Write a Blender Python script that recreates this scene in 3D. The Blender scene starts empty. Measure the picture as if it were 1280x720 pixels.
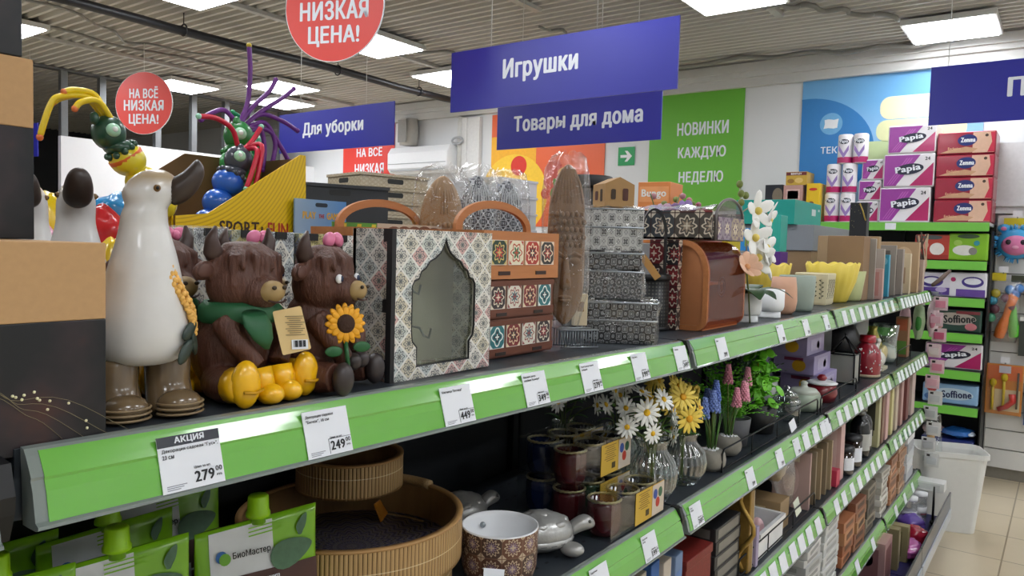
import bpy, math, random
from mathutils import Vector, Matrix, Euler
S = bpy.context.scene
COL = S.collection
R = math.radians
PI = math.pi
rnd = random.Random(7)

# ------------------------------------------------------------------ camera, world, exposure
cam = bpy.data.cameras.new('camera'); cam_o = bpy.data.objects.new('camera', cam); COL.objects.link(cam_o)
cam.sensor_width = 36.0; cam.lens = 26.745; cam.clip_start = 0.02
rt = Vector((0.5914115, -0.80587766, 0.02817152)); up = Vector((0.02807329, 0.05549211, 0.99806438)); fw = Vector((0.80588109, 0.58947589, -0.05544231))
cam_o.matrix_world = Matrix(((rt.x, up.x, -fw.x, 0.0), (rt.y, up.y, -fw.y, -0.62), (rt.z, up.z, -fw.z, 1.55), (0, 0, 0, 1)))
S.camera = cam_o
W = bpy.data.worlds.new('world'); S.world = W; W.use_nodes = True
W.node_tree.nodes['Background'].inputs[0].default_value = (0.9, 0.95, 1, 1)
W.node_tree.nodes['Background'].inputs[1].default_value = 0.12
S.view_settings.view_transform = 'Standard'; S.view_settings.look = 'None'
S.view_settings.gamma = 1.0; S.view_settings.use_curve_mapping = False
S.view_settings.exposure = 0.0
LAMP_STRENGTH = 19.5

# ------------------------------------------------------------------ node materials
def hexc(h):
    c = [int(h[i:i+2], 16)/255 for i in (0, 2, 4)]
    return tuple((x/12.92 if x <= .04045 else ((x+.055)/1.055)**2.4) for x in c) + (1,)
class NT:
    def __init__(s, name):
        s.m = bpy.data.materials.new(name); s.m.use_nodes = True; s.t = s.m.node_tree
        s.b = s.t.nodes['Principled BSDF']; s.out = s.t.nodes['Material Output']
    def n(s, typ, **kw):
        x = s.t.nodes.new(typ)
        for k, v in kw.items(): setattr(x, k, v)
        return x
    def l(s, a, b): s.t.links.new(a, b)
    def set(s, sock, v):
        if hasattr(v, 'is_linked') or isinstance(v, bpy.types.NodeSocket): s.l(v, sock)
        else: sock.default_value = v
    def M(s, op, a, b=0.0, c=0.0):
        x = s.n('ShaderNodeMath', operation=op)
        s.set(x.inputs[0], a); s.set(x.inputs[1], b); s.set(x.inputs[2], c)
        return x.outputs[0]
    def mix(s, f, a, b):
        x = s.n('ShaderNodeMix', data_type='RGBA')
        s.set(x.inputs[0], f); s.set(x.inputs[6], a); s.set(x.inputs[7], b)
        return x.outputs[2]
    def noise(s, scale, detail=2.0, vec=None, rough=.5):
        x = s.n('ShaderNodeTexNoise'); x.inputs['Scale'].default_value = scale; x.inputs['Detail'].default_value = detail; x.inputs['Roughness'].default_value = rough
        if vec is not None: s.l(vec, x.inputs['Vector'])
        return x.outputs['Fac']
    def co(s, which='Object'): return s.n('ShaderNodeTexCoord').outputs[which]
    def sep(s, v):
        x = s.n('ShaderNodeSeparateXYZ'); s.l(v, x.inputs[0]); return x.outputs
    def comb(s, x, y, z=0.0):
        c = s.n('ShaderNodeCombineXYZ'); s.set(c.inputs[0], x); s.set(c.inputs[1], y); s.set(c.inputs[2], z); return c.outputs[0]
    def mapv(s, v, sc): 
        m = s.n('ShaderNodeMapping'); s.l(v, m.inputs[0]); m.inputs['Scale'].default_value = sc; return m.outputs[0]
    def bump(s, h, st=.3, d=.002):
        b = s.n('ShaderNodeBump'); b.inputs['Strength'].default_value = st; b.inputs['Distance'].default_value = d
        s.l(h, b.inputs['Height']); s.l(b.outputs[0], s.b.inputs['Normal'])
    def fin(s, col=None, rough=.5, metal=0.0, spec=.5, coat=0.0):
        if col is not None: s.set(s.b.inputs['Base Color'], col)
        s.set(s.b.inputs['Roughness'], rough); s.set(s.b.inputs['Metallic'], metal); s.b.inputs['Specular IOR Level'].default_value = spec
        if coat: s.b.inputs['Coat Weight'].default_value = coat; s.b.inputs['Coat Roughness'].default_value = .08
        return s.m
_mc = {}
def P(h, rough=.5, metal=0.0, var=.10, scale=40, coat=0.0, bump=0.0, spec=.5):
    """plain procedural material with slight tone variation, cached"""
    k = (h, rough, metal, var, scale, coat, bump, spec)
    if k in _mc: return _mc[k]
    t = NT('mat_' + h); c = hexc(h); v = t.co()
    f = t.noise(scale, 3, v)
    d = tuple(x*(1-var) for x in c[:3]) + (1,); e = tuple(min(1, x*(1+var)) for x in c[:3]) + (1,)
    if bump: t.bump(f, bump)
    _mc[k] = t.fin(t.mix(f, d, e), rough, metal, spec, coat)
    return _mc[k]
def wood(name, c1, c2, axis='x', scale=1.0, rough=.55, fine=90):
    t = NT(name); v = t.co(); sc = {'x': (6, 60, 60), 'y': (60, 6, 60), 'z': (60, 60, 6)}[axis]
    n1 = t.noise(1.0*scale, 4, t.mapv(v, sc), .6); n2 = t.noise(fine/30*scale, 2, t.mapv(v, sc))
    f = t.M('MULTIPLY_ADD', n2, .4, t.M('MULTIPLY', n1, .7))
    t.bump(f, .2, .001)
    return t.fin(t.mix(f, hexc(c1), hexc(c2)), rough)
def medallion(name, cols, line, fg, fg2, a=.03, b=None, diag=False, rough=.35, petals=8, lw=.06, coat=.2, metal=0.0):
    """repeating ornamental tiles on metric UVs: a x b metres per tile, optionally as diamonds"""
    t = NT(name); b = b or a
    u, w, _ = t.sep(t.co('UV')); u = t.M('DIVIDE', u, a); w = t.M('DIVIDE', w, b)
    if diag: p = t.M('ADD', u, w); q = t.M('SUBTRACT', u, w)
    else: p, q = u, w
    ip = t.M('FLOOR', p); iq = t.M('FLOOR', q)
    fp = t.M('SUBTRACT', t.M('FRACT', p), .5); fq = t.M('SUBTRACT', t.M('FRACT', q), .5)
    wn = t.n('ShaderNodeTexWhiteNoise', noise_dimensions='2D'); t.l(t.comb(ip, iq), wn.inputs[0])
    rp = t.n('ShaderNodeValToRGB'); rp.color_ramp.interpolation = 'CONSTANT'
    e = rp.color_ramp.elements
    while len(e) < len(cols): e.new(.5)
    for i, c in enumerate(cols): e[i].position = i/len(cols); e[i].color = hexc(c)
    t.l(wn.outputs[0], rp.inputs[0])
    r = t.M('SQRT', t.M('ADD', t.M('MULTIPLY', fp, fp), t.M('MULTIPLY', fq, fq)))
    th = t.M('ARCTAN2', fq, fp)
    c8 = t.M('COSINE', t.M('MULTIPLY', th, float(petals))); c4 = t.M('COSINE', t.M('MULTIPLY', th, 4.0))
    ring = t.M('LESS_THAN', t.M('ABSOLUTE', t.M('SUBTRACT', r, t.M('MULTIPLY_ADD', c8, .06, .33))), .035)
    fl = t.M('LESS_THAN', r, t.M('MULTIPLY_ADD', c8, .07, .20)); ctr = t.M('LESS_THAN', r, t.M('MULTIPLY_ADD', c4, .05, .09))
    mx = t.M('MAXIMUM', t.M('ABSOLUTE', fp), t.M('ABSOLUTE', fq)); mn = t.M('MINIMUM', t.M('ABSOLUTE', fp), t.M('ABSOLUTE', fq))
    edge = t.M('GREATER_THAN', mx, .5-lw)
    corner = t.M('GREATER_THAN', t.M('ADD', mx, t.M('MULTIPLY', mn, .9)), .74)
    col = t.mix(ring, rp.outputs[0], hexc(fg)); col = t.mix(fl, col, hexc(fg2)); col = t.mix(ctr, col, hexc(fg))
    col = t.mix(corner, col, hexc(fg)); col = t.mix(edge, col, hexc(line))
    return t.fin(col, rough, metal, coat=coat)
def mandala(name, cols, rmax, rough=.4, k=24):
    """concentric ornament about the object origin in its xy plane"""
    t = NT(name); x, y, z = t.sep(t.co())
    r = t.M('DIVIDE', t.M('SQRT', t.M('ADD', t.M('MULTIPLY', x, x), t.M('MULTIPLY', y, y))), rmax); th = t.M('ARCTAN2', y, x)
    w = t.M('SINE', t.M('ADD', t.M('MULTIPLY', r, 46.0), t.M('MULTIPLY', t.M('COSINE', t.M('MULTIPLY', th, float(k))), 1.6)))
    g = t.M('MULTIPLY_ADD', w, .5, .5)
    rp = t.n('ShaderNodeValToRGB'); e = rp.color_ramp.elements
    while len(e) < len(cols): e.new(.5)
    for i, c in enumerate(cols): e[i].position = i/(len(cols)-1); e[i].color = hexc(c)
    t.l(g, rp.inputs[0])
    return t.fin(rp.outputs[0], rough)
def film(name, tint='ffffff', gloss=.25, rough=.06, wrinkle=0.0, scale=60, body=0.0, bodycol='ffffff'):
    """clear plastic / thin glass: transparent with a fresnel gloss, optionally wrinkled"""
    t = NT(name); t.t.nodes.remove(t.b)
    tr = t.n('ShaderNodeBsdfTransparent'); tr.inputs[0].default_value = hexc(tint)
    gl = t.n('ShaderNodeBsdfGlossy'); gl.inputs['Roughness'].default_value = rough; gl.inputs[0].default_value = (1, 1, 1, 1)
    lw = t.n('ShaderNodeLayerWeight'); lw.inputs[0].default_value = .35
    f = t.M('MULTIPLY_ADD', lw.outputs['Facing'], gloss*1.6, gloss*.35)
    if wrinkle:
        b = t.n('ShaderNodeBump'); b.inputs['Strength'].default_value = wrinkle; b.inputs['Distance'].default_value = .004
        nz = t.n('ShaderNodeTexNoise'); nz.inputs['Scale'].default_value = scale; nz.inputs['Detail'].default_value = 3; nz.inputs['Distortion'].default_value = 1.2
        t.l(t.co(), nz.inputs['Vector']); t.l(nz.outputs['Fac'], b.inputs['Height']); t.l(b.outputs[0], gl.inputs['Normal']); t.l(b.outputs[0], lw.inputs['Normal'])
    mx = t.n('ShaderNodeMixShader'); t.l(f, mx.inputs[0]); t.l(tr.outputs[0], mx.inputs[1]); t.l(gl.outputs[0], mx.inputs[2])
    o = mx.outputs[0]
    if body:
        df = t.n('ShaderNodeBsdfDiffuse'); df.inputs[0].default_value = hexc(bodycol)
        m2 = t.n('ShaderNodeMixShader'); m2.inputs[0].default_value = body; t.l(o, m2.inputs[1]); t.l(df.outputs[0], m2.inputs[2]); o = m2.outputs[0]
    t.l(o, t.out.inputs[0])
    return t.m
def emit(name, h, st):
    t = NT(name); t.t.nodes.remove(t.b); e = t.n('ShaderNodeEmission'); e.inputs[0].default_value = hexc(h); e.inputs[1].default_value = st
    t.l(e.outputs[0], t.out.inputs[0]); return t.m

# ------------------------------------------------------------------ mesh building
class MB:
    def __init__(s): s.v = []; s.f = []; s.mi = []; s.uv = []; s.sm = []
    def add(s, vs, fs, mat=0, smooth=False, uvs=None, M=None):
        o = len(s.v)
        s.v += [tuple(M @ Vector(p)) if M is not None else tuple(p) for p in vs]
        for i, f in enumerate(fs):
            s.f.append([o+j for j in f]); s.mi.append(mat); s.sm.append(smooth)
            s.uv.append(uvs[i] if uvs else [(0, 0)]*len(f))
        return s
    def box(s, c, d, mat=0, M=None, rz=0.0, taper=1.0):
        """taper: scale of the top face"""
        x, y, z = d[0]/2, d[1]/2, d[2]/2; T = taper
        vs = [(-x, -y, -z), (x, -y, -z), (x, y, -z), (-x, y, -z), (-x*T, -y*T, z), (x*T, -y*T, z), (x*T, y*T, z), (-x*T, y*T, z)]
        fs = [(0, 1, 5, 4), (1, 2, 6, 5), (2, 3, 7, 6), (3, 0, 4, 7), (4, 5, 6, 7), (3, 2, 1, 0)]
        w = [d[0], d[1], d[0], d[1], d[0], d[0]]; h = [d[2]]*4 + [d[1]]*2
        uv = [[(-a/2, 0), (a/2, 0), (a/2, b), (-a/2, b)] for a, b in zip(w, h)]
        T4 = Matrix.Translation(c) @ Matrix.Rotation(rz, 4, 'Z')
        return s.add(vs, fs, mat, False, uv, (M @ T4) if M is not None else T4)
    def lathe(s, prof, seg=32, c=(0, 0, 0), mat=0, smooth=True, fn=None, M=None, cap=True, sx=1.0, sy=1.0, arc=2*PI, a0=0.0, closed=False):
        vs = []; fs = []; uv = []; n = len(prof); full = abs(arc-2*PI) < 1e-6; m = seg if full else seg+1
        L = [0.0]
        for i in range(1, n): L.append(L[-1] + math.dist(prof[i], prof[i-1]))
        rm = max(p[0] for p in prof)
        for i, (r, z) in enumerate(prof):
            for k in range(m):
                t = a0 + arc*k/seg; q = fn(t, r, z) if fn else r
                vs.append((c[0]+q*math.cos(t)*sx, c[1]+q*math.sin(t)*sy, c[2]+z))
        rng = list(range(n-1)) + ([n-1] if closed else [])
        for i in rng:
            j = (i+1) % n
            for k in range(seg):
                k2 = (k+1) % m
                fs.append((i*m+k, i*m+k2, j*m+k2, j*m+k)); u0, u1 = arc*k/seg*rm, arc*(k+1)/seg*rm
                uv.append([(u0, L[i]), (u1, L[i]), (u1, L[j]), (u0, L[j])])
        if cap and full and not closed:
            for i in (0, n-1):
                if prof[i][0] > 1e-5:
                    f = [i*m+k for k in range(m)]; f = f[::-1] if i == 0 else f
                    fs.append(f); uv.append([(0, 0)]*len(f))
        return s.add(vs, fs, mat, smooth, uv, M)
    def tube(s, pts, rad, seg=8, mat=0, smooth=True, M=None, closed=False, flat=1.0):
        pts = [Vector(p) for p in pts]; n = len(pts)
        rad = [rad]*n if not isinstance(rad, (list, tuple)) else rad
        vs = []; fs = []; pn = None
        for i, p in enumerate(pts):
            if closed: d = pts[(i+1) % n]-pts[i-1]
            else: d = pts[min(i+1, n-1)]-pts[max(i-1, 0)]
            d = d.normalized() if d.length > 1e-9 else Vector((0, 0, 1))
            if pn is None: pn = d.orthogonal().normalized()
            pn = (pn - d*pn.dot(d)); pn = pn.normalized() if pn.length > 1e-6 else d.orthogonal().normalized()
            bn = d.cross(pn)
            for k in range(seg):
                a = 2*PI*k/seg; vs.append(tuple(p + (pn*math.cos(a) + bn*math.sin(a)*flat)*rad[i]))
        for i in range(n if closed else n-1):
            j = (i+1) % n
            for k in range(seg): fs.append((i*seg+k, i*seg+(k+1) % seg, j*seg+(k+1) % seg, j*seg+k))
        if not closed: fs.append([k for k in range(seg)][::-1]); fs.append([(n-1)*seg+k for k in range(seg)])
        return s.add(vs, fs, mat, smooth, None, M)
    def prism(s, poly, h, mat=0, M=None, z0=0.0, smooth=False):
        """extrude a 2D polygon (xy, ccw) along +z; metric uv on the faces"""
        n = len(poly); vs = [(x, y, z0) for x, y in poly] + [(x, y, z0+h) for x, y in poly]
        fs = [list(range(n))[::-1], list(range(n, 2*n))]; uv = [[poly[i] for i in range(n)][::-1], list(poly)]
        for i in range(n):
            j = (i+1) % n; fs.append((i, j, n+j, n+i)); d = math.dist(poly[i], poly[j]); uv.append([(0, 0), (d, 0), (d, h), (0, h)])
        return s.add(vs, fs, mat, smooth, uv, M)
    def ell(s, c, r, mat=0, seg=20, rings=12, M=None, fn=None):
        vs = [(0, 0, -1)]; fs = []
        for i in range(1, rings):
            a = -PI/2 + PI*i/rings
            for k in range(seg): t = 2*PI*k/seg; vs.append((math.cos(a)*math.cos(t), math.cos(a)*math.sin(t), math.sin(a)))
        vs.append((0, 0, 1)); L = len(vs)-1
        for k in range(seg):
            fs.append((0, 1+(k+1) % seg, 1+k))
            for i in range(rings-2): a = 1+i*seg; fs.append((a+k, a+(k+1) % seg, a+seg+(k+1) % seg, a+seg+k))
            fs.append((L-seg+k, L-seg+(k+1) % seg, L))
        out = []
        for x, y, z in vs:
            q = fn(x, y, z) if fn else 1.0
            out.append((x*r[0]*q, y*r[1]*q, z*r[2]*q))
        T = Matrix.Translation(c)
        return s.add(out, fs, mat, True, None, (T @ M) if M is not None else T)
    def loft(s, rings, seg=24, mat=0, M=None, smooth=True, cap=True):
        """rings: (cx,cy,cz,rx,ry) horizontal ellipses or (centre, xdir, ydir) frames"""
        vs = []; fs = []; n = len(rings)
        for g in rings:
            if len(g) == 5: c, X, Y = Vector(g[:3]), Vector((g[3], 0, 0)), Vector((0, g[4], 0))
            else: c, X, Y = (Vector(q) for q in g)
            for k in range(seg): t = 2*PI*k/seg; vs.append(tuple(c + X*math.cos(t) + Y*math.sin(t)))
        for i in range(n-1):
            for k in range(seg): fs.append((i*seg+k, i*seg+(k+1) % seg, (i+1)*seg+(k+1) % seg, (i+1)*seg+k))
        if cap: fs.append([k for k in range(seg)][::-1]); fs.append([(n-1)*seg+k for k in range(seg)])
        return s.add(vs, fs, mat, smooth, None, M)
    def build(s, name, mats, parent=None, loc=None, rot=None, bevel=0.0, sub=0, bseg=2, coll=None):
        me = bpy.data.meshes.new(name)
        me.from_pydata(s.v, [], s.f); 
        mats = mats if isinstance(mats, (list, tuple)) else [mats]
        for m in mats: me.materials.append(m)
        ul = me.uv_layers.new(name='UVMap')
        flat = [c for f in s.uv for uv in f for c in uv]
        ul.data.foreach_set('uv', flat)
        me.polygons.foreach_set('material_index', s.mi); me.polygons.foreach_set('use_smooth', s.sm)
        me.update()
        o = bpy.data.objects.new(name, me); COL.objects.link(o)
        if parent is not None: o.parent = parent
        if loc is not None: o.location = loc
        if rot is not None: o.rotation_euler = rot
        if bevel: b = o.modifiers.new('bevel', 'BEVEL'); b.width = bevel; b.segments = bseg; b.limit_method = 'ANGLE'; b.angle_limit = R(40); b.harden_normals = False
        if sub: b = o.modifiers.new('sub', 'SUBSURF'); b.levels = sub; b.render_levels = sub
        return o
def frame(o, x, y):
    x = Vector(x).normalized(); y = Vector(y); z = x.cross(y).normalized(); y = z.cross(x)
    return Matrix(((x.x, y.x, z.x, o[0]), (x.y, y.y, z.y, o[1]), (x.z, y.z, z.z, o[2]), (0, 0, 0, 1)))
FRONT = lambda x, y, z: frame((x, y, z), (1, 0, 0), (0, 0, 1))      # a panel facing -y
LEFT = lambda x, y, z: frame((x, y, z), (0, -1, 0), (0, 0, 1))      # a panel facing -x
UPF = lambda x, y, z: frame((x, y, z), (1, 0, 0), (0, 1, 0))        # a panel facing up
def thing(name, label, cat, loc=(0, 0, 0), rz=0.0, group=None):
    o = bpy.data.objects.new(name, None); COL.objects.link(o); o.empty_display_size = .02
    o.location = loc; o.rotation_euler = (0, 0, rz); o['label'] = label; o['category'] = cat
    if group: o['group'] = group
    return o
def tag(o, label, cat, group=None, kind=None):
    o['label'] = label; o['category'] = cat
    if group: o['group'] = group
    if kind: o['kind'] = kind
    return o
def struct(o): o['kind'] = 'structure'; return o
KIDS = {}
def kids(o): return [c for c in bpy.data.objects if c.parent == o]
def dup(root, loc, rz=None, label=None, group=None, scale=None, swap=None):
    """copy a thing with its parts and sub-parts; swap maps material -> material"""
    def cp(o, par):
        c = o.copy(); COL.objects.link(c)
        if par is not None: c.parent = par
        if swap and o.data and any(m in swap for m in o.data.materials):
            c.data = o.data.copy()
            for i, m in enumerate(c.data.materials):
                if m in swap: c.data.materials[i] = swap[m]
        for ch in kids(o): cp(ch, c)
        return c
    r = cp(root, None); r.location = loc
    if rz is not None: r.rotation_euler = (0, 0, rz)
    if label: r['label'] = label
    if group: r['group'] = group
    if scale: r.scale = (scale,)*3 if not isinstance(scale, tuple) else scale
    return r
_tc = {}
def txt(s, M, w, h, mat, parent=None, name='lettering', bold=.03, depth=.0004, res=2):
    bold = bold*1.5
    """a line of writing as a mesh, fitted into a w x h box centred on the frame M"""
    k = (s, bold)
    if k not in _tc:
        c = bpy.data.curves.new('t', 'FONT'); c.body = s; c.size = 1; c.resolution_u = res; c.space_character = 1+bold*1.1; c.extrude = 0.0
        o = bpy.data.objects.new('t', c); COL.objects.link(o)
        me = bpy.data.meshes.new_from_object(o); bpy.data.objects.remove(o)
        vs = [tuple(v.co) for v in me.vertices]; fs = [tuple(p.vertices) for p in me.polygons]
        if bold > .02:                                 # heavier strokes: the outline repeated with small shifts
            v0, f0 = vs, fs; vs = []; fs = []
            for j, (dx, dy_) in enumerate(((0, 0), (-1, 0), (1, 0), (-.5, .4), (.5, .4), (-.5, -.4), (.5, -.4))):
                o_ = len(vs); vs += [(v[0]+dx*bold*.6, v[1]+dy_*bold*.6, j) for v in v0]; fs += [tuple(i+o_ for i in f) for f in f0]
        x0 = min(v[0] for v in vs); x1 = max(v[0] for v in vs); y0 = min(v[1] for v in vs); y1 = max(v[1] for v in vs)
        _tc[k] = ([((v[0]-x0)/(x1-x0)-.5, (v[1]-y0)/(y1-y0)-.5, v[2]) for v in vs], fs)
    vs, fs = _tc[k]
    m = MB(); m.add([(x*w, y*h, depth+j*.00003) for x, y, j in vs], fs, 0, False, None, M)
    return m.build(name, mat, parent)
def patch(poly, M, mat, parent, name='printed_panel', d=.0005, z0=0.0):
    m = MB(); m.prism(poly, d, 0, M, z0); return m.build(name, mat, parent)
def rect(w, h, cx=0.0, cy=0.0): return [(cx-w/2, cy-h/2), (cx+w/2, cy-h/2), (cx+w/2, cy+h/2), (cx-w/2, cy+h/2)]
def rrect(w, h, r, cx=0.0, cy=0.0, n=5):
    o = []
    for sx, sy, a in ((1, -1, -90), (1, 1, 0), (-1, 1, 90), (-1, -1, 180)):
        for k in range(n+1): t = R(a+90*k/n); o.append((cx+sx*(w/2-r)+r*math.cos(t), cy+sy*(h/2-r)+r*math.sin(t)))
    return o
def circ(r, n=32, cx=0.0, cy=0.0, ry=None): return [(cx+r*math.cos(2*PI*k/n), cy+(ry or r)*math.sin(2*PI*k/n)) for k in range(n)]

# common materials
M_WHITE = P('eef0f2', .45, var=.03); M_BLACK = P('101114', .45, var=.1); M_INK = P('1d1f24', .6, var=.02)
M_ANTH = P('2e343b', .42, .3, .08, 20); M_GREEN = P('6cb644', .24, coat=1.0, var=.06, scale=9); M_CLEARRAIL = P('7d8783', .22, var=.04, coat=.6)
M_TAG = P('e9edf4', .5, var=.02); M_TAGGREY = P('3a3d46', .5, var=.03); M_RED = P('e2463c', .45, var=.02); M_BLUE = P('2c2f9d', .35, var=.03, scale=2)
M_KRAFT = P('bd976a', .8, var=.09, scale=160); M_KRAFTD = P('8a6a47', .8, var=.1, scale=120)
M_CELLO = film('cellophane', 'fafafa', .26, .10, 1.0, 38); M_CLEAR = film('clear_plastic', 'f6f8f8', .13, .05)
M_GLASS = film('glass', 'e9f0ee', .34, .03); M_STEEL = P('9aa0a5', .3, .9, .06); M_WIREB = P('1b1d20', .35, .5)

# ------------------------------------------------------------------ the room
def floor_mat():
    t = NT('floor_tiles'); v = t.co(); b = t.n('ShaderNodeTexBrick'); b.offset = 0.0
    b.inputs['Scale'].default_value = 1.0; b.inputs['Brick Width'].default_value = .42; b.inputs['Row Height'].default_value = .42; b.inputs['Mortar Size'].default_value = .004
    b.inputs['Color1'].default_value = hexc('cdbfa4'); b.inputs['Color2'].default_value = hexc('d3c5ab'); b.inputs['Mortar'].default_value = hexc('8d8068')
    t.l(v, b.inputs['Vector']); nz = t.noise(9, 4, v)
    return t.fin(t.mix(t.M('MULTIPLY', nz, .25), b.outputs[0], hexc('b8a888')), .28)
WALLM = P('dfe1e2', .7, var=.03, scale=3)
struct(MB().box((1.5, 3.5, -.05), (11, 18, .1)).build('floor', floor_mat()))
struct(MB().box((6.42, 3.5, 1.6), (.1, 18, 3.3)).build('wall_back', WALLM))
struct(MB().box((-3.55, 3.5, 1.6), (.1, 18, 3.3)).build('wall_front', WALLM))
struct(MB().box((1.5, -5.05, 1.6), (10, .1, 3.3)).build('wall_right', WALLM))
struct(MB().box((1.5, 12.05, 1.6), (10, .1, 3.3)).build('wall_left', P('2c2d30', .8)))
struct(MB().box((4.86, 7.25, 1.24), (3.02, .06, 2.48)).build('wall_partition', P('f2f3f5', .5, var=.02)))
def ceiling():
    m = MB(); pr = []; x = -3.5; p = .085
    while x < 6.5:
        pr += [(x, 3.12), (x+.3*p, 3.12), (x+.45*p, 3.15), (x+.85*p, 3.15)]; x += p
    n = len(pr); vs = [(a, -5, z) for a, z in pr] + [(a, 12, z) for a, z in pr] + [(a, -5, 3.2) for a, z in pr] + [(a, 12, 3.2) for a, z in pr]
    fs = [(i, i+n, i+n+1, i+1) for i in range(n-1)] + [(i+2*n, i+1+2*n, i+1+3*n, i+3*n) for i in range(n-1)]
    m.add(vs, fs); t = NT('ceiling_sheet'); v = t.co()
    f = t.noise(1.2, 5, t.mapv(v, (1, .5, 1)), .65)
    return struct(m.build('ceiling', t.fin(t.mix(f, hexc('b1aea6'), hexc('d3d0c8')), .6)))
ceiling()
struct(MB().box((6.34, 4.0, 2.965), (.06, 9, .07)).box((6.325, 4.0, 3.02), (.09, 9, .04)).box((6.31, 4.0, 3.075), (.12, 9, .07)).build('trim_1', P('cfcfcb', .5, var=.04)))
struct(MB().box((6.36, 3.4, .045), (.02, 10, .09)).build('baseboard_back', P('8f8a80', .6)))
for i, x in enumerate((3.36, 3.72, 4.29, 4.70, 5.10, 5.43, 5.86)):
    o = MB().box((0, 0, .315), (.012, .06, .63)).box((.03, -.027, .315), (.05, .006, .63)).box((.03, .027, .315), (.05, .006, .63)).build('metal_stud', P('85888a', .4, .6))
    o.location = (x, 7.25, 2.482)
    tag(o, 'bare galvanised steel stud standing on the top edge of the white partition', 'stud', 'studs above the partition')
struct(MB().box((4.4, 7.25, 3.105), (4.0, .08, .02)).build('trim_2', P('7b7d7e', .4, .6)))

# lamps: square panels just under the ceiling
M_LAMP = emit('lamp_diffuser', 'f7faff', LAMP_STRENGTH)
def lamp(x, y, label):
    t = thing('ceiling_lamp', label, 'lamp', (x, y, 3.06), 0, 'square ceiling lamps')
    MB().box((0, 0, .022), (.54, .54, .036)).build('housing', P('d8d8d4', .5), t)
    MB().box((0, 0, .0), (.50, .50, .006)).build('diffuser', M_LAMP, t)
    MB().box((0, 0, .05), (.05, .4, .025)).build('bracket', P('9a9a96', .5), t)
for x, y, l in [(5.86, .10, 'square white ceiling lamp in front of the light blue towel poster'), (4.47, 1.10, 'square ceiling lamp cut by the top edge right of the toy department sign'),
        (4.20, 3.82, 'square ceiling lamp partly behind the larger red disc'), (4.30, 6.75, 'square ceiling lamp next to the smaller red disc'),
        (4.85, 5.85, 'square ceiling lamp above the balloon tentacles, nearer of the two there'), (5.40, 6.60, 'square ceiling lamp above the balloon tentacles, farther of the two there'),
        (2.33, 5.90, 'square ceiling lamp beside the black box at the left edge'), (2.66, 3.90, 'square ceiling lamp cut by the top edge left of the larger red disc'),
        (5.35, 4.05, 'small far ceiling lamp peeking out left of the toy department sign')] + \
        [(x, y, 'unseen square ceiling lamp added outside the picture to light shelves and partition') for x, y in [(2.7, .9), (.9, .9), (-.9, .9), (.9, 3.0), (-.9, 3.9), (-1.6, -1.6), (.2, -1.5), (1.9, -1.5), (3.6, -1.5), (5.2, -1.5), (1.0, -3.6), (3.6, -3.6), (-.8, -3.6), (2.3, -3.6), (5.2, -3.6), (.5, 5.9), (-1.2, 5.9), (1.2, 2.0)]]:  # unseen lamps, added to brighten shelf fronts, lower shelves and partition
    lamp(x, y, l)

# ceiling runs
def bumpy(pts, n=60, s=.02, seed=1):
    r = random.Random(seed); out = []
    for i in range(n+1):
        f = i/n*(len(pts)-1); k = min(int(f), len(pts)-2); u = f-k
        p = [pts[k][j]*(1-u)+pts[k+1][j]*u for j in range(3)]
        out.append((p[0], p[1]+s*math.sin(i*.9+seed)*r.random(), p[2]+s*.4*math.sin(i*.6+seed)))
    return out
tag(MB().tube(bumpy([(-2, 4.5, 3.0), (1.6, 4.52, 3.0), (6.0, 4.5, 3.0)], 40, .015), .032, 10).build('cable_bundle', P('17171a', .45)), 'thick black cable bundle slung along under the ceiling', 'cable')
for i, (x, z) in enumerate(((1.9, 3.0), (3.0, 3.0), (4.4, 3.0), (5.4, 3.0))):
    tag(MB().tube([(x, 4.5, 3.12), (x, 4.5, 3.04)], .004, 6).tube([(x, 4.5+.04*math.cos(a*PI/8), 3.0+.04*math.sin(a*PI/8)) for a in range(16)], .006, 6, closed=True).build('cable_clip', M_BLACK), 'small black hanger ring holding the thick black cable', 'clip', 'hanger rings of the black cable')
MG = P('8d8c86', .5, .2)
for pts, r_, sd, lb in [([(-1, 5.3, 3.10), (2.2, 5.75, 3.1), (5.0, 5.7, 3.1)], .012, 3, 'thin wavy grey conduit above the smaller red disc'),
                ([(1.2, 5.0, 3.10), (2.6, 5.15, 3.1), (3.2, 5.6, 3.1), (4.1, 5.2, 3.1)], .010, 5, 'thin grey cable crossing the ceiling left of the larger red disc'),
                ([(4.7, 1.1, 3.09), (5.0, .8, 3.1), (5.5, .35, 3.09)], .016, 6, 'grey cable linking the two right-hand ceiling lamps'),
                ([(4.4, 3.8, 3.09), (4.9, 3.4, 3.1), (5.3, 3.5, 3.1), (5.5, 2.6, 3.09)], .012, 8, 'grey cable running out from the lamp behind the larger red disc'),
                ([(4.5, 2.5, 3.1), (5.0, 2.3, 3.1), (5.85, 2.5, 3.1)], .010, 9, 'thin dark cable above the green poster'),
                ([(5.95, 2.9, 3.07), (6.0, 1.6, 3.09), (6.1, .8, 3.07), (6.2, .1, 3.08)], .018, 10, 'dark cable lying along the white beam of the back wall')]:
    tag(MB().tube(bumpy(pts, 50, .03, sd), r_, 8).build('conduit', MG), lb, 'cable')
for y, x0, x1, lb in ((3.98, 1.5, 6.0, 'pale mounting rail carrying the middle row of lamps'), (2.3, 1.2, 4.2, 'pale ceiling rail ending behind the toy department sign'), (1.0, 4.3, 5.1, 'short pale ceiling rail right of the nearest lamp'), (6.1, 1.2, 6.0, 'pale mounting rail carrying the far row of lamps')):
    tag(MB().box(((x0+x1)/2, y, 3.105), (x1-x0, .05, .026)).build('mounting_rail', P('b3b1aa', .5)), lb, 'rail')

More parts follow.
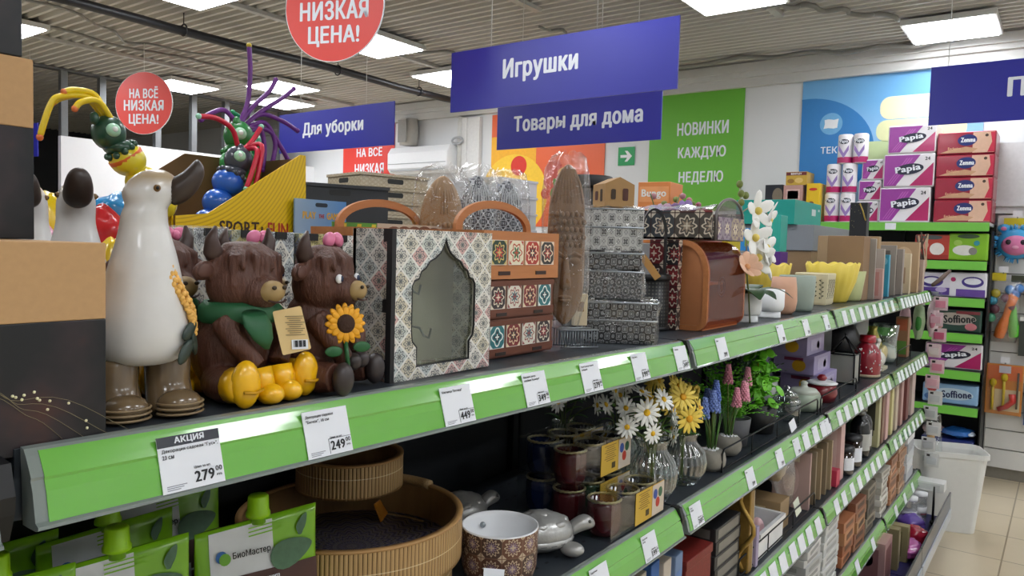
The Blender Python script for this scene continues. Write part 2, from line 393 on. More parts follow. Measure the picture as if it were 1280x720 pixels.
# ------------------------------------------------------------------ hanging signs
def strings(t, ys, z1, z0=0.0):
    for y in ys: MB().tube([(0, y, z0), (0, y, z1)], .0022, 5).build('string', P('c9c9c5', .5), t)
def board(name, label, x, yl, yr, z0, z1, lines, col=M_BLUE, edge=True, back='sign'):
    w = yl-yr; h = z1-z0; t = thing(name, label, 'sign', (x, (yl+yr)/2, z0))
    MB().box((0, 0, h/2), (.008, w, h)).build('panel', col, t)
    for s, cx, cz, tw, th in lines: txt(s, LEFT(-.0045, -cx, cz), tw, th, M_TAG, t, bold=.055)
    return t, w, h
t, w, h = board('department_sign', 'large blue hanging sign reading Игрушки, nearest blue sign', 2.9, 1.91, .70, 2.203, 2.495, [('Игрушки', -.075, .165, .415, .115)])
strings(t, (.36, -.22, -.245), .935, .292)
t, w, h = board('department_sign', 'blue hanging sign reading Товары для дома just below the largest blue sign', 4.0, 2.46, 1.29, 2.175, 2.465, [('Товары для дома', .01, .145, .92, .125)])
strings(t, (.40, -.42), .965, .29)
t, w, h = board('department_sign', 'blue hanging sign reading Для уборки beyond the balloon toys', 3.6, 4.21, 3.007, 2.19, 2.475, [('Для уборки', -.01, .15, .64, .115)])
strings(t, (.36, -.33), .95, .285)
t, w, h = board('department_sign', 'blue hanging sign at the right edge beginning with the letters Пр', 4.3, -.012, -1.22, 2.205, 2.49, [('Продукты', 0.0, .145, .56, .115)])
strings(t, (.53, -.4), .935, .285)
t, w, h = board('department_sign', 'sliver of a far blue sign beside the stacked boxes at the left edge', 2.9, 8.1, 6.6, 2.205, 2.49, [('Бытовой химии', -.03, .14, 1.36, .1)])
strings(t, (.5, -.6), .935, .285)
def disc(label, c, az, up_, d=.5):
    t = thing('price_disc', label, 'sign', c, az)
    MB().prism(circ(d/2, 64), .008, 0, LEFT(.004, 0, 0)).build('panel', M_RED, t)
    m = MB(); 
    for a in range(1): m.lathe([(d/2, -.004), (d/2+.003, -.004), (d/2+.003, .005), (d/2, .005)], 64, closed=True, M=LEFT(0, 0, 0))
    m.build('rim', M_WHITE, t)
    for s, z, w_, h_ in (('НА ВСЁ', .088, .26, .098), ('НИЗКАЯ', -.018, .36, .088), ('ЦЕНА!', -.135, .27, .095)):
        txt(s, LEFT(-.0046, 0, z), w_*.98, h_, M_TAG, t, bold=.045)
    MB().tube([(0, 0, d/2), (0, 0, d/2+up_)], .003, 5).build('string', P('d5d5d0', .5), t)
disc('smaller red round sign reading НА ВСЁ НИЗКАЯ ЦЕНА! above the geese', (3.265, 5.535, 2.625), R(28), .23)
disc('larger red round sign cut by the top edge, reading НИЗКАЯ ЦЕНА!', (2.374, 2.174, 2.626), R(20), .23)

# ------------------------------------------------------------------ back wall furnishings
def poster(name, label, yl, yr, z0, z1, mat, x=6.366):
    t = thing(name, label, 'poster', (x, (yl+yr)/2, z0)); w = yl-yr; h = z1-z0
    MB().box((-.003, 0, h/2), (.006, w, h)).build('sheet', mat, t)
    return t, w, h, (lambda cx, cz, d=.0064: LEFT(-d, -cx, cz))
t, w, h, F = poster('wall_poster', 'bright green wall poster reading НОВИНКИ КАЖДУЮ НЕДЕЛЮ', 2.53, 1.662, 1.9, 2.935, P('6cba3a', .45, var=.02))
for s, z, ww in (('НОВИНКИ', .72, .47), ('КАЖДУЮ', .505, .44), ('НЕДЕЛЮ', .29, .41)): txt(s, F(.07, z), ww, .115, M_TAG, t, bold=.045)
def blue_poster():
    tt = NT('sky_print'); g = tt.sep(tt.co('UV'))[1]; f = tt.M('MULTIPLY', g, .85)
    return tt.fin(tt.mix(f, hexc('cfe6f6'), hexc('6fb0e2')), .45)
t, w, h, F = poster('wall_poster', 'light blue wall poster with towels and a pillow icon behind the tissue packs', 1.19, -.07, 1.55, 2.93, blue_poster())
fan = [(-w/2, -.30)] + [(-w/2+.05+.50*math.cos(R(a)), .02+.42*math.sin(R(a))) for a in range(-48, 100, 6)] + [(-w/2, .42)]
patch(fan, F(0, .80, .006), P('2a7fc4', .45, var=.03), t, 'blue_field')
patch(circ(.085, 32), F(-.40, 1.03, .0068), P('6db0dd', .45), t, 'icon_disc')
patch([(-.055, -.036), (-.02, -.032), (.02, -.038), (.047, -.033), (.05, 0), (.055, .036), (.02, .030), (-.02, .037), (-.05, .033), (-.047, 0)], F(-.40, 1.03, .0074), M_WHITE, t, 'pillow_icon')
txt('ТЕКСТИЛЬ', F(-.29, .825, .0068), .36, .055, M_TAG, t)
for z, ww, hh, c in ((1.12, .56, .17, 'efe8c0'), (.95, .60, .16, 'e6e8b4'), (.79, .82, .17, 'cfe0a8')):
    patch(rrect(ww, hh, .07), F(.23, z, .0068), P(c, .6, var=.05, scale=20), t, 'towel_print')
t, w, h, F = poster('wall_poster', 'orange and yellow food wall poster behind the blue household sign', 4.35, 2.99, 1.75, 2.91, P('e8693c', .45, var=.06, scale=4))
patch(rect(w*.42, h*.8, -w*.29, -h*.1), F(0, h/2, .006), P('f2b22c', .45), t, 'yellow_field')
patch(circ(.42), F(-.38, .32, .0066), P('f6c838', .45), t, 'yellow_disc')
patch(circ(.10), F(-.32, .62, .0072), P('d93a2c', .45), t, 'red_badge')
for k in range(9): patch(circ(.055+.02*(k % 3), 14), F(.02+.13*(k % 4)+.05*(k//4), .33+.12*(k//4), .0068+.0004*k), P(('c8321f', '4f8a2a', 'e0892c', 'd8402a')[k % 4], .5), t, 'vegetable_print')
patch(rect(.22, .13, .26, .43), F(0, 0, .011), M_WHITE, t, 'bowl_print')
patch(circ(.10, 20, .26, .53, .06), F(0, 0, .0115), P('d9a24a', .5), t, 'noodle_print')
t, w, h, F = poster('exit_sign', 'small green exit sign with a white arrow pointing right', 2.845, 2.675, 2.325, 2.495, P('1f9d57', .4, var=.02))
patch([(-.06, -.013), (.01, -.013), (.01, -.013), (-.015, -.05), (.012, -.05), (.06, 0), (.012, .05), (-.015, .05), (.01, .013), (-.06, .013)], F(0, h/2), M_WHITE, t, 'arrow')
t, w, h, F = poster('wall_poster', 'red rectangular wall poster reading НА ВСЁ НИЗКАЯ beyond the cleaning sign', 6.66, 5.78, 2.2, 2.95, M_RED)
for s, z, w_ in (('НА ВСЁ', .43, .44), ('НИЗКАЯ', .22, .50)): txt(s, F(.02, z), w_, .13, M_TAG, t, bold=.045)
t = thing('air_conditioner', 'long white wall air conditioner beyond the stacked crates', 'air conditioner', (6.37, 5.25, 2.33))
MB().prism([(0, 0), (-.16, 0), (-.2, .05), (-.2, .22), (-.15, .29), (0, .29)][::-1], .9, 0, frame((0, .45, 0), (1, 0, 0), (0, 0, 1))).build('body', M_WHITE, t, bevel=.01)
MB().box((-.187, 0, .025), (.02, .8, .012)).box((-.203, 0, .10), (.006, .86, .006)).build('louvre', P('9ea2a5', .5), t)
t = thing('wall_speaker', 'pale rounded column speaker high on the back wall', 'speaker', (6.37, 5.47, 2.64))
MB().lathe([(.01, 0), (.11, .01), (.12, .15), (.11, .3), (.01, .31)], 20, sx=.8, c=(-.10, 0, 0)).build('body', P('b9b7b0', .5), t)
MB().box((-.203, 0, .155), (.008, .13, .25)).build('grille', P('8d8b86', .6), t)
t = thing('cable_duct', 'white vertical cable duct on the back wall left of the orange poster', 'duct', (6.335, 4.6, 0))
MB().box((0, 0, 1.50), (.05, .24, 2.8)).box((-.03, .06, 1.50), (.02, .03, 2.8)).build('duct', P('dcdcda', .5), t)
t = thing('sprinkler_pipe', 'white pipe with a valve wheel beside the cable duct', 'pipe', (6.33, 4.755, 0))
MB().tube([(0, 0, 2.0), (0, 0, 2.86), (0, -.02, 2.92)], .035, 12).build('pipe', P('d6d6d2', .5), t)
MB().tube([(-.05, .075*math.cos(a*PI/12), 2.66+.035*math.sin(a*PI/12)) for a in range(24)], .012, 8, closed=True).build('valve_wheel', P('aeb0b2', .4, .4), t)

# ------------------------------------------------------------------ shelving of the aisle
TH = 0.0164
ZL = (1.367, 1.022, .705, .358)           # shelf heights, top to bottom
def zt(x): return 1.367 + (math.tan(TH)*(1.455-x) if x < 1.455 else 0.0)
def deck_mat():
    t = NT('perforated_shelf'); v = t.co(); x, y, z = t.sep(v)
    fx = t.M('ABSOLUTE', t.M('SUBTRACT', t.M('FRACT', t.M('DIVIDE', x, .03)), .5))
    rows = t.M('LESS_THAN', t.M('ABSOLUTE', t.M('SUBTRACT', t.M('FRACT', t.M('DIVIDE', t.M('SUBTRACT', y, .03), .06)), .5)), .045)
    hole = t.M('MULTIPLY', t.M('LESS_THAN', fx, .16), rows)
    nz = t.noise(30, 3, v)
    return t.fin(t.mix(hole, t.mix(nz, hexc('30363d'), hexc('3d444b')), hexc('07080a')), .42, .25)
M_DECK = deck_mat()
RAIL = [(.012, .001), (.006, .0), (.002, -.005), (-.004, -.014), (-.0075, -.0195), (-.0068, -.022), (-.0105, -.030), (-.0135, -.042), (-.016, -.0515), (-.0205, -.0535), (-.0208, -.0560), (-.017, -.0575), (.006, -.0575)]
def strip(prof, x0, x1, mat=0):
    m = MB(); n = len(prof); vs = [(x0, y, z) for y, z in prof] + [(x1, y, z) for y, z in prof]
    return m.add(vs, [(i, i+1, i+1+n, i+n) for i in range(n-1)] + [list(range(n)), list(range(n, 2*n))[::-1]], mat)
def shelf_unit(x0, x1, label, slope=0.0, levels=ZL, ztop=None, base=True):
    t = thing('shelf_unit', label, 'shelving', (x1, 0, 0)); w = x1-x0
    MB().box((-w/2, .435, .685), (w-.004, .012, 1.33)).build('back_panel', P('1c1f23', .6), t)
    for xx in (-w+.012, -.012): MB().box((xx, .435, .68), (.02, .045, 1.34)).build('upright', M_BLACK, t)
    for i, z in enumerate(levels):
        zz = z if (i or ztop is None) else ztop
        d = MB().box((-w/2, .213, -.012), (w-.006, .402, .022)).box((-w/2, .015, -.028), (w-.006, .006, .055)).build('shelf', M_DECK, t, (0, 0, zz), (0, slope if i == 0 else 0, 0))
        for xx in (-w+.006, -.006): MB().prism([(.02, -.05), (.41, -.11), (.41, -.024), (.02, -.024)], .003, 0, frame((xx, 0, 0), (0, 1, 0), (0, 0, 1))).build('bracket', M_BLACK, d)
        r = strip(RAIL, -w+.007, -.010).build('price_rail', M_CLEARRAIL, t, (0, 0, zz), (0, slope if i == 0 else 0, 0))
        g = [(y-.0012, zc-.0004) for y, zc in ((.0045, -.0015), (.002, -.005), (-.004, -.014), (-.0075, -.0195), (-.0068, -.022), (-.0105, -.030), (-.0135, -.042), (-.0165, -.0525))]
        strip(g + [(-.012, -.0525), (.006, -.0015)], -w+.016, -.014).build('green_insert', M_GREEN, r)
        MB().prism([(.016, .003), (-.004, .001), (-.012, -.022), (-.010, -.036), (.0, -.058), (.008, -.058)], .013, 0, frame((-.012, 0, 0), (0, 1, 0), (0, 0, 1))).build('rail_clip', M_BLACK, r)
    if base:
        MB().box((-w/2, .14, .10), (w-.006, .58, .03)).box((-w/2, .15, .045), (w-.006, .5, .09)).build('base_deck', P('2a2560', .6), t)
        MB().box((-w/2, -.158, .185), (w-.006, .008, .155)).build('front_board', P('4b4e54', .3, coat=.3), t)
        MB().box((-w/2, -.166, .150), (w-.02, .006, .055)).build('board_label_strip', P('bfc8d2', .3, coat=.4), t)
    MB().box((-w/2, .65, zt(x1)-.014), (w-.004, .41, .022)).box((-w/2, .65, .05), (w-.004, .40, .1)).build('rear_deck', M_ANTH, t)
    return t
shelf_unit(-1.0, .227, 'shelving bay at the left edge holding the stacked boxes', 0, (1.38, 1.04, .7, .35))
shelf_unit(.233, 1.455, 'nearest full shelving bay, with geese and bulls on top', TH, ztop=1.367)
shelf_unit(1.459, 2.63, 'second shelving bay, with the orchids on top')
shelf_unit(2.634, 3.76, 'third shelving bay, with yellow pots and upright boards on top')
shelf_unit(3.764, 4.78, 'farthest shelving bay, ending at the white bin')
# price cards in the rails
cards = 0
def card(x, z, label, lines=(), price='', detail=0, head=None, w=.058, h=.0475, slope=0.0, group=None, y=-.0122):
    t = thing('price_card', label, 'price card', (x, y, z-.0295), 0, group)
    t.rotation_euler = (-.296, slope, 0)            # leans back with the rail
    m = MB().box((0, 0, 0), (w, .0008, h)).build('card', M_TAG, t)
    F = lambda cx, cz: FRONT(cx, -.0005, cz)
    if head:
        patch(rect(w, .009), F(0, h/2-.0045), M_TAGGREY, t, 'header', .0003)
        txt(head, FRONT(0, -.0009, h/2-.0045), .028, .0065, M_TAG, t, bold=.05)
    z0 = h/2-.0125 if head else h/2-.006
    for i, s in enumerate(lines): txt(s, F(-w/2+.003+len(s)*.00105, z0-.0048*i), len(s)*.0021, .0036, M_INK, t, bold=.02)
    if price:
        if detail: txt('Цена за шт.', F(.009, -.0065), .016, .0026, M_TAGGREY, t); txt('00', F(w/2-.005, -.011), .0065, .0045, M_INK, t, bold=.02); txt('РУБ', F(w/2-.005, -.0165), .005, .0018, M_INK, t)
        txt(price, F(w/2-.019, -.0145), .019, .0095, M_INK, t, bold=.04)
        if detail and not head: patch(rect(.030, .0004), F(w/2-.015, -.0075), M_TAGGREY, t, 'price_box', .0003); patch(rect(.0004, .015), F(w/2-.030, -.015), M_TAGGREY, t, 'price_box', .0003)
    if detail:
        for k in range(3): patch(rect(.018-.003*k, .0007), F(-w/2+.013-.0015*k, -h/2+.0055-.0016*k), P('8d909a'), t, 'small_print', .0002)
    return t
for x, ls, p, hd, lb in [(.365, ['Декорация садовая "Гусь",', '23 см'], '279', 'АКЦИЯ', 'price card with dark АКЦИЯ header and price 279 below the goose'),
                         (.516, ['Декорация садовая', '"Бычок", 18 см'], '249', None, 'price card reading 249 below the brown bulls'),
                         (.723, ['Ключница "Вотчица"'], '449', None, 'price card reading 449 below the patterned key cabinet'),
                         (.896, ['Корзинка декор', 'плетёная "Колибри"'], '349', None, 'price card reading 349 below the tiled wooden chest'),
                         (1.053, ['Короб декоративный', 'складной'], '279', None, 'price card reading 279 below the wrapped mask'),
                         (1.226, ['Подставка'], '199', None, 'price card reading 199 below the wrapped baskets'),
                         (1.404, ['Хлебница'], '349', None, 'price card at the right end of the nearest top rail')]:
    card(x, zt(x), lb, ls, p, 1, hd, slope=TH)
for x, p, lb in [(1.622, '399', 'first price card on the second top rail, below the clear bread bin'), (2.046, '299', 'price card below the white footed pots'), (2.286, '299', 'price card below the pink pot'), (2.513, '259', 'price card below the yellow pots, last on the second top rail')]:
    card(x, ZL[0], lb, ['Кашпо'], p)
for x, p, ls, lb in [(1.107, '199', ['Подсвечник'], 'lower price card below the silver turtle, nearest on that rail'), (1.295, '199', ['Подсвечник', 'набор'], 'lower price card reading 199 below the tealight jars'), (1.517, '269', ['Букет', 'в вазе'], 'lower price card reading 269 below the vases')]:
    card(x, ZL[1], lb, ls, p, 1)
for x in (1.854, 2.09, 2.25, 2.345, 2.45, 2.54, 2.62-.02):
    card(x, ZL[1], 'white price card on the second-shelf rail under the potted plants and teapots', ['Декор'], '399' if x < 2.3 else '', group='price cards under the potted plants')
for lvl, x0, x1, n, where in ((0, 2.70, 3.68, 8, 'third top rail under the upright boards'), (0, 3.83, 4.72, 10, 'farthest top rail'), (1, 2.70, 3.70, 9, 'third second-shelf rail under the red bottle'), (1, 3.83, 4.72, 9, 'farthest second-shelf rail'),
                              (2, 1.95, 2.58, 7, 'lower rail under the white tray and fan'), (2, 2.72, 3.68, 8, 'lower rail under the dark bottles'), (2, 3.84, 4.70, 7, 'farthest lower rail'), (3, 2.75, 3.62, 3, 'lowest rail under the orange boxes'), (3, 3.9, 4.6, 3, 'farthest lowest rail')):
    for i in range(n):
        x = x0+(x1-x0)*(i+.5)/n + rnd.uniform(-.012, .012)
        card(x, ZL[lvl], 'small white price card on the ' + where, group='price cards on the ' + where, w=min(.058, (x1-x0)/n-.012))
# low wire fences along the shelf fronts
def fence(x0, x1, z, label, h=.055):
    t = thing('wire_fence', label, 'fence', (x0, .024, z)); w = x1-x0
    MB().tube([(.0, 0, .001), (0, 0, h-.01), (.01, 0, h), (w-.01, 0, h), (w, 0, h-.01), (w, 0, .001)], .0024, 6).tube([(0, 0, .008), (w, 0, .008)], .0018, 6).build('outer_wire', M_WIREB, t)
    for k in range(1, int(w/.2)): MB().tube([(w*k/int(w/.2), 0, .001), (w*k/int(w/.2), 0, h)], .0018, 6).build('post', M_WIREB, t)
    return t
fence(1.75, 2.60, ZL[1], 'low dark wire fence in front of the potted ferns and basil')
fence(2.64, 3.16, ZL[1], 'low wire fence in front of the lilac tea boxes')
fence(4.03, 4.40, ZL[1], 'short looped wire fence at the far end of the second shelf', .075)
fence(1.9, 2.62, ZL[2], 'low wire fence in front of the white tray on the third shelf')

# ------------------------------------------------------------------ top shelf: boxes and statues at the left
def garland_box_mat():
    t = NT('night_print'); v = t.co(); n1 = t.noise(14, 3, v); rp = t.n('ShaderNodeValToRGB'); e = rp.color_ramp.elements
    e[0].position = .52; e[0].color = hexc('131519'); e[1].position = .75; e[1].color = hexc('4a2a24'); e.new(.62).color = hexc('2b2226')
    t.l(n1, rp.inputs[0]); return t.fin(rp.outputs[0], .35)
M_NIGHT = garland_box_mat()
def garland_box(label, x1, y0, z, w=.30, d=.125, h=.163, lights=False):
    t = thing('fairy_light_box', label, 'box', (x1-w/2, y0+d/2, z), 0)
    MB().box((0, 0, h*.31), (w, d, h*.62)).build('printed_half', M_NIGHT, t, bevel=.001)
    MB().box((0, 0, h*.81), (w, d, h*.38)).build('kraft_band', M_KRAFT, t, bevel=.001)
    for k in range(4 if lights else 0):
        r_ = random.Random(k); x0 = w*.5-.115+.012*k
        pts = [(x0+.09*u+.01*math.sin(u*5+k), -d/2-.0008, h*(.30-.26*u*u)+.004*math.sin(u*9+k)) for u in [i/12 for i in range(13)]]
        MB().tube(pts, .00025, 4).build('fairy_wire', P('8a8064', .4, .5), t)
    m = MB()
    if not lights: return t
    for k in range(14):
        r_ = random.Random(k+40); u = r_.random(); m.ell((w*.5-.10+.085*u+.02*r_.random(), -d/2-.001, h*(.32-.26*u*u)+.008*(r_.random()-.5)), (.0012,)*3, seg=6, rings=5)
    m.build('fairy_light_dots', P('fff3c8', .3), t)
    return t
garland_box('kraft and black fairy light box at the front left corner of the top shelf', .305, .014, 1.380, lights=True)
garland_box('fairy light box hidden behind the front one, lowest of the rear stack', .306, .150, 1.380)
garland_box('fairy light box on the rear stack, its kraft band level with the goose head', .306, .150, 1.5435)
garland_box('dark fairy light box topmost of the rear stack at the left edge', .297, .150, 1.707)

def goose_mat():
    t = NT('goose_paint'); v = t.co(); n = t.noise(40, 3, v); z = t.sep(v)[2]
    f = t.M('MULTIPLY_ADD', t.M('MULTIPLY_ADD', n, .008, z), 90.0, -18.9); f = t.n('ShaderNodeClamp').outputs[0] if False else t.M('MINIMUM', t.M('MAXIMUM', f, 0.0), 1.0)
    return t.fin(t.mix(f, t.mix(n, hexc('cfcecb'), hexc('e2e1df')), hexc('b39f80')), .33, coat=.35)
M_GOOSE = goose_mat(); M_BEAK = P('3a2f29', .4, var=.15, scale=60)
M_BOOT = P('6d5a41', .25, var=.25, scale=50, coat=.6); M_LEAFD = P('2b3a33', .4); M_FLOW = P('e8b45a', .5, var=.2, scale=200); M_GHEAD = P('b5a184', .5, var=.15)
def goose(name_label, loc, rz, head=0.0):
    t = thing('garden_goose', name_label, 'garden figure', loc, rz, 'white garden geese')
    # body and neck: one lofted surface, chest to local -y
    rings = [(0, .002, .046, .020, .018), (0, .004, .052, .036, .034), (0, .006, .066, .0425, .043), (0, .006, .085, .0432, .0445), (0, .004, .105, .0390, .040), (0, .001, .122, .0335, .0335), (0, -.001, .138, .0298, .029), (0, -.002, .152, .0262, .0255),
             (0, -.001, .166, .0222, .0220), (0, 0, .178, .0196, .0202), (0, -.001, .188, .0196, .0215)]
    hd = Vector((math.sin(head), -math.cos(head), 0)); sd = Vector((math.cos(head), math.sin(head), 0))
    for dz, f, rr, rl in ((.198, .004, .0198, .0242), (.207, .0065, .0188, .0245), (.2145, .008, .0160, .0215), (.2200, .009, .0120, .0165), (.2240, .0095, .0070, .0100), (.2256, .0095, .002, .003)):
        rings.append((tuple(Vector((0, -.001, dz))+hd*f), tuple(sd*rr), tuple(-hd*rl)))
    full = []
    for g in rings: full.append(((g[0], g[1], g[2]), (g[3], 0, 0), (0, g[4], 0)) if len(g) == 5 else g)
    MB().loft(full, 28).build('body', M_GOOSE, t, sub=1)
    b = Vector((0, -.001, .208))
    hd3 = hd; U = Vector((0, 0, 1)); br = []
    for a, up_, w_, h_ in ((.020, -.003, .0145, .0135), (.028, -.001, .0150, .0135), (.035, .004, .0150, .0125), (.041, .011, .0140, .011), (.045, .018, .0120, .009), (.047, .023, .0090, .007), (.0475, .026, .0045, .003)):
        ax = (hd3*(1-.5*max(0, (a-.03)/.03)) + U*(.55*max(0, (a-.02)/.03))).normalized(); vv = sd.cross(ax)
        br.append((tuple(b+hd3*a+U*up_), tuple(sd*w_), tuple(-vv*h_)))
    MB().loft(br, 18).build('beak', M_BEAK, t, sub=1)
    for s in (-1, 1):
        p = Vector((0, -.001, .2075))+hd*.012+sd*(s*.0178)
        e = MB().ell(tuple(p), (.0032, .0032, .0034), seg=10, rings=8).build('eye', P('7a5c33', .3), t)
        MB().ell(tuple(p+sd*s*.0018+hd*.0005), (.0018, .0018, .002), seg=8, rings=6).build('pupil', M_BLACK, e)
    for s in (-1, 1):
        m = MB().loft([(s*.0235, -.004, .0, .0205, .026), (s*.0235, -.004, .008, .0215, .027), (s*.0235, .002, .018, .0205, .0225), (s*.0235, .006, .030, .020, .0195), (s*.0235, .006, .048, .0205, .0205), (s*.0235, .006, .053, .019, .019)], 20)
        m.ell((s*.0235, -.022, .012), (.0195, .018, .0125), seg=16, rings=10)
        bo = m.build('boot', M_BOOT, t)
        for k in range(3): MB().tube([(s*.0235+.0205*math.cos(a), -.022-.0185*math.sin(a), .004+.0045*k) for a in [PI*i/10 for i in range(11)]], .0012, 6).build('sole_rib', P('8a7556', .4), bo)
    # flower garland on the left side of the chest
    m = MB(); r_ = random.Random(3)
    for k in range(11):
        u = k/10; a = R(-72+38*u); zz = .140-.062*u; rr = .0275+.0155*min(1, u*1.5)
        for q in range(6):
            c = Vector((rr*math.cos(a)+.002, .004+rr*math.sin(a), zz)); o = Vector((math.cos(a+PI/2), math.sin(a+PI/2), 0))*math.cos(q*PI/3)+U*math.sin(q*PI/3)
            m.ell(tuple(c+o*.0042), (.003, .003, .003), seg=7, rings=5)
    m.build('flower_garland', M_FLOW, t)
    for a, zz, tl in ((-50, .079, .5), (-36, .066, -1.0), (-58, .060, .8)):
        c = Vector((.046*math.cos(R(a)), .006+.046*math.sin(R(a)), zz)); X = Vector((-math.sin(R(a)), math.cos(R(a)), 0))*math.cos(tl)+U*math.sin(tl); N = Vector((math.cos(R(a)), math.sin(R(a)), 0))
        MB().ell((0, 0, 0), (.0140, .0068, .0026), seg=14, rings=8, M=Matrix.Translation(c) @ frame((0, 0, 0), X, N.cross(X))).build('leaf', M_LEAFD, t)
    return t
goose('large white garden goose in brown boots, nearest one, its dark beak turned right', (.362, .062, zt(.362)), R(-8), R(64))
goose('white garden goose in the second row, dark beak pointing towards the viewer', (.402, .285, zt(.40)), R(-20), 0)
goose('white garden goose half hidden behind the stacked boxes', (.398, .395, zt(.40)), R(-26), 0)

def fur():
    t = NT('brown_fur'); v = t.co(); n1 = t.noise(1, 4, t.mapv(v, (260, 260, 60)), .6); n2 = t.noise(30, 2, v)
    t.bump(n1, .8, .003); return t.fin(t.mix(t.M('MULTIPLY_ADD', n1, .7, t.M('MULTIPLY', n2, .3)), hexc('2b150f'), hexc('6d4230')), .5)
M_FUR = fur(); M_HORN = P('43302a', .45, var=.2, scale=80); M_MUZ = P('a58a5a', .5, var=.12, scale=90); M_BOOTY = P('f2b90c', .3, coat=.5, var=.05); M_SCARF = P('1f5a35', .55, var=.1, scale=60); M_HOOF = P('38302f', .4); M_BOW = P('d9789b', .45, var=.08)
def remeshed(m, name, mat, par, vox=.0022, it=5):
    o = m.build(name, mat, par); r = o.modifiers.new('r', 'REMESH'); r.mode = 'VOXEL'; r.voxel_size = vox; r.use_smooth_shade = True
    s = o.modifiers.new('s', 'SMOOTH'); s.iterations = it; s.factor = .5
    return o
def bull(label, loc, rz, lady=False):
    t = thing('garden_bull', label, 'garden figure', loc, rz, 'brown garden bulls')
    m = MB()
    m.ell((0, .012, .050), (.046, .040, .050)).ell((0, .006, .078), (.038, .034, .036))
    m.ell((0, -.003, .120), (.0405, .034, .036)).ell((0, -.028, .113), (.024, .020, .019)).ell((0, .0, .140), (.034, .029, .021))
    for s in (-1, 1):
        m.tube([(s*.028, 0, .020), (s*.038, -.022, .019), (s*.040, -.040, .020)], [.020, .018, .016], 12)
        m.tube([(s*.032, -.010, .084), (s*.030, -.030, .060), (s*.016, -.038, .038)], [.014, .012, .011], 12)
        m.ell((s*.046, .002, .134), (.014, .006, .010), M=Matrix.Rotation(s*R(15), 4, 'Y'))
    for k in range(11):
        a = R(-88+176*k/10); lo = .128+.008*math.cos(k*2.1)-(.006 if abs(k-5) > 2 else 0); sw = .005*math.sin(k*1.7)
        m.tube([(.006*math.sin(a), -.001, .1605), (.020*math.sin(a), -.016*math.cos(a), .158), (.034*math.sin(a)+sw, -.030*math.cos(a)-.001, .147), (.040*math.sin(a)+sw*.5, -.035*math.cos(a)-.002, lo)], [.0045, .0055, .0055, .0018], 8)
    remeshed(m, 'body', M_FUR, t, .0019, 3)
    for s in (-1, 1):
        MB().tube([(s*.028, .003, .146), (s*.036, .002, .154), (s*.0385, 0, .166), (s*.035, -.001, .179)], [.0105, .0095, .0065, .0015], 12).build('horn', M_HORN, t)
        MB().ell((s*.0485, -.0032, .134), (.010, .003, .007), M=Matrix.Rotation(s*R(15), 4, 'Y')).build('inner_ear', P('5a3a30', .6), t)
        if not lady: continue
        e = MB().ell((s*.0215, -.0335, .127), (.0058, .0035, .0052), seg=12, rings=8).build('eye', M_WHITE, t)
        MB().ell((s*.0215-.001*s, -.0362, .127), (.0032, .0018, .0035), seg=10, rings=6).build('pupil', P('1c2b4a', .2), e)
    mz = MB().ell((0, -.044, .1135), (.0150, .0115, .0115)).build('muzzle', M_MUZ, t)
    for s in (-1, 1): MB().ell((s*.007, -.0545, .118), (.003, .002, .0022), seg=8, rings=6).build('nostril', P('3b2d1c', .6), mz)
    MB().tube([(-.012, -.0515, .105), (-.005, -.0545, .103), (.005, -.0545, .103), (.012, -.0515, .105)], .0011, 6).build('mouth', P('3b2018', .6), mz)
    if lady:
        bw = MB()
        for s in (-1, 1): bw.ell((s*.010+.012, -.008, .170), (.011, .006, .0085), M=Matrix.Rotation(s*R(25), 4, 'Y'))
        bw.ell((.012, -.013, .169), (.005, .005, .006)); bw.build('bow', M_BOW, t)
        fl = thing_part('sunflower', t, (-.026, -.044, .078)); fl.rotation_euler = (R(-8), 0, R(-44))
        sun = MB()
        for ring, (n, r0, r1, zz) in enumerate(((16, .009, .0225, 0), (14, .008, .019, .0015))):
            for k in range(n):
                a = 2*PI*k/n+ring*.2; c = ((r0+r1)/2*math.cos(a), -zz, (r0+r1)/2*math.sin(a))
                sun.ell(c, ((r1-r0)/2+.001, .0012, .0036), seg=8, rings=6, M=Matrix.Rotation(-a, 4, 'Y'))
        sun.build('petals', P('f0a818', .5, var=.2, scale=150), fl)
        MB().ell((0, -.002, 0), (.0105, .004, .0105), seg=18, rings=10).build('seed_head', P('3a2213', .8, bump=.6, scale=400), fl)
        MB().ell((.018, 0, -.026), (.010, .002, .006)).ell((-.014, 0, -.030), (.010, .002, .006)).tube([(0, .001, -.02), (.002, 0, -.05)], .0025, 8).build('stem_leaves', P('1c5a2c', .5), fl)
        for s in (-1, 1):
            MB().ell((s*.041, -.050, .019), (.0145, .011, .0185)).build('hoof', M_HOOF, t)
            MB().ell((s*.010, -.046, .034), (.009, .010, .010)).build('front_hoof', M_HOOF, t)
    else:
        sc = MB()
        sc.lathe([(.0395, .080), (.044, .084), (.043, .096), (.037, .102), (.034, .101)], 28, c=(0, .002, 0), fn=lambda a, r, z: r*(1+.03*math.sin(a*7)), cap=False, sy=.94)
        sc.loft([((-.020, -.040, .092), (.016, 0, 0), (0, .004, .004)), ((-.019, -.045, .080), (.018, 0, 0), (0, .005, 0)), ((-.014, -.047, .066), (.013, 0, 0), (0, .004, 0)), ((-.008, -.046, .055), (.003, 0, 0), (0, .002, 0))], 14)
        sc.build('scarf', M_SCARF, t)
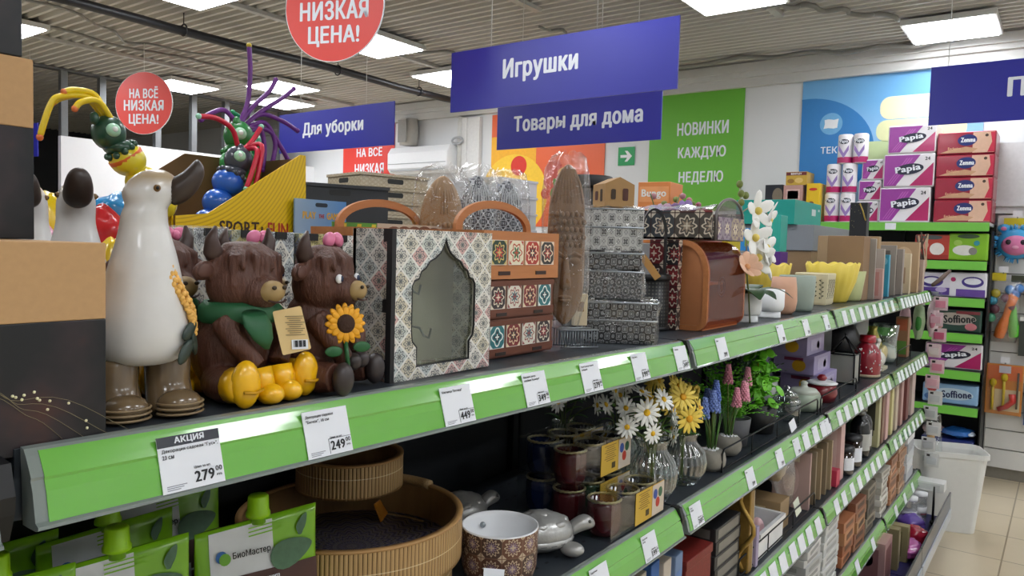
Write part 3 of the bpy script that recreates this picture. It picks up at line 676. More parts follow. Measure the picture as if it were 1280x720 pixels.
        for s in (-1, 1):
            b = MB().ell((s*.041, -.052, .024), (.016, .012, .024)).tube([(s*.040, -.034, .021), (s*.041, -.052, .022)], [.0185, .017], 14).build('boot', M_BOOTY, t)
            MB().tube([(s*.041-.012, -.0635, .019), (s*.041, -.0655, .017), (s*.041+.012, -.0635, .019)], .0018, 6).build('heel_line', P('c99406', .4), b)
            MB().ell((s*.013, -.056, .011), (.0125, .016, .011)).tube([(s*.014, -.042, .036), (s*.013, -.048, .012)], [.0125, .0125], 14).build('front_boot', M_BOOTY, t)
    return t
def thing_part(name, parent, loc):
    m = MB().ell((0, .001, 0), (.004, .002, .004), seg=8, rings=6).build(name, P('5b3a18', .7), parent, loc); return m
bz = lambda x: zt(x)-.0005
bull('brown highland bull figure in yellow boots and green scarf, nearest, with a paper tag', (.478, .083, bz(.478)), R(8))
bull('brown bull figure with a pink bow holding a sunflower', (.574, .071, bz(.574)), R(22), True)
bull('brown bull figure with green scarf in the second row, left of the nearest bull', (.438, .178, bz(.44)), R(8))
bull('brown bull figure with pink bow in the second row between nearest bulls', (.548, .175, bz(.55)), R(12), True)
bull('brown bull figure with pink bow in the back row beside the nearest goose', (.488, .262, bz(.49)), R(5), True)
t = thing('hang_tag', 'cream paper tag with a barcode tied to the nearest brown bull', 'tag', (.506, .026, zt(.5)+.050), R(-24))
MB().prism(rrect(.030, .047, .002, 0, .0235), .0008, 0, frame((0, 0, 0), (1, -.0, .08), (-.08, .28, 1))).build('card', P('e2c489', .7, var=.04), t, rot=(0, R(-6), 0))
MT = frame((0, -.0006, 0), (1, 0, .0), (0, .28, 1))
patch(rect(.017, .010, .003, .008), MT @ Matrix.Translation((0, 0, .0012)), M_TAG, t, 'barcode_field', .0002)
for k in range(9): patch(rect(.0006+.0005*(k % 3), .007, -.003+.0014*k, .0087), MT @ Matrix.Translation((0, 0, .0016)), M_INK, t, 'barcode_bar', .0001)
for k in range(10): patch(rect(.020-.004*((k*7) % 3), .0007, -.001, .038-.0022*k), MT @ Matrix.Translation((0, 0, .0013)), P('7d6a48'), t, 'small_print', .0002)
MB().tube([(-.008, .0125, .043), (-.014, .022, .050), (-.018, .032, .054)], .0006, 5).build('cord', P('d8d2c2'), t)

# ------------------------------------------------------------------ key cabinets
K1 = medallion('grey_diamond_tiles', ['c9c6bd', 'b9c0c0', 'd0cbbd', 'c2b79f', 'b2b8bb'], 'dedcd4', '5b5f66', '848a8e', .030, .042, True, .45, 8, .05)
K2 = medallion('ochre_mandala_tiles', ['a39a62', '9aa08f', '8d93a8', 'b0a36c'], 'b4a97c', '6d6a45', 'c2b98a', .045, .045, True, .45, 14, .02)
K3 = medallion('multicolour_diamond_tiles', ['cfcdc6', 'd2cdbc', 'bfc6c4', 'd6d2c8', 'cdc5ae', 'c3c8c0', 'cfa9a2'], 'e2e0da', '575b60', '8f8f88', .033, .031, True, .45, 8, .055)
def spine_box(label, x, y, mat, w=.046, h=.179, d=.17, wrap=False):
    t = thing('key_cabinet', label, 'cabinet', (x, y+d/2, zt(x)+.001), 0, 'boxed key cabinets in a row')
    MB().box((0, 0, h/2), (w, d, h)).build('body', mat, t, bevel=.0012)
    MB().box((0, -d/2-.001, h-.005), (.018, .003, .010)).build('clasp', M_BLACK, t); MB().box((0, -d/2-.001, .012), (.018, .003, .012)).build('clasp', M_BLACK, t)
    MB().box((w/2+.0012, 0, h/2), (.0024, d-.004, h-.006)).build('gap_shade', P('1c1b1e', .6), t)  # dark sheet standing in for the shaded gap beside each cabinet
    if wrap: MB().box((0, 0, h/2+.001), (w+.004, d+.005, h+.003)).build('wrapper', M_CELLO, t)
    return t
for i, (m_, wr, l) in enumerate(((K1, True, 'film-wrapped grey patterned key cabinet leftmost of the row behind the bulls'), (K2, False, 'ochre patterned key cabinet second from the left behind the bulls'), (K1, False, 'grey diamond patterned key cabinet in the middle of the row behind the bulls'),
                              (K2, False, 'ochre and blue mandala key cabinet behind the pink-bow bull'), (K3, False, 'patterned key cabinet at the right end of the row behind the bulls'))):
    spine_box(l, .562+.0505*i, .275 - (.005*i), m_, wrap=wr)
t = thing('key_cabinet', 'large white patterned key cabinet with an arched window, facing the aisle', 'cabinet', (.751, .075, zt(.751)))
w, h, d = .194, .188, .066
def arch_outline():
    pts = [(.052, .016), (.052, .040), (.060, .048), (.062, .060), (.062, .118), (.058, .124), (.050, .127), (.046, .136), (.038, .140), (.030, .149), (.020, .153), (.010, .160), (.004, .168), (0, .178)]
    return pts
ar = arch_outline(); inner = [(-x, z) for x, z in ar[::-1]][:-1]; hole = [(x, z) for x, z in ar] + [(-x, z) for x, z in ar[-2::-1]]
fm = MB(); n = len(hole)                                   # front with the arch cut out: ring between the outline and the rectangle
def to_rect(x, z):
    cx, cz = 0, .09; dx, dz = x-cx, z-cz; k = min((w/2)/abs(dx) if abs(dx) > 1e-6 else 1e9, (h-cz if dz > 0 else cz)/abs(dz) if abs(dz) > 1e-6 else 1e9); return cx+dx*k, cz+dz*k
out = [to_rect(x, z) for x, z in hole]
cor = [(w/2, 0), (w/2, h), (-w/2, h), (-w/2, 0)]
for c in cor: i = min(range(n), key=lambda j: math.dist(out[j], c)); out[i] = c
vs = [(x, -d/2-.0045, z) for x, z in hole] + [(x, -d/2-.0045, z) for x, z in out] + [(x, -d/2+.0005, z) for x, z in hole] + [(x, -d/2+.0005, z) for x, z in out]
fs = []; uv = []
for i in range(n):
    j = (i+1) % n; fs.append((i, i+n, j+n, j)); uv.append([hole[i], out[i], out[j], hole[j]])
    for q in ((i, j, j+2*n, i+2*n), (i+n, i+3*n, j+3*n, j+n)): fs.append(q); uv.append([(0, 0)]*4)
fm.add(vs, fs, 0, False, uv); dr = fm.build('door', K3, t)
MB().tube([(x, -d/2-.0035, z) for x, z in hole], .0016, 6, closed=True, smooth=False).build('window_edge', M_BLACK, dr)
MB().prism(hole, .0012, 0, FRONT(0, -d/2+.001, 0)).build('window_pane', film('dull_pane', 'e9ece6', .12, .08, body=.03, bodycol='9a9c94'), dr)
for s in (-1, 1): MB().box((s*(w/2-.003), .002, h/2), (.006, d-.005, h)).build('side_panel', K3, t)
MB().box((0, d/2-.003, h/2), (w, .006, h)).build('rear_panel', P('d6d1c2', .7), t)
MB().box((-w/2+.0005, -d/2-.002, h/2), (.007, .009, h)).build('dark_corner', P('1d1c1f', .6), t)
MB().box((0, .002, .004), (w-.012, d-.008, .008)).box((0, .002, h-.004), (w-.012, d-.008, .008)).build('shelf_board', K3, t)
for x, z in ((-.026, .120), (-.045, .058), (-.004, .060)): MB().tube([(x, d/2-.006, z), (x, d/2-.030, z-.002), (x+.002, d/2-.036, z-.012), (x+.012, d/2-.036, z-.016), (x+.018, d/2-.034, z-.004)], .0016, 7).build('hook', M_STEEL, t)
for zz in (.02, h-.008, h/2): MB().box((-w/2-.001, -d/2+.004, zz), (.003, .010, .016)).build('hinge', M_BLACK, t)

# ------------------------------------------------------------------ wooden tile chest and baskets
M_WAL = wood('walnut_board', '4a2517', '7b4630', 'x'); M_ORANGEW = wood('reddish_ply', '9a5a30', 'c98650', 'x'); 
TILES = [medallion('tile_a', ['2b1d22'], 'e4ded2', 'e4d9c3', '9a3a3a', .037, lw=.02), medallion('tile_b', ['ddd6c6'], 'f0ece2', '8f3d3a', '40606a', .037, lw=.02), medallion('tile_c', ['7d1f22'], 'e9dfcf', 'e6cfa8', '2b2326', .037, lw=.02), medallion('tile_d', ['1b6f75'], 'e4e7e2', 'e9efe9', '0e2b38', .037, lw=.02, petals=4),
         medallion('tile_e', ['1e3a2c'], 'e4ded2', 'c9b56c', 'c24632', .033, lw=.02), medallion('tile_f', ['e6dcc0'], 'f2ece0', 'b8472f', '3b6a45', .033, lw=.02, petals=6), medallion('tile_g', ['b23322'], 'eee2d2', 'f0d9b8', '1f1a1d', .033, lw=.02), medallion('tile_h', ['2a2320'], 'e6ddd0', 'e8d2b6', '9c2f25', .033, lw=.02, petals=6)]
def tiles_on(par, ids, x0, z, s, step, y, name='tile'):
    for k, i in enumerate(ids):
        m = MB(); c = s/2
        m.add([(x0+k*step-c, y, z-c), (x0+k*step+c, y, z-c), (x0+k*step+c, y, z+c), (x0+k*step-c, y, z+c)] + [(x0+k*step-c, y+.002, z-c), (x0+k*step+c, y+.002, z-c), (x0+k*step+c, y+.002, z+c), (x0+k*step-c, y+.002, z+c)],
              [(0, 1, 2, 3), (0, 4, 5, 1), (1, 5, 6, 2), (2, 6, 7, 3), (3, 7, 4, 0)], 0, False, [[(0, 0), (.037 if i < 4 else .033, 0), (.037 if i < 4 else .033, .037 if i < 4 else .033), (0, .037 if i < 4 else .033)]] + [[(0, 0)]*4]*4)
        m.build(name, TILES[i], par)
def chest(label, loc):
    t = thing('tiled_chest', label, 'chest', loc); w, d = .196, .11
    for k, ids in ((0, (3, 2, 1, 0)), (1, (0, 1, 2, 3))):
        b = MB().box((0, 0, .0305+.061*k), (w, d, .060)).build('tier', M_WAL, t, bevel=.001)
        MB().box((0, -d/2-.0015, .010+.061*k), (w-.004, .003, .012)).box((0, -d/2-.0015, .055+.061*k), (w-.004, .003, .008)).box((-w/2+.009, -d/2-.0015, .034+.061*k), (.012, .003, .034)).build('frame_strip', M_WAL, b)
        tiles_on(b, ids, -.058, .034+.061*k, .036, .0425, -d/2-.0022)
        for x in (-.05, .05): MB().box((x, -d/2-.0034, .0075+.061*k), (.026, .001, .005)).build('slot', P('24140e'), b)
    return t
def basket(label, loc, cards=False):
    t = thing('tiled_basket', label, 'basket', loc); w, d, h = .205, .12, .074
    for s in (-1, 1): MB().box((0, s*(d/2-.004), h/2), (w, .008, h)).build('long_panel', M_ORANGEW, t)
    for s in (-1, 1): MB().box((s*(w/2-.004), 0, h/2), (.008, d-.016, h)).build('end_panel', M_ORANGEW, t)
    MB().box((0, 0, .004), (w-.016, d-.016, .008)).build('bottom', M_ORANGEW, t)
    tiles_on(t, (4, 5, 6, 7), -.066, .041, .038, .044, -d/2-.0022)
    for x in (-.05, .05): MB().box((x, -d/2-.0006, .009), (.030, .001, .006)).build('slot', P('30180c'), t)
    o = []; 
    for k in range(25): a = PI*k/24; o.append((.100*math.cos(a), .078+.046*math.sin(a)))
    i_ = [(x*.86, .078+(z-.078)*.72) for x, z in o[::-1]]
    MB().prism([(.100, .05)] + o + [(-.100, .05), (-.086, .05)] + i_ + [(.086, .05)], .007, 0, FRONT(0, .0035, 0)).build('handle', M_ORANGEW, t)
    return t
chest('walnut two-tier chest with colourful tiles right of the large key cabinet', (.984, .140, zt(.984)+.0005))
basket('reddish wooden basket with an arched handle on the tiled chest', (.988, .142, zt(.984)+.1235))
chest('walnut tiled chest hidden behind the large key cabinet', (.93, .345, zt(.93)+.0005))
basket('reddish wooden basket behind the large key cabinet with a nut picture card in it', (.93, .345, zt(.93)+.1235))
t = thing('picture_card', 'card with walnuts and green hazelnuts printed on it, standing in the rear basket', 'card', (.985, .318, zt(.93)+.134), R(-8))
MB().box((0, 0, .036), (.16, .002, .072)).build('sheet', P('c9b8a2', .5, var=.1, scale=20), t)
m = MB(); r_ = random.Random(5)
for k in range(5): m.prism(circ(.016, 14, -.045+.022*k, .052+.008*r_.random(), .011), .0005, 0, FRONT(0, -.0012-.0004*k, 0))
m.build('walnut_print', P('7a4d35', .6, var=.3, scale=120), t)
m = MB()
for k in range(4): m.prism(circ(.012, 12, .015+.018*k, .030+.010*(k % 2), .009), .0005, 0, FRONT(0, -.0012-.0004*k, 0))
m.build('hazelnut_print', P('8fae55', .5), t)
t = thing('picture_card', 'green and yellow striped card beside the blue game pack', 'card', (.90, .372, zt(.9)+.134), R(-8))
MB().box((0, 0, .036), (.10, .002, .072)).build('sheet', P('5d9a3c', .4), t)
for k in range(3): patch([(-.045+.03*k, .0), (-.03+.03*k, .0), (-.022+.03*k, .07), (-.03+.03*k, .07)], FRONT(0, -.0012, 0), P('d9c23a', .4), t, 'stripe')

# ------------------------------------------------------------------ carved masks
M_MASK = wood('carved_wood', '5d4028', '94704a', 'z', 1.4); M_MASKN = medallion('navy_linework', ['1b2233'], 'c3c7cc', 'b9bec6', '222a3c', .022, .03, True, .5, 4, .05); M_MASKP = wood('pale_carved_wood', '8a6740', 'b08a5c', 'z', 1.2)
def mask(label, loc, rz, mat, face=True, wrap=True, L=.30, w=.033, tilt=0.0):
    t = thing('carved_mask', label, 'mask', loc, rz)
    rings = []; prof = [(0, .10), (.02, .30), (.06, .55), (.12, .80), (.20, .98), (.34, 1.0), (.52, .97), (.68, .95), (.80, .88), (.90, .66), (.97, .35), (1.0, .08)]
    for u, r in prof: rings.append((0, .004*math.sin(u*PI), u*L, w*r, .014*(.5+.5*r)))
    m = MB().loft(rings, 24); 
    b = m.build('board', mat, t, sub=1)
    bm = b.data; ul = bm.uv_layers[0]
    for lp in bm.loops: v = bm.vertices[lp.vertex_index].co; ul.data[lp.index].uv = (v.x, v.z)
    y = -.0135
    if face:
        MB().loft([((0, y, L*.22), (.010, 0, 0), (0, .004, 0)), ((0, y-.006, L*.26), (.0115, 0, 0), (0, .008, 0)), ((0, y-.003, L*.34), (.006, 0, 0), (0, .006, 0)), ((0, y, L*.45), (.005, 0, 0), (0, .004, 0))], 12).build('nose', mat, t, sub=1)
        for s in (-1, 1):
            MB().ell((s*.015, y-.0005, L*.40), (.0105, .005, .007)).build('eyelid', mat, t)
            MB().tube([(s*.004, y-.002, L*.425), (s*.014, y-.004, L*.452), (s*.026, y+.002, L*.43)], .003, 8).build('brow', mat, t)
        MB().ell((0, y-.001, L*.175), (.012, .005, .004)).ell((0, y-.001, L*.155), (.010, .005, .0045)).build('lips', mat, t)
        kn = MB()
        for r_ in range(5):
            for k in range(7): x = (k-3)*.0088+(.0044 if r_ % 2 else 0); kn.ell((x, y+.0035*abs(x)/.03*2.2, L*(.50+.047*r_)), (.0042, .0045, .0052), seg=8, rings=6)
        kn.build('hair_knob_rows', mat, t)
    g = MB()
    for k in range(9): x = (k-4)*.0068; g.tube([(x, y+.003+.0045*abs(x)/.03*1.6, L*.755), (x*.75, y+.003+.003*abs(x)/.03, L*.88), (x*.4, y+.008, L*.965)], .0018, 6)
    g.build('carved_strands', mat, t)
    if wrap:
        r_ = random.Random(int(loc[0]*1e4)); rr = []
        for u, k in ((-.04, .8), (.2, 1.12), (.5, 1.15), (.8, 1.15), (.93, 1.05), (1.01, .8), (1.04, .5)): rr.append((r_.uniform(-.003, .003), 0, u*L+.008, w*k*1.05, .024))
        m = MB(); seg = 30; vs = []; fs = []
        for (cx, cy, cz, rx, ry) in rr:
            for k in range(seg): a = 2*PI*k/seg; q = 1+.07*r_.uniform(-1, 1); vs.append((cx+rx*q*math.cos(a), cy+ry*q*math.sin(a), cz+.004*r_.uniform(-1, 1)))
        for i in range(len(rr)-1):
            for k in range(seg): fs.append((i*seg+k, i*seg+(k+1) % seg, (i+1)*seg+(k+1) % seg, (i+1)*seg+k))
        m.add(vs, fs, 0, False); m.build('plastic_bag', M_CELLO, t)
    return t
mask('tall carved wooden face mask in a clear bag, in front of the lace baskets', (1.150, .105, 1.412), R(-54), M_MASK, L=.285, w=.035)
mask('carved wooden mask with beaded rows in crumpled film behind the arched handle', (1.055, .315, 1.385), R(-30), M_MASKP, L=.29, w=.046)
mask('navy mask with white linework behind the basket handle, left of two', (1.158, .318, 1.385), R(-30), M_MASKN, False, L=.30, w=.042)
mask('navy mask with white linework behind the basket handle, right of two', (1.262, .322, 1.385), R(-30), M_MASKN, False, L=.30, w=.042)
# what the front mask stands on: comb rack and small cards
t = thing('wire_rack', 'small silver wire rack under the wrapped mask', 'rack', (1.160, .085, zt(1.168)+.001), R(-35))
m = MB()
for k in range(14): x = -.034+.0052*k; m.tube([(x, .018, .002), (x, .018, .032), (x, -.018, .032), (x, -.018, .002)], .0009, 5)
for y in (.018, -.018): m.tube([(-.036, y, .032), (.036, y, .032)], .0014, 6).tube([(-.036, y, .002), (.036, y, .002)], .0014, 6)
m.build('wires', M_STEEL, t)
for dx, dy, h_, lb, c in ((-.034, .030, .075, 'cream upright card box left of the mask tip', 'c9bda2'), (.03, -.004, .058, 'cream card with a brown square right of the mask tip', 'd6c6a4')):
    q = thing('card_box', lb, 'box', (1.168+dx, .105+dy, zt(1.168)+.036), R(-45))
    MB().box((0, 0, h_/2-.018 if False else h_/2), (.026, .014, h_)).build('carton', P(c, .6), q, bevel=.0008)
    patch(rect(.012, .018, 0, h_*.6), FRONT(0, -.0072, 0), P('8a6238', .6), q, 'printed_square')

# ------------------------------------------------------------------ lace baskets, lantern, bread bins
M_SILV = medallion('silver_lace', ['c9cbc9', 'd3d4d2'], 'dcdddb', '8d8f90', '3a3b3c', .028, .036, True, .35, 4, .03, metal=.1)
M_DLACE = medallion('dark_lace', ['17181a', '1c1d20'], '34363a', 'a7a9ac', '6f7276', .022, .028, True, .3, 4, .02, metal=.3)
M_MLACE = medallion('grey_lace', ['3f4246', '484b50'], '55585c', 'b4b6b8', '1e1f21', .026, .032, True, .3, 10, .03, metal=.3)
def lace(label, loc, rz, w, d, h, mat, lid=True, wrap=0.0):
    t = thing('lace_basket', label, 'basket', loc, rz)
    hb = h*.56 if lid else h
    MB().box((0, 0, hb/2), (w*.96, d*.96, hb)).build('body', mat, t, bevel=.002)
    if lid: MB().box((0, 0, hb+(h-hb)/2), (w, d, h-hb)).build('lid', mat, t, bevel=.002)
    MB().tube([(-w/2, -d/2, hb), (w/2, -d/2, hb), (w/2, d/2, hb), (-w/2, d/2, hb)], .0022, 6, closed=True, smooth=False).tube([(-w/2, -d/2, h), (w/2, -d/2, h), (w/2, d/2, h), (-w/2, d/2, h)], .002, 6, closed=True, smooth=False).build('rim', M_STEEL, t)
    if wrap:
        r_ = random.Random(int(h*9e4)); n = 14; m = MB(); vs = []; fs = []; hs = (-.001, h*.3, h*.7, h*1.03, h*1.06)
        per = [(-1+2*i/n, -1) for i in range(n)] + [(1, -1+2*i/n) for i in range(n)] + [(1-2*i/n, 1) for i in range(n)] + [(-1, 1-2*i/n) for i in range(n)]
        for j, z in enumerate(hs):
            for x, y in per: q = 1+wrap*r_.uniform(.0, 1)*(1 if j else .1); s_ = .6 if j == 4 else 1; vs.append((x*w/2*q*s_, y*d/2*q*s_, max(.0006, z+(.006*r_.uniform(-1, 1) if 0 < j else 0))))
        P_ = len(per)
        for j in range(4):
            for k in range(P_): fs.append((j*P_+k, j*P_+(k+1) % P_, (j+1)*P_+(k+1) % P_, (j+1)*P_+k))
        m.add(vs, fs).build('plastic_bag', M_CELLO, t)
    return t
z0 = zt(1.3)
lace('dark lace metal basket in crumpled film, lowest of the stack by the rail', (1.322, .090, z0), R(-56), .142, .095, .078, M_DLACE, True, .12)
lace('grey lace metal basket in film, second from the bottom of the stack', (1.335, .110, z0+.084), R(-62), .118, .095, .052, M_MLACE, False, .09)
lace('dark lace metal basket directly under the silver one', (1.338, .113, z0+.141), R(-58), .112, .092, .030, M_DLACE, False, .06)
lace('silver white lace metal box with a lid, topmost of the basket stack', (1.345, .122, z0+.1765), R(-61), .122, .10, .080, M_SILV, True, .035)
t = thing('product_box', 'small kraft box with dark pictures standing on the silver lace box', 'box', (1.345, .12, z0+.2625), R(-35))
MB().prism([(-.032, 0), (.032, 0), (.032, .044), (0, .058), (-.032, .044)], .055, 0, frame((0, .0275, 0), (1, 0, 0), (0, 0, 1))).build('carton', P('a37f50', .65), t)
for x, w_, h_, c in ((-.014, .010, .020, '3a2a18'), (.012, .012, .024, '4a2318')): patch(rrect(w_, h_, .003, x, .024), FRONT(0, -.0280, 0), P(c), t, 'printed_picture')
for x, w_, h_, c in ((-.010, .012, .018, '4a2318'), (.012, .010, .024, '3a2a18')): patch(rrect(w_, h_, .003, x, .022), LEFT(-.0322, 0, 0), P(c), t, 'printed_picture')
t = thing('kraft_hang_tag', 'narrow kraft tag hanging diagonally from the lace baskets', 'tag', (1.362, .025, z0+.125), R(-60))
MB().prism([(-.007, 0), (.007, 0), (.007, .052), (0, .058), (-.007, .052)], .001, 0, frame((0, 0, 0), (.8, 0, .6), (-.6, 0, .8))).build('card', P('b88a4e', .7), t)
MB().tube([(-.033, 0, .046), (-.04, .01, .055), (-.05, .02, .05)], .0007, 5).build('cord', P('c9b38a'), t)
t = thing('black_canister', 'dark ribbed canister with a wide black lid behind the wrapped mask', 'canister', (1.535, .30, zt(1.5)))
MB().lathe([(.045, 0), (.05, .01), (.05, .31), (.045, .318)], 32, fn=lambda a, r, z: r*(1+.012*math.sin(a*24))).build('body', P('232326', .5), t)
MB().lathe([(.02, .318), (.062, .320), (.065, .326), (.065, .344), (.062, .348), (.01, .350)], 40).build('lid', M_BLACK, t)
t = thing('metal_lantern', 'black perforated metal lantern with a tall strap handle behind the lace baskets', 'lantern', (1.60, .155, zt(1.6)))
def perf():
    t_ = NT('punched_metal'); u, w_, _ = t_.sep(t_.co('UV')); a = t_.M('SUBTRACT', t_.M('FRACT', t_.M('DIVIDE', u, .008)), .5); b = t_.M('SUBTRACT', t_.M('FRACT', t_.M('DIVIDE', w_, .008)), .5)
    d = t_.M('SQRT', t_.M('ADD', t_.M('MULTIPLY', a, a), t_.M('MULTIPLY', b, b)))
    return t_.fin(t_.mix(t_.M('LESS_THAN', d, .28), hexc('1c1d1f'), hexc('4a4a46')), .4, .3)
MB().lathe([(.0, 0), (.040, .0), (.042, .005), (.042, .115)], 32).build('body', perf(), t)
MB().lathe([(.042, .113), (.045, .116), (.045, .126), (.03, .130), (.0, .131)], 32).build('rim', M_BLACK, t); MB().lathe([(.042, 0), (.045, .001), (.045, .008), (.042, .010)], 32).build('rim', M_BLACK, t)
o = [(.030*math.cos(PI*k/16), .215+.062*math.sin(PI*k/16)) for k in range(17)]; i_ = [(x*.9, .215+(z-.215)*.93) for x, z in o[::-1]]
MB().prism([(.030, .12)] + o + [(-.030, .12), (-.027, .12)] + i_ + [(.027, .12)], .020, 0, frame((0, 0, 0), (.6, -.8, 0), (0, 0, 1))).build('strap_handle', M_BLACK, t)
M_REDT = medallion('dark_red_tiles', ['5a1a22', '24282c', '6a2026', '3a2a2a'], '2a1a1a', 'd8cdbb', '8a2a30', .05, lw=.02)
M_ACR = film('smoky_acrylic', 'dfc0b0', .09, .04, body=.02, bodycol='b98a70')
M_BAND = medallion('band_tiles', ['5d3a38', '3a3f44', '7a2a2c', '4a4640'], '3a2424', 'cfc7b4', '9a8a78', .062, lw=.02); M_BAND2 = medallion('pale_band_tiles', ['9a8f86', '8a7a86', '9d8a70'], '6a6060', '5a3a5c', 'd8c9a8', .055, lw=.02)
def dshape(d, h, k=0.0, n=14):
    pts = [(d/2-k, k)]
    pts += [(d/2-k, h-k)]
    for i in range(n+1): a = PI/2+PI/2*i/n; pts.append((-d*.05+(d*.45-k)*math.cos(a), h*.62+(h*.38-k)*math.sin(a)))
    for i in range(n//2+1): a = PI+PI/2*i/(n//2); pts.append((-d*.30+(d*.20-k)*math.cos(a), h*.14+(h*.14-k)*math.sin(a)))
    return pts
t = thing('bread_bin', 'wooden bread bin with a curved smoky clear door and tiled end', 'bread bin', (1.772, .105, zt(1.77)), 0)
w, d, h = .245, .135, .207
for s in (-1, 1):
    o = dshape(d, h); i_ = dshape(d, h, .012)
    m = MB(); n = len(o); M_ = frame((s*w/2, 0, 0), (0, 1, 0), (0, 0, 1)); vs = [(x, z, 0) for x, z in o] + [(x, z, 0) for x, z in i_] + [(x, z, -.010*s) for x, z in o] + [(x, z, -.010*s) for x, z in i_]
    fs = []
    for k in range(n): q = (k+1) % n; fs += [(k, q, q+n, k+n), (k+2*n, k+3*n, q+3*n, q+2*n), (k, k+2*n, q+2*n, q), (k+n, q+n, q+3*n, k+3*n)]
    m.add(vs, fs, 0, False, None, M_).build('curved_rim', M_ORANGEW, t)
    MB().prism(i_, .004, 0, frame((s*(w/2-.007), 0, 0), (0, 1, 0), (0, 0, 1))).build('end_panel', P('b5764a', .55, var=.12, scale=30), t)
MB().box((0, d/2-.006, h/2), (w-.02, .010, h)).build('rear_panel', M_ORANGEW, t)
MB().box((0, .0, .005), (w-.02, d*.8, .010)).box((0, .02, h*.5), (w-.02, d*.55, .006)).build('inner_shelf', M_ORANGEW, t)
MB().box((-w/2-.014, .032, h/2), (.022, .072, h)).build('tiled_end', M_REDT, t)
o = dshape(d, h, -.001); n = len(o); m = MB(); m.add([(-w/2+.004, x, z) for x, z in o[1:]] + [(w/2-.004, x, z) for x, z in o[1:]], [(k, k+1, k+n, k+n-1) for k in range(n-2)], 0, True).build('clear_door', M_ACR, t)
for zz, rr in ((.10, .022), (.10, .014)): MB().lathe([(rr, 0), (rr+.0015, .001), (rr, .002)], 28, M=frame((-.03, -d/2+.004, zz), (1, 0, 0), (0, 0, 1)), closed=True).build('finger_ring', P('7a4a30', .4), t)
t = thing('tiled_organiser', 'patterned organiser with a clear arched end lying on the bread bin', 'organiser', (1.80, .145, zt(1.8)+.2095))
MB().box((0, 0, .0025), (.21, .185, .005)).box((-.1025, 0, .035), (.005, .185, .068)).box((.1025, 0, .035), (.005, .185, .068)).build('tiled_side', M_BAND, t)
MB().box((0, .09, .035), (.20, .005, .068)).build('tiled_rear', M_BAND, t)
MB().box((0, -.0985, .028), (.172, .004, .054)).build('tiled_front', M_BAND2, t)
arc = [(.088*math.cos(PI*k/20), .050+.050*math.sin(PI*k/20)) for k in range(21)]
MB().prism([(.088, .0)] + arc + [(-.088, 0)], .002, 0, FRONT(0, -.094, 0)).build('clear_arch', film('grey_acrylic', 'd6d2d2', .08, .05, body=.06, bodycol='8f8a8a'), t)
MB().tube([(.09, -.0955, .0)] + [(x*1.02, -.0955, z) for x, z in arc] + [(-.09, -.0955, 0)], .0035, 6).build('arch_rim', P('6a6462', .35), t)
m = MB(); n = 14; m.add([(-.107, -.09+.18*k/n, .070+.012*(k/n)**2*0+.004*math.sin(k)) for k in range(n+1)] + [(-.07, -.09+.18*k/n, .082+.003*math.cos(k)) for k in range(n+1)] + [(.09, -.09+.18*k/n, .076) for k in range(n+1)], [(k, k+1, k+n+2, k+n+1) for k in range(n)] + [(k+n+1, k+n+2, k+2*n+3, k+2*n+2) for k in range(n)], 0, True)
m.build('film_cover', film('thin_film', 'f4f4f4', .25, .12, .15, 25, body=.25, bodycol='e8e8ee'), t)

# ------------------------------------------------------------------ plants in pots
M_POTW = P('e6e9ea', .4, var=.03); M_LEAF = P('2f4f2c', .4, var=.2, scale=30); M_STEM = P('5c6e33', .5)
def ribbed_pot(label, loc, r=.037, h=.076, mat=M_POTW, foot=True, ribs=36, group=None):
    t = thing('ribbed_pot', label, 'pot', loc, 0, group)
    MB().lathe([(r*.5, .017), (r*.82, .018), (r*.95, .023), (r, .032), (r, h), (r*.94, h), (r*.93, h-.02), (0.0005, h-.022)], 108, fn=lambda a, q, z: q*(1+(.018*abs(math.cos(a*ribs/2)) if q > r*.95 else 0))).build('bowl', mat, t)
    MB().lathe([(0.0005, 0), (r*.80, 0), (r*.80, .003), (r*.78, .018)], 36).build('foot', mat, t)
    MB().lathe([(0.0005, h-.012), (r*.9, h-.014)], 24).build('soil', P('3d2f24', .9), t)
    return t
def petal_flower(par, c, out, size, mat, cmat, n=5, name='flower', width=.55, cup=.25):
    out = Vector(out).normalized(); X = out.orthogonal().normalized(); Y = out.cross(X); m = MB()
    for k in range(n):
        a = 2*PI*k/n+.3; dv = X*math.cos(a)+Y*math.sin(a); tv = out.cross(dv); ax = (dv+out*cup).normalized(); nv = ax.cross(tv)
        T = Matrix(((ax.x, tv.x, nv.x, c[0]+ax.x*size*.55), (ax.y, tv.y, nv.y, c[1]+ax.y*size*.55), (ax.z, tv.z, nv.z, c[2]+ax.z*size*.55), (0, 0, 0, 1)))
        m.ell((0, 0, 0), (size*.55, size*width*.5, size*.05), seg=10, rings=6, M=T)
    f = m.build(name, mat, par)
    MB().ell(tuple(Vector(c)+out*size*.14), (size*.2,)*3, seg=10, rings=7).build('flower_centre', cmat, f)
    return f
def leafblade(m, base, d, length, width, bend=.3, seg=6):
    d = Vector(d).normalized(); s = d.cross(Vector((0, 0, 1))); s = s.normalized() if s.length > .01 else Vector((1, 0, 0)); rg = []; p = Vector(base)
    for i in range(seg+1):
        u = i/seg; w_ = width*math.sin(PI*min(.97, max(.06, u*.92+.05)))
        rg.append((tuple(p), tuple(s*w_), tuple(d.cross(s)*.0012))); dd = (d+Vector((0, 0, -bend*u*2))).normalized(); p = p+dd*length/seg
    m.loft(rg, 8)
ribbed_pot('white ribbed footed pot holding the white orchid, nearest the bread bin', (1.988, .062, ZL[0]), .036, .076, group=None)
ribbed_pot('white ribbed footed pot beside the pink pot', (2.185, .066, ZL[0]), .040, .080)
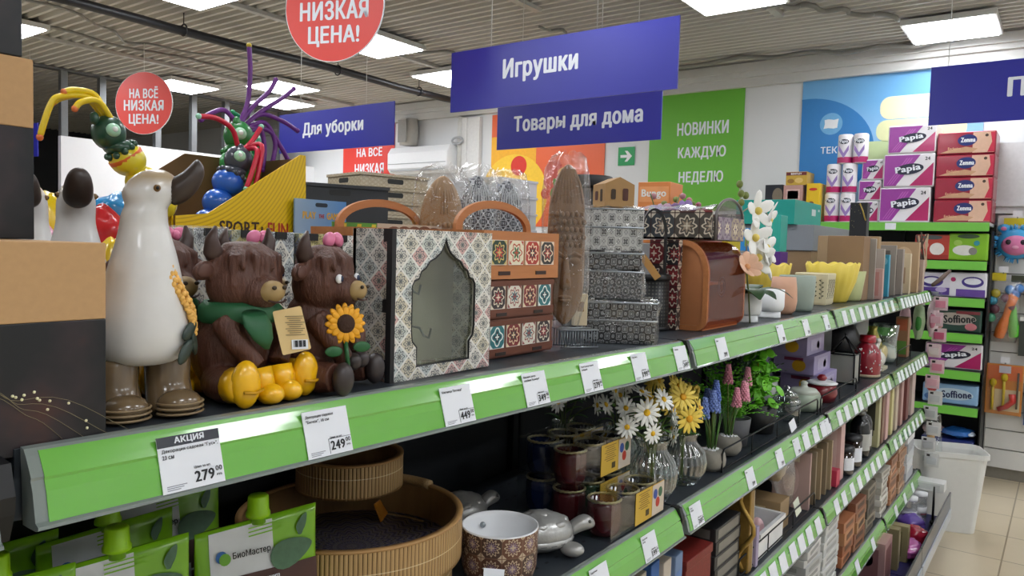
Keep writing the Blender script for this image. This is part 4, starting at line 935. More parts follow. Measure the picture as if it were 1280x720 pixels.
W_PET = P('f0f1ee', .5, var=.03); Y_CEN = P('d9c25a', .5)
t = thing('orchid', 'tall white artificial orchid standing in the nearest white pot', 'orchid', (1.988, .062, ZL[0]+.066))
st = [(0, 0, 0), (-.015, .0, .07), (-.03, .0, .15), (-.045, .01, .22), (-.055, .015, .29)]
MB().tube(st, .0022, 7).tube([(-.045, .01, .22), (-.005, -.01, .245), (.04, -.02, .235), (.075, -.02, .215)], .0018, 6).tube([(-.03, 0, .13), (.02, -.01, .165), (.06, -.02, .15)], .0018, 6).build('stem', P('a9a58c', .5), t)
for c in ((-.055, .015, .292), (-.02, .01, .265), (-.047, .012, .245), (-.05, .012, .268)): MB().ell(c, (.0085, .0085, .010)).build('bud', P('6e7a3a', .5, var=.2, scale=60), t)
for c, o_ in (((.0, -.012, .225), (-.4, -1, .1)), ((.06, -.02, .205), (.2, -1, -.2)), ((-.01, -.012, .155), (-.5, -1, .1)), ((.045, -.022, .130), (0, -1, .1)), ((.01, -.015, .105), (-.4, -1, -.1)), ((.075, -.018, .090), (.3, -1, 0))):
    petal_flower(t, c, o_, .052, W_PET, Y_CEN, 5, 'blossom', .62, .35)
m = MB()
for a, l in ((10, .15), (170, .11), (-60, .13), (215, .12), (-110, .10)): leafblade(m, (0, 0, .0), (math.cos(R(a)), math.sin(R(a)), .8), l, .029, .75)
m.build('leaves', M_LEAF, t)
t = thing('orchid', 'burgundy artificial orchid low behind the bread bin end', 'orchid', (2.03, .165, ZL[0]))
MB().tube([(0, 0, .0), (-.01, -.01, .08), (-.03, -.02, .11)], .002, 6).tube([(0, 0, 0), (.03, -.01, .07), (.035, -.015, .12)], .002, 6).build('stem', P('3a2a28'), t)
for c in ((-.04, -.03, .115), (-.01, -.03, .10), (.0, -.02, .125)): petal_flower(t, c, (-.6, -1, .2), .032, P('7d1f45', .45, var=.15), P('3a1020'), 5, 'blossom', .8)
m = MB()
for a in (-30, 60, 200): leafblade(m, (0, 0, .03), (math.cos(R(a)), math.sin(R(a)), .5), .09, .017, .8)
m.build('leaves', M_LEAF, t)
MB().lathe([(.0005, 0), (.024, 0), (.03, .045), (.027, .045), (.0005, .04)], 24).build('pot', P('3a3432', .6), t)
t = thing('ranunculus_sprig', 'peach artificial blossom leaning over the end of the bread bin', 'flower', (1.95, .04, ZL[0]))
MB().tube([(0, 0, .0), (-.02, 0, .08), (-.06, -.005, .14)], .0018, 6).build('stem', M_STEM, t)
petal_flower(t, (-.065, -.006, .145), (-.5, -.8, .5), .038, P('e2b79a', .5, var=.1), P('d9a070'), 7, 'blossom', .9, .6); petal_flower(t, (-.05, -.006, .135), (-.2, -.8, .7), .030, P('e6c3a6', .5), P('d9a070'), 6, 'blossom', .9, .6)
# artificial flowers on the rear half, above the organiser
t = thing('flower_branch', 'branch with green berries and lilac blossoms behind the organiser', 'flower', (2.20, .40, ZL[0]))
MB().lathe([(.0005, 0), (.05, 0), (.045, .02), (.035, .20), (.032, .20), (.0005, .19)], 24).build('vase', P('4a4a55', .4), t)
MB().tube([(0, 0, .18), (.05, .0, .30), (.09, 0, .36)], .002, 6).tube([(0, 0, .18), (-.08, 0, .30), (-.12, 0, .35)], .002, 6).tube([(0, 0, .18), (.15, 0, .29), (.24, 0, .33)], .002, 6).build('stem', M_STEM, t)
r_ = random.Random(4)
for k in range(14): x = -.14+.40*k/13; MB().ell((x, r_.uniform(-.03, .03), .315+r_.uniform(-.02, .045)), (.010,)*3, seg=10, rings=8).build('berry', P(('7d8a45', '9a5a6a', '6a7a3a', 'b07a80')[k % 4], .5), t)
for x, z, c in ((.02, .285, 'a78fc4'), (.055, .30, '9b82bd'), (-.10, .28, 'c4a1b8'), (.19, .285, 'c79aa5'), (.08, .28, 'b59fd0'), (-.04, .285, '8a6f9f')): petal_flower(t, (x, -.03, z), (-.5, -1, .3), .042, P(c, .55, var=.1), P('d9d3c0'), 6, 'blossom', .9, .5)

def pot(label, name, loc, prof, mat, seg=48, fn=None, extra=None):
    t = thing(name, label, 'pot', loc); MB().lathe(prof, seg, fn=fn).build('body', mat, t)
    return t
pot('peach ribbed vase between the white and sage pots', 'peach_vase', (2.345, .075, ZL[0]), [(.0005, 0), (.026, 0), (.036, .012), (.040, .04), (.038, .08), (.034, .112), (.031, .112), (.034, .06), (.0005, .01)], P('d0a287', .55, var=.05))
pot('sage green finely ribbed pot beside the printed cream pot', 'sage_pot', (2.52, .085, ZL[0]), [(.0005, 0), (.046, 0), (.050, .01), (.054, .06), (.056, .112), (.052, .114), (.049, .06), (.0005, .012)], P('93a196', .5, var=.05), 48, lambda a, r, z: r*(1+.010*math.sin(z*1400)))
pot('pale cream pot with a leafy edge between the sage and printed pots', 'cream_vase', (2.72, .17, ZL[0]), [(.0005, 0), (.04, 0), (.045, .03), (.042, .09), (.038, .09), (.0005, .01)], P('d9c0a2', .5, var=.15, scale=40))
t = pot('cream square pot printed with dark botanical sprigs', 'printed_pot', (2.93, .135, ZL[0]), [(.0005, 0), (.07, 0), (.074, .008), (.082, .112), (.078, .115), (.07, .03), (.0005, .015)], P('d8cfab', .5, var=.06), 4)
t.rotation_euler = (0, 0, 0); kids(t)[0].rotation_euler = (0, 0, R(45)); 
for p in kids(t)[0].data.polygons: p.use_smooth = False
for k in range(4):
    m = MB(); x0 = -.036+.024*k
    for q in range(9): s_ = 1 if q % 2 else -1; m.prism([(x0+s_*.002, .02+.008*q), (x0+s_*.009, .026+.008*q), (x0+s_*.003, .029+.008*q)] if s_ > 0 else [(x0-.002, .02+.008*q), (x0-.003, .029+.008*q), (x0-.009, .026+.008*q)], .0004, 0)
    m.prism(rect(.0012, .08, x0, .055), .0004, 0)
    for F in (frame((0, -.0508, 0), (1, 0, 0), (0, -.085, 1)), frame((-.0508, 0, 0), (0, -1, 0), (-.085, 0, 1))):
        q = MB(); q.v = [tuple(F @ Vector(v)) for v in m.v]; q.f = m.f; q.mi = m.mi; q.uv = m.uv; q.sm = m.sm; q.build('sprig_print', P('45452f', .6), t)
M_YEL = P('e6cf57', .45, var=.05)
for lb, loc, s_ in (('yellow pot with a wavy rim behind the printed cream pot, nearer the orchid', (2.86, .30, ZL[0]), .95), ('large yellow pot with a wavy rim right of the printed cream pot', (3.13, .125, ZL[0]), 1.0)):
    t = pot(lb, 'wavy_pot', loc, [(.0005, 0), (.055, 0), (.060, .01), (.085, .08), (.098, .148), (.094, .15), (.08, .08), (.0005, .02)], M_YEL, 72, lambda a, r, z: r*(1+.02*math.sin(a*18)*min(1, z/.05)))
    for v in kids(t)[0].data.vertices:
        if v.co.z > .14: v.co.z += .006*math.sin(math.atan2(v.co.y, v.co.x)*9)
    t.scale = (s_,)*3
pot('pale green pot beyond the large yellow pot', 'sage_pot', (3.29, .105, ZL[0]), [(.0005, 0), (.05, 0), (.055, .01), (.07, .12), (.066, .12), (.0005, .02)], P('b9c08a', .5))

# upright boards, frames and letters farther along
def slab(label, name, x, y, w, d, h, col, rz=0.0, z=ZL[0], cat='board', feats=(), rough=.6):
    t = thing(name, label, cat, (x, y, z), rz); MB().box((0, 0, h/2), (w, d, h)).build('body', P(col, rough, var=.06, scale=20), t, bevel=min(.002, d*.2))
    for kind, cx, cz, fw, fh, c in feats:
        M_ = FRONT(0, -d/2-.0002, 0) if kind[0] == 'f' else LEFT(-w/2-.0002, 0, 0)
        patch((circ(fw/2, 20, cx, cz, fh/2) if kind[1] == 'o' else rect(fw, fh, cx, cz)), M_, P(c, .5), t, 'printed_panel')
    return t
slab('brown cardboard box standing upright beside the yellow pot', 'cardboard_box', 3.38, .125, .12, .14, .262, '8f7254', 0, cat='box', feats=(('lr', .02, .08, .03, .004, '6d5538'),))
slab('grey rounded board leaning beside the brown cardboard box', 'grey_board', 3.46, .085, .03, .10, .255, '9b948c', R(6))
slab('thin pale pink notebook between the grey boards', 'notebook', 3.53, .06, .03, .09, .13, 'cfa9a2', R(4), cat='notebook', feats=(('lr', 0, .065, .06, .10, 'c78d86'),))
slab('whitewashed frame with an oval opening', 'oval_frame', 3.62, .09, .035, .12, .215, 'a1978c', R(3), cat='frame', feats=(('lo', .0, .11, .05, .13, '6d645b'),))
slab('tan board with a wavy top behind the oval frame', 'wavy_board', 3.72, .20, .05, .26, .27, 'a68a66', 0)
slab('turquoise bottle-shaped toothbrush holder box between the frames', 'slim_box', 3.79, .055, .03, .035, .19, '3d9fc0', 0, cat='box', feats=(('lo', 0, .16, .02, .03, '7cc6dc'),), rough=.3)
slab('grey wooden letter with a dark edge', 'wooden_letter', 3.92, .10, .04, .13, .235, '8d857c', R(5), cat='letter', feats=(('lr', .02, .15, .04, .12, '5b544e'),))
slab('taupe upright frame near the far end', 'upright_frame', 4.06, .09, .04, .13, .22, '9a9088', 0, cat='frame', feats=(('lr', 0, .11, .08, .16, '7b726a'),))
slab('cream box with brown floral print near the far end', 'printed_box', 4.24, .075, .06, .11, .20, 'c9b798', R(3), cat='box', feats=(('lr', 0, .09, .07, .08, 'a08468'), ('lo', .0, .16, .05, .05, 'b59a7a')))
slab('tan heart-topped board last but one on the top shelf', 'printed_board', 4.42, .12, .05, .22, .26, 'b59876', 0, feats=(('lo', .04, .19, .08, .09, 'cbb08e'), ('lo', -.04, .19, .08, .09, 'd4bd9c')))
slab('pinkish floral box at the far end of the top shelf', 'printed_box', 4.60, .07, .06, .12, .17, 'b7a294', 0, cat='box', feats=(('lr', .0, .08, .09, .10, '93806f'),))
t = thing('gift_bag', 'tall dark dotted gift box with a gold ribbon standing behind the boards', 'gift box', (3.86, .19, ZL[0]+.0005)); w = .075
MB().box((0, 0, .215), (.06, .075, .43)).build('body', P('17191f', .45, var=.15, scale=200), t, bevel=.003)
MB().tube([(-.032, -.005, .425), (-.034, -.02, .39), (-.034, -.028, .36), (-.034, -.034, .345)], .003, 6).build('ribbon', P('b59a4a', .35, .5), t)
m = MB(); r_ = random.Random(2)
for k in range(26): m.ell((-.0302, r_.uniform(-.034, .034), r_.uniform(.05, .42)), (.0008, .0014, .0014), seg=6, rings=5)
m.build('dots', P('9a8f5f', .4), t)
t = thing('twig_bundle', 'bundle of dark striped twigs standing at the end of the top shelf', 'twigs', (4.67, .04, ZL[0]))
r_ = random.Random(9)
for k in range(11):
    x = r_.uniform(-.03, .03); m = MB(); m.tube([(x, r_.uniform(-.02, .02), .0), (x*1.4, r_.uniform(-.03, .03), .14), (x*1.9+.02, r_.uniform(-.04, .04), .30+.02*r_.random())], .0035, 6); m.build('twig', P(('3a2a22', 'b59f80', '56402f')[k % 3], .6, var=.3, scale=120), t)
tag(MB().tube([(4.72, -.02, 1.40), (4.80, -.05, 1.435), (4.88, -.08, 1.48)], [.010, .012, .009], 8).build('branch', P('5a463c', .7)), 'short dark branch sticking out past the end of the top shelf', 'twig')

# ------------------------------------------------------------------ on the rear half of the shelving
rz_ = zt(.9)
t = thing('cardboard_display', 'yellow cardboard toy display printed SPORT & FUN with slanted sides', 'display box', (.70, .60, zt(1.3)))
def yel():
    tt = NT('yellow_sunburst'); u, w_, _ = tt.sep(tt.co('UV')); r2 = tt.M('SQRT', tt.M('ADD', tt.M('POWER', tt.M('ADD', u, .02), 2.0), tt.M('POWER', tt.M('SUBTRACT', w_, .42), 2.0)))
    s_ = tt.M('GREATER_THAN', tt.M('SINE', tt.M('MULTIPLY', r2, 900.0)), .35)
    return tt.fin(tt.mix(s_, hexc('f0c800'), hexc('d9ae00')), .4)
M_DISP = yel(); M_BRD = P('7a5b3c', .8, var=.06)
side = [(.0, 0), (.275, 0), (.268, .345), (.255, .345), (.06, .222), (.0, .215)]
MB().prism(side, .003, 0, FRONT(0, 0, 0)).build('near_side', M_DISP, t)
MB().prism([(0, .0), (.275, 0), (.268, .345), (.14, .345), (.0, .25)], .003, 0, FRONT(0, .21, 0)).build('far_side', M_BRD, t)
MB().box((.27, .104, .17), (.004, .205, .34)).build('rear_wall', M_BRD, t); MB().box((.137, .104, .002), (.27, .205, .004)).build('bottom', M_BRD, t)
MB().prism([(-.1, 0), (.1, 0), (.1, .215), (.03, .225), (0, .25), (-.03, .225), (-.1, .215)], .003, 0, LEFT(.0, .104, 0)).build('front_lip', M_DISP, t)
txt('SPORT', FRONT(.122, -.0035, .198), .082, .026, P('3a2412', .5), t, bold=.03); txt('&', FRONT(.170, -.0035, .196), .009, .014, P('3a2412', .5), t); txt('FUN', FRONT(.205, -.0035, .198), .046, .026, P('b8321e', .5), t, bold=.03)
txt('FUN', LEFT(-.0035, .115, .16), .05, .03, P('b8321e', .5), t, bold=.03); txt('www.sportfun', FRONT(.05, -.0035, .135), .06, .010, P('3a2412', .5), t)
patch(circ(.011, 20, .250, .197), FRONT(0, -.0035, 0), P('4a1836', .5), t, 'round_badge')
def caterpillar(label, loc, lean, cols, head_c, tent, headdir, hs=.030, collar=None):
    t = thing('balloon_caterpillar', label, 'toy', loc)
    p = Vector((0, 0, .0)); L = Vector(lean).normalized(); n = len(cols)
    for k, c in enumerate(cols):
        r_ = hs*1.0; MB().ell(tuple(p), (r_*.98, r_*.98, r_*.92), M=Matrix.Rotation(.3, 4, 'Y')).build('segment', P(c, .3, coat=.4, var=.04), t); p = p+L*r_*1.5
    h = p+L*hs*.2; m = MB().ell(tuple(h), (hs*.88, hs*.88, hs*.95)).ell(tuple(h-L*hs*.95), (hs*.85, hs*.85, hs*.5))
    for k in range(10): a = 2*PI*k/10; q = L.orthogonal().normalized(); b = L.cross(q); m.ell(tuple(h-L*hs*1.1+(q*math.cos(a)+b*math.sin(a))*hs*.78), (hs*.2,)*3, seg=8, rings=6)
    for s in (-1, 1): m.ell(tuple(h+L*hs*.8+Vector((s*hs*.4, s*hs*.3, 0))), (hs*.25, hs*.25, hs*.35), seg=8, rings=6)
    hd = m.build('head', P(head_c, .35, coat=.4, var=.08), t)
    if collar: MB().lathe([(hs*.8, -.006), (hs*.95, -.002), (hs*.95, .004), (hs*.8, .006)], 24, closed=True, M=Matrix.Translation(h-L*hs*1.55) @ L.to_track_quat('Z', 'Y').to_matrix().to_4x4()).build('collar', P(collar, .4), t)
    d = Vector(headdir).normalized(); e = MB().ell(tuple(h+d*hs*.75), (hs*.38,)*3, seg=16, rings=10).build('eye', P('a9d8b8', .25), hd); MB().ell(tuple(h+d*hs*1.05), (hs*.16,)*3, seg=10, rings=8).build('pupil', P('e8efe8', .2), e)
    for pts, c, tip in tent:
        q = [tuple(h+Vector(x)) for x in pts]; b = MB().tube(q, [.0048]*(len(q)-1)+[.004], 8).build('tentacle', P(c, .35, var=.08), t); MB().ell(q[-1], (.0054,)*3, seg=8, rings=6).build('tip', P(tip, .4), b)
    return t
def sp(*k):   # smooth path through points
    k = [Vector(x) for x in k]; o = []
    for i in range(len(k)-1):
        p0 = k[max(i-1, 0)]; p1 = k[i]; p2 = k[i+1]; p3 = k[min(i+2, len(k)-1)]
        for j in range(5): u = j/5; o.append(.5*((2*p1)+(p2-p0)*u+(2*p0-5*p1+4*p2-p3)*u*u+(3*p1-p0-3*p2+p3)*u**3))
    return o + [k[-1]]
Y_ = 'e8c81a'
caterpillar('yellow balloon caterpillar toy with a dark green head and drooping yellow feelers', (.684, .62, 1.603), (-.62, .0, .80), ['e2d02c', 'e2d02c', 'e2d02c'], '1f4a35',
    [(sp((0, 0, .02), (-.03, 0, .05), (-.07, 0, .045), (-.085, 0, .030), (-.10, 0, -.02)), Y_, 'e0763a'), (sp((0, 0, .02), (-.02, 0, .055), (-.05, 0, .058), (-.066, 0, .052)), Y_, 'e0763a'), (sp((0, -.01, .02), (-.02, -.01, .045), (-.045, -.01, .04), (-.055, -.01, .028)), Y_, 'e0763a'), (sp((0, .01, .02), (-.03, .01, .052), (-.062, .01, .046), (-.078, .01, .035)), Y_, 'e0763a')], (-.15, -1, .1), .029, 'd9641e')
PUR = '6b2a86'
caterpillar('blue balloon caterpillar toy with red feelers in the yellow display', (.80, .66, 1.575), (.45, 0, .9), ['1f5fc4', '1f5fc4', '1f5fc4'], '3a3f4c',
    [(sp((.0, 0, .02), (-.02, -.01, .055), (-.06, -.02, .068), (-.10, -.03, .065)), 'c81e3c', '9fd8c0'), (sp((.01, 0, .02), (.02, -.03, .02), (.0, -.04, -.03), (-.01, -.04, -.055)), 'c81e3c', '9fd8c0'), (sp((.01, 0, .02), (.03, -.03, .03), (.012, -.04, -.04), (.005, -.04, -.07)), 'c81e3c', '9fd8c0'), (sp((.01, 0, .02), (.03, .0, .04), (.05, 0, .07)), 'c81e3c', '9fd8c0')], (-.5, -1, .3), .029)
caterpillar('green balloon caterpillar toy with purple feelers in the yellow display', (.875, .70, 1.60), (.12, .05, 1), ['d9702a', '2a9a4a', '2a9a4a'], '1f7a34',
    [(sp((0, 0, .02), (.02, 0, .07), (.025, 0, .13), (.022, 0, .18)), PUR, 'c9b23a'), (sp((0, 0, .02), (.03, 0, .06), (.07, 0, .10), (.085, 0, .125)), PUR, PUR), (sp((.01, 0, .02), (.05, 0, .055), (.10, 0, .09), (.13, 0, .115)), PUR, PUR), (sp((.01, 0, .02), (.05, 0, .05), (.10, 0, .045), (.14, 0, .03)), PUR, PUR),
     (sp((0, 0, .02), (-.03, 0, .045), (-.06, 0, .035), (-.08, 0, .02)), PUR, PUR), (sp((.02, 0, .02), (.06, 0, .035), (.085, 0, .0), (.08, 0, -.04)), PUR, PUR), (sp((.02, 0, .02), (.07, 0, .02), (.10, 0, -.01), (.115, 0, -.03)), PUR, PUR), (sp((.02, .0, .01), (.05, 0, .02), (.06, 0, -.02), (.055, 0, -.06)), PUR, PUR)], (-.5, -1, .1), .032)
caterpillar('lime and teal balloon caterpillar toy behind the green one', (.93, .745, 1.60), (.1, 0, 1), ['8fb82a', '8fb82a', '8fb82a'], '2aa06a', [(sp((0, 0, .02), (-.02, 0, .05), (-.04, 0, .06)), '2aa06a', '2aa06a')], (-.5, -1, .1), .030)
# soft toys and bags on the rear deck behind the geese
def lump(label, name, loc, r, col, cat, seed, crease=.18, rough=.3, extra=None, z=None):
    rr = random.Random(seed); a = [rr.uniform(0, 6) for _ in range(6)]
    t = thing(name, label, cat, loc)
    MB().ell((0, 0, r[2]), r, fn=lambda x, y, z: 1+crease*(.5*math.sin(5*x+a[0])*math.cos(6*y+a[1])+.35*math.sin(9*z+a[2])+.3*math.sin(11*(x+y)+a[3])), seg=28, rings=18).build('pack', P(col, rough, coat=.4, var=.08, scale=15), t)
    if extra: MB().ell((-r[0]*.35, -r[1]*.80, r[2]*1.05), (r[0]*.45, r[1]*.25, r[2]*.42), fn=lambda x, y, z: 1+.1*math.sin(7*x+a[4])).build('printed_patch', P(extra, .35, coat=.3), t)
    return t
z9 = zt(1.3)
lump('shiny red foil toy pack behind the nearest goose neck', 'toy_pack', (.578, .59, z9+.118), (.035, .04, .052), 'c21a22', 'toy pack', 1)
lump('yellow toy bag to the left of the red pack', 'toy_bag', (.548, .505, z9), (.036, .036, .085), 'e3c022', 'toy bag', 2, extra='d83a2a')
lump('yellow crinkled bag between the two rear geese', 'toy_bag', (.500, .63, z9), (.045, .05, .125), 'f0cf1a', 'toy bag', 3)
lump('blue foil toy pack above the red one', 'toy_pack', (.640, .675, z9+.140), (.04, .04, .055), '1f86c4', 'toy pack', 4)
lump('pink soft toy at the left behind the rear goose', 'soft_toy', (.455, .53, z9), (.05, .05, .095), 'c77a98', 'soft toy', 5, .1, .7)
lump('lilac soft toy low behind the goose neck', 'soft_toy', (.74, .54, z9), (.045, .045, .085), '8d78c0', 'soft toy', 6, .1, .7)
for i, (x, y, z, l, c) in enumerate(((.578, .59, 0, 'red carton under the red foil pack', 'a32026'), (.640, .675, 0, 'white and red carton under the blue foil pack', 'd8d0cc'), (.62, .77, 0, 'tall white and red toy carton behind the blue pack', 'd9cfc9'))):
    t = thing('toy_carton', l, 'box', (x, y, z9)); hh = .1175 if i == 0 else (.1395 if i == 1 else .245)
    MB().box((0, 0, hh/2), (.06 if i < 2 else .11, .06 if i < 2 else .05, hh)).build('carton', P(c, .4), t, bevel=.001); patch(rect(.03, hh*.35, 0, hh*.7), FRONT(0, -.0302 if i < 2 else -.0252, 0), P('c8402e', .4), t, 'printed_panel')
t = thing('toy_carton', 'tan cardboard carton just left of the second-row goose head', 'box', (.66, .84, z9))
MB().box((0, 0, .12), (.10, .03, .24)).build('carton', P('c99a3a', .5), t, bevel=.001); patch(rect(.06, .03, 0, .2), FRONT(0, -.0153, 0), P('e0b85a', .5), t, 'printed_panel')
t = thing('game_pack', 'light blue hang-pack reading PLAY THE GAME beside the yellow display', 'toy pack', (.985, .585, zt(1.3)), 0)
def bluegrad():
    tt = NT('blue_pack_print'); u, w_, _ = tt.sep(tt.co('UV')); f = tt.M('MULTIPLY_ADD', u, 5.0, .5); return tt.fin(tt.mix(f, hexc('a9bccb'), hexc('2f86d0')), .3)
MB().box((.012, 0, .13), (.128, .004, .26)).build('header_card', bluegrad(), t); MB().box((.012, -.018, .085), (.11, .03, .15)).build('blister', P('b0744a', .4), t)
MB().prism(rrect(.030, .008, .004, .012, .250), .0006, 0, FRONT(0, -.0022, 0)).build('hang_slot', P('2a3440', .6), t)
for s, x, w_, c in (('PLAY', -.018, .032, 'e8b43a'), ('THE', .012, .014, 'b8321e'), ('GAME', .042, .034, 'e8b43a')): txt(s, FRONT(x, -.0024, .229 if s != 'THE' else .228), w_, .014 if s != 'THE' else .008, P(c, .4), t, bold=.05)
# black crate and stacked patterned baskets on the rear half of the next run
def crate(label, name, loc, w, d, h, col, rz=0.0, holes=True, group=None):
    t = thing(name, label, 'crate', loc, rz, group)
    m = MB()
    for s in (-1, 1): m.box((0, s*(d/2-.003), h/2), (w, .006, h)).box((s*(w/2-.003), 0, h/2), (.006, d-.012, h))
    m.box((0, 0, .003), (w-.012, d-.012, .006)); m.build('shell', col, t, bevel=.0015)
    for s in (-1, 1):
        MB().box((0, s*(d/2+.002), h-.006), (w+.008, .008, .012)).box((s*(w/2+.002), 0, h-.006), (.008, d, .012)).build('rim', col, t)
    if holes: [MB().prism(rrect(.085, .022, .008, 0, h-.032), .0006, 0, F_).build('hand_hole', P('2a2a28', .8), t) for F_ in (LEFT(-w/2-.0004, 0, 0), FRONT(0, -d/2-.0004, 0))]
    return t
# the next run of shelving behind
t = thing('shelf_unit', 'farther run of shelving whose top carries crates and cartons', 'shelving', (2.6, 2.0, 0))
MB().box((0, 0, .68), (3.4, .78, 1.32)).build('body', P('c9cbcc', .5), t); MB().box((0, 0, 1.352), (3.4, .80, .024)).build('top_shelf', M_ANTH, t)
M_RAT = medallion('cream_pressed_pattern', ['b3a68e', 'ada087'], 'a09278', '8f8067', 'c4b8a0', .03, .02, True, .6, 6, .05)
for k in range(8): crate('cream patterned plastic basket, one of a nested stack beyond the black crate', 'patterned_basket', (2.52, 2.02, 1.366+.0005+.0615*k), .36, .30, .060, M_RAT, R(-12), True, 'stacked cream patterned baskets')
crate('black plastic crate with an oval hand hole in front of the cream baskets', 'black_crate', (2.02, 1.80, 1.365), .40, .34, .400, P('26282b', .5), R(-20))
t = thing('lidded_box', 'dark green lidded box right of the cream baskets', 'box', (3.0, 2.1, 1.365)); MB().box((0, 0, .18), (.14, .16, .36)).build('body', P('1d4a34', .4), t, bevel=.004); MB().box((0, 0, .366), (.15, .17, .012)).build('lid', P('1d4a34', .4), t)
for k in range(6): crate('clear plastic tub, one of a nested stack behind the carved masks', 'clear_tub', (3.42, 2.02, 1.366+.092*k), .34, .34, .09, film('tub_plastic', 'f2f4f6', .25, .1, body=.45, bodycol='f2f5f8') if k == 0 else bpy.data.materials['tub_plastic'], 0, False, 'nested clear plastic tubs')
def carton(label, loc, w, d, h, col, feats=(), text=None, rz=0.0, cat='box', name='carton_box', tc='f4f0e8'):
    t = thing(name, label, cat, loc, rz); MB().box((0, 0, h/2), (w, d, h)).build('carton', P(col, .4, var=.04), t, bevel=.0015)
    for kind, cx, cz, fw, fh, c in feats:
        M_ = FRONT(0, -d/2-.0003, 0) if kind[0] == 'f' else LEFT(-w/2-.0003, 0, 0)
        patch((circ(fw/2, 20, cx, cz, fh/2) if kind[1] == 'o' else rect(fw, fh, cx, cz)), M_, P(c, .4), t, 'printed_panel', .0008)
    if text:
        for s, f, cx, cz, tw, th in text: txt(s, FRONT(cx, -d/2-.0015, cz) if f == 'f' else LEFT(-w/2-.0015, -cx, cz), tw, th, P(tc, .4), t, bold=.04)
    return t
carton('orange puzzle carton reading Bungo behind the kraft product box', (2.36, .50, ZL[0]+.205), .13, .11, .20, 'e08a4a', (('lo', .01, .10, .06, .03, 'e85a1e'), ('lo', -.02, .06, .05, .025, 'e8691e'), ('lr', 0, .16, .10, .05, 'f0a468'), ('lr', 0, .025, .10, .03, 'd9ccc0')), [('Bungo', 'l', 0, .16, .085, .032)], R(6))
carton('plain grey carton under the puzzle carton', (2.36, .52, ZL[0]+.0005), .16, .16, .203, '8f8d8c')
carton('yellow carton behind the lilac blossoms', (2.95, .52, ZL[0]+.18), .14, .13, .14, 'd0b82f', (('lr', 0, .06, .08, .06, 'b89a2a'),))
carton('white carton under the yellow carton', (2.95, .52, ZL[0]), .18, .16, .179, 'cfcfd2')
carton('pink and green striped carton under the yellow one', (2.66, .50, ZL[0]), .14, .16, .262, 'c79aa0', (('lr', 0, .2, .10, .06, '7d8a4a'),))
carton('bright blue shallow box with a green fruit print beyond the arched organiser', (3.42, .60, ZL[0]+.19), .16, .30, .10, '2f8fd8', (('lr', .09, .05, .08, .06, '8fb83a'), ('lr', -.08, .05, .10, .05, '5fb0e6')))
carton('grey carton below the bright blue box', (3.42, .60, ZL[0]), .2, .32, .189, '9a9fa3')
carton('teal carton standing behind the white orchid', (3.12, .36, ZL[0]+.19), .09, .09, .145, '2aa79c'); carton('purple carton under the teal one', (3.12, .36, ZL[0]), .10, .10, .189, '5a2f8f')
carton('long grey carton lying on the brown carton behind the yellow pots', (4.42, .62, ZL[0]+.20), .92, .40, .13, '8d9196', (('fr', .05, .07, .05, .012, '7d8186'),))
carton('brown carton beneath the long grey carton', (4.42, .62, ZL[0]), .90, .38, .199, '9a7d5a')
carton('teal carton with a small white label on the long grey carton', (4.18, .66, ZL[0]+.331), .50, .30, .125, '1fa596', (('fr', .10, .075, .075, .035, 'd8e4e2'), ('fr', .20, .09, .03, .012, 'd8e4e2')))

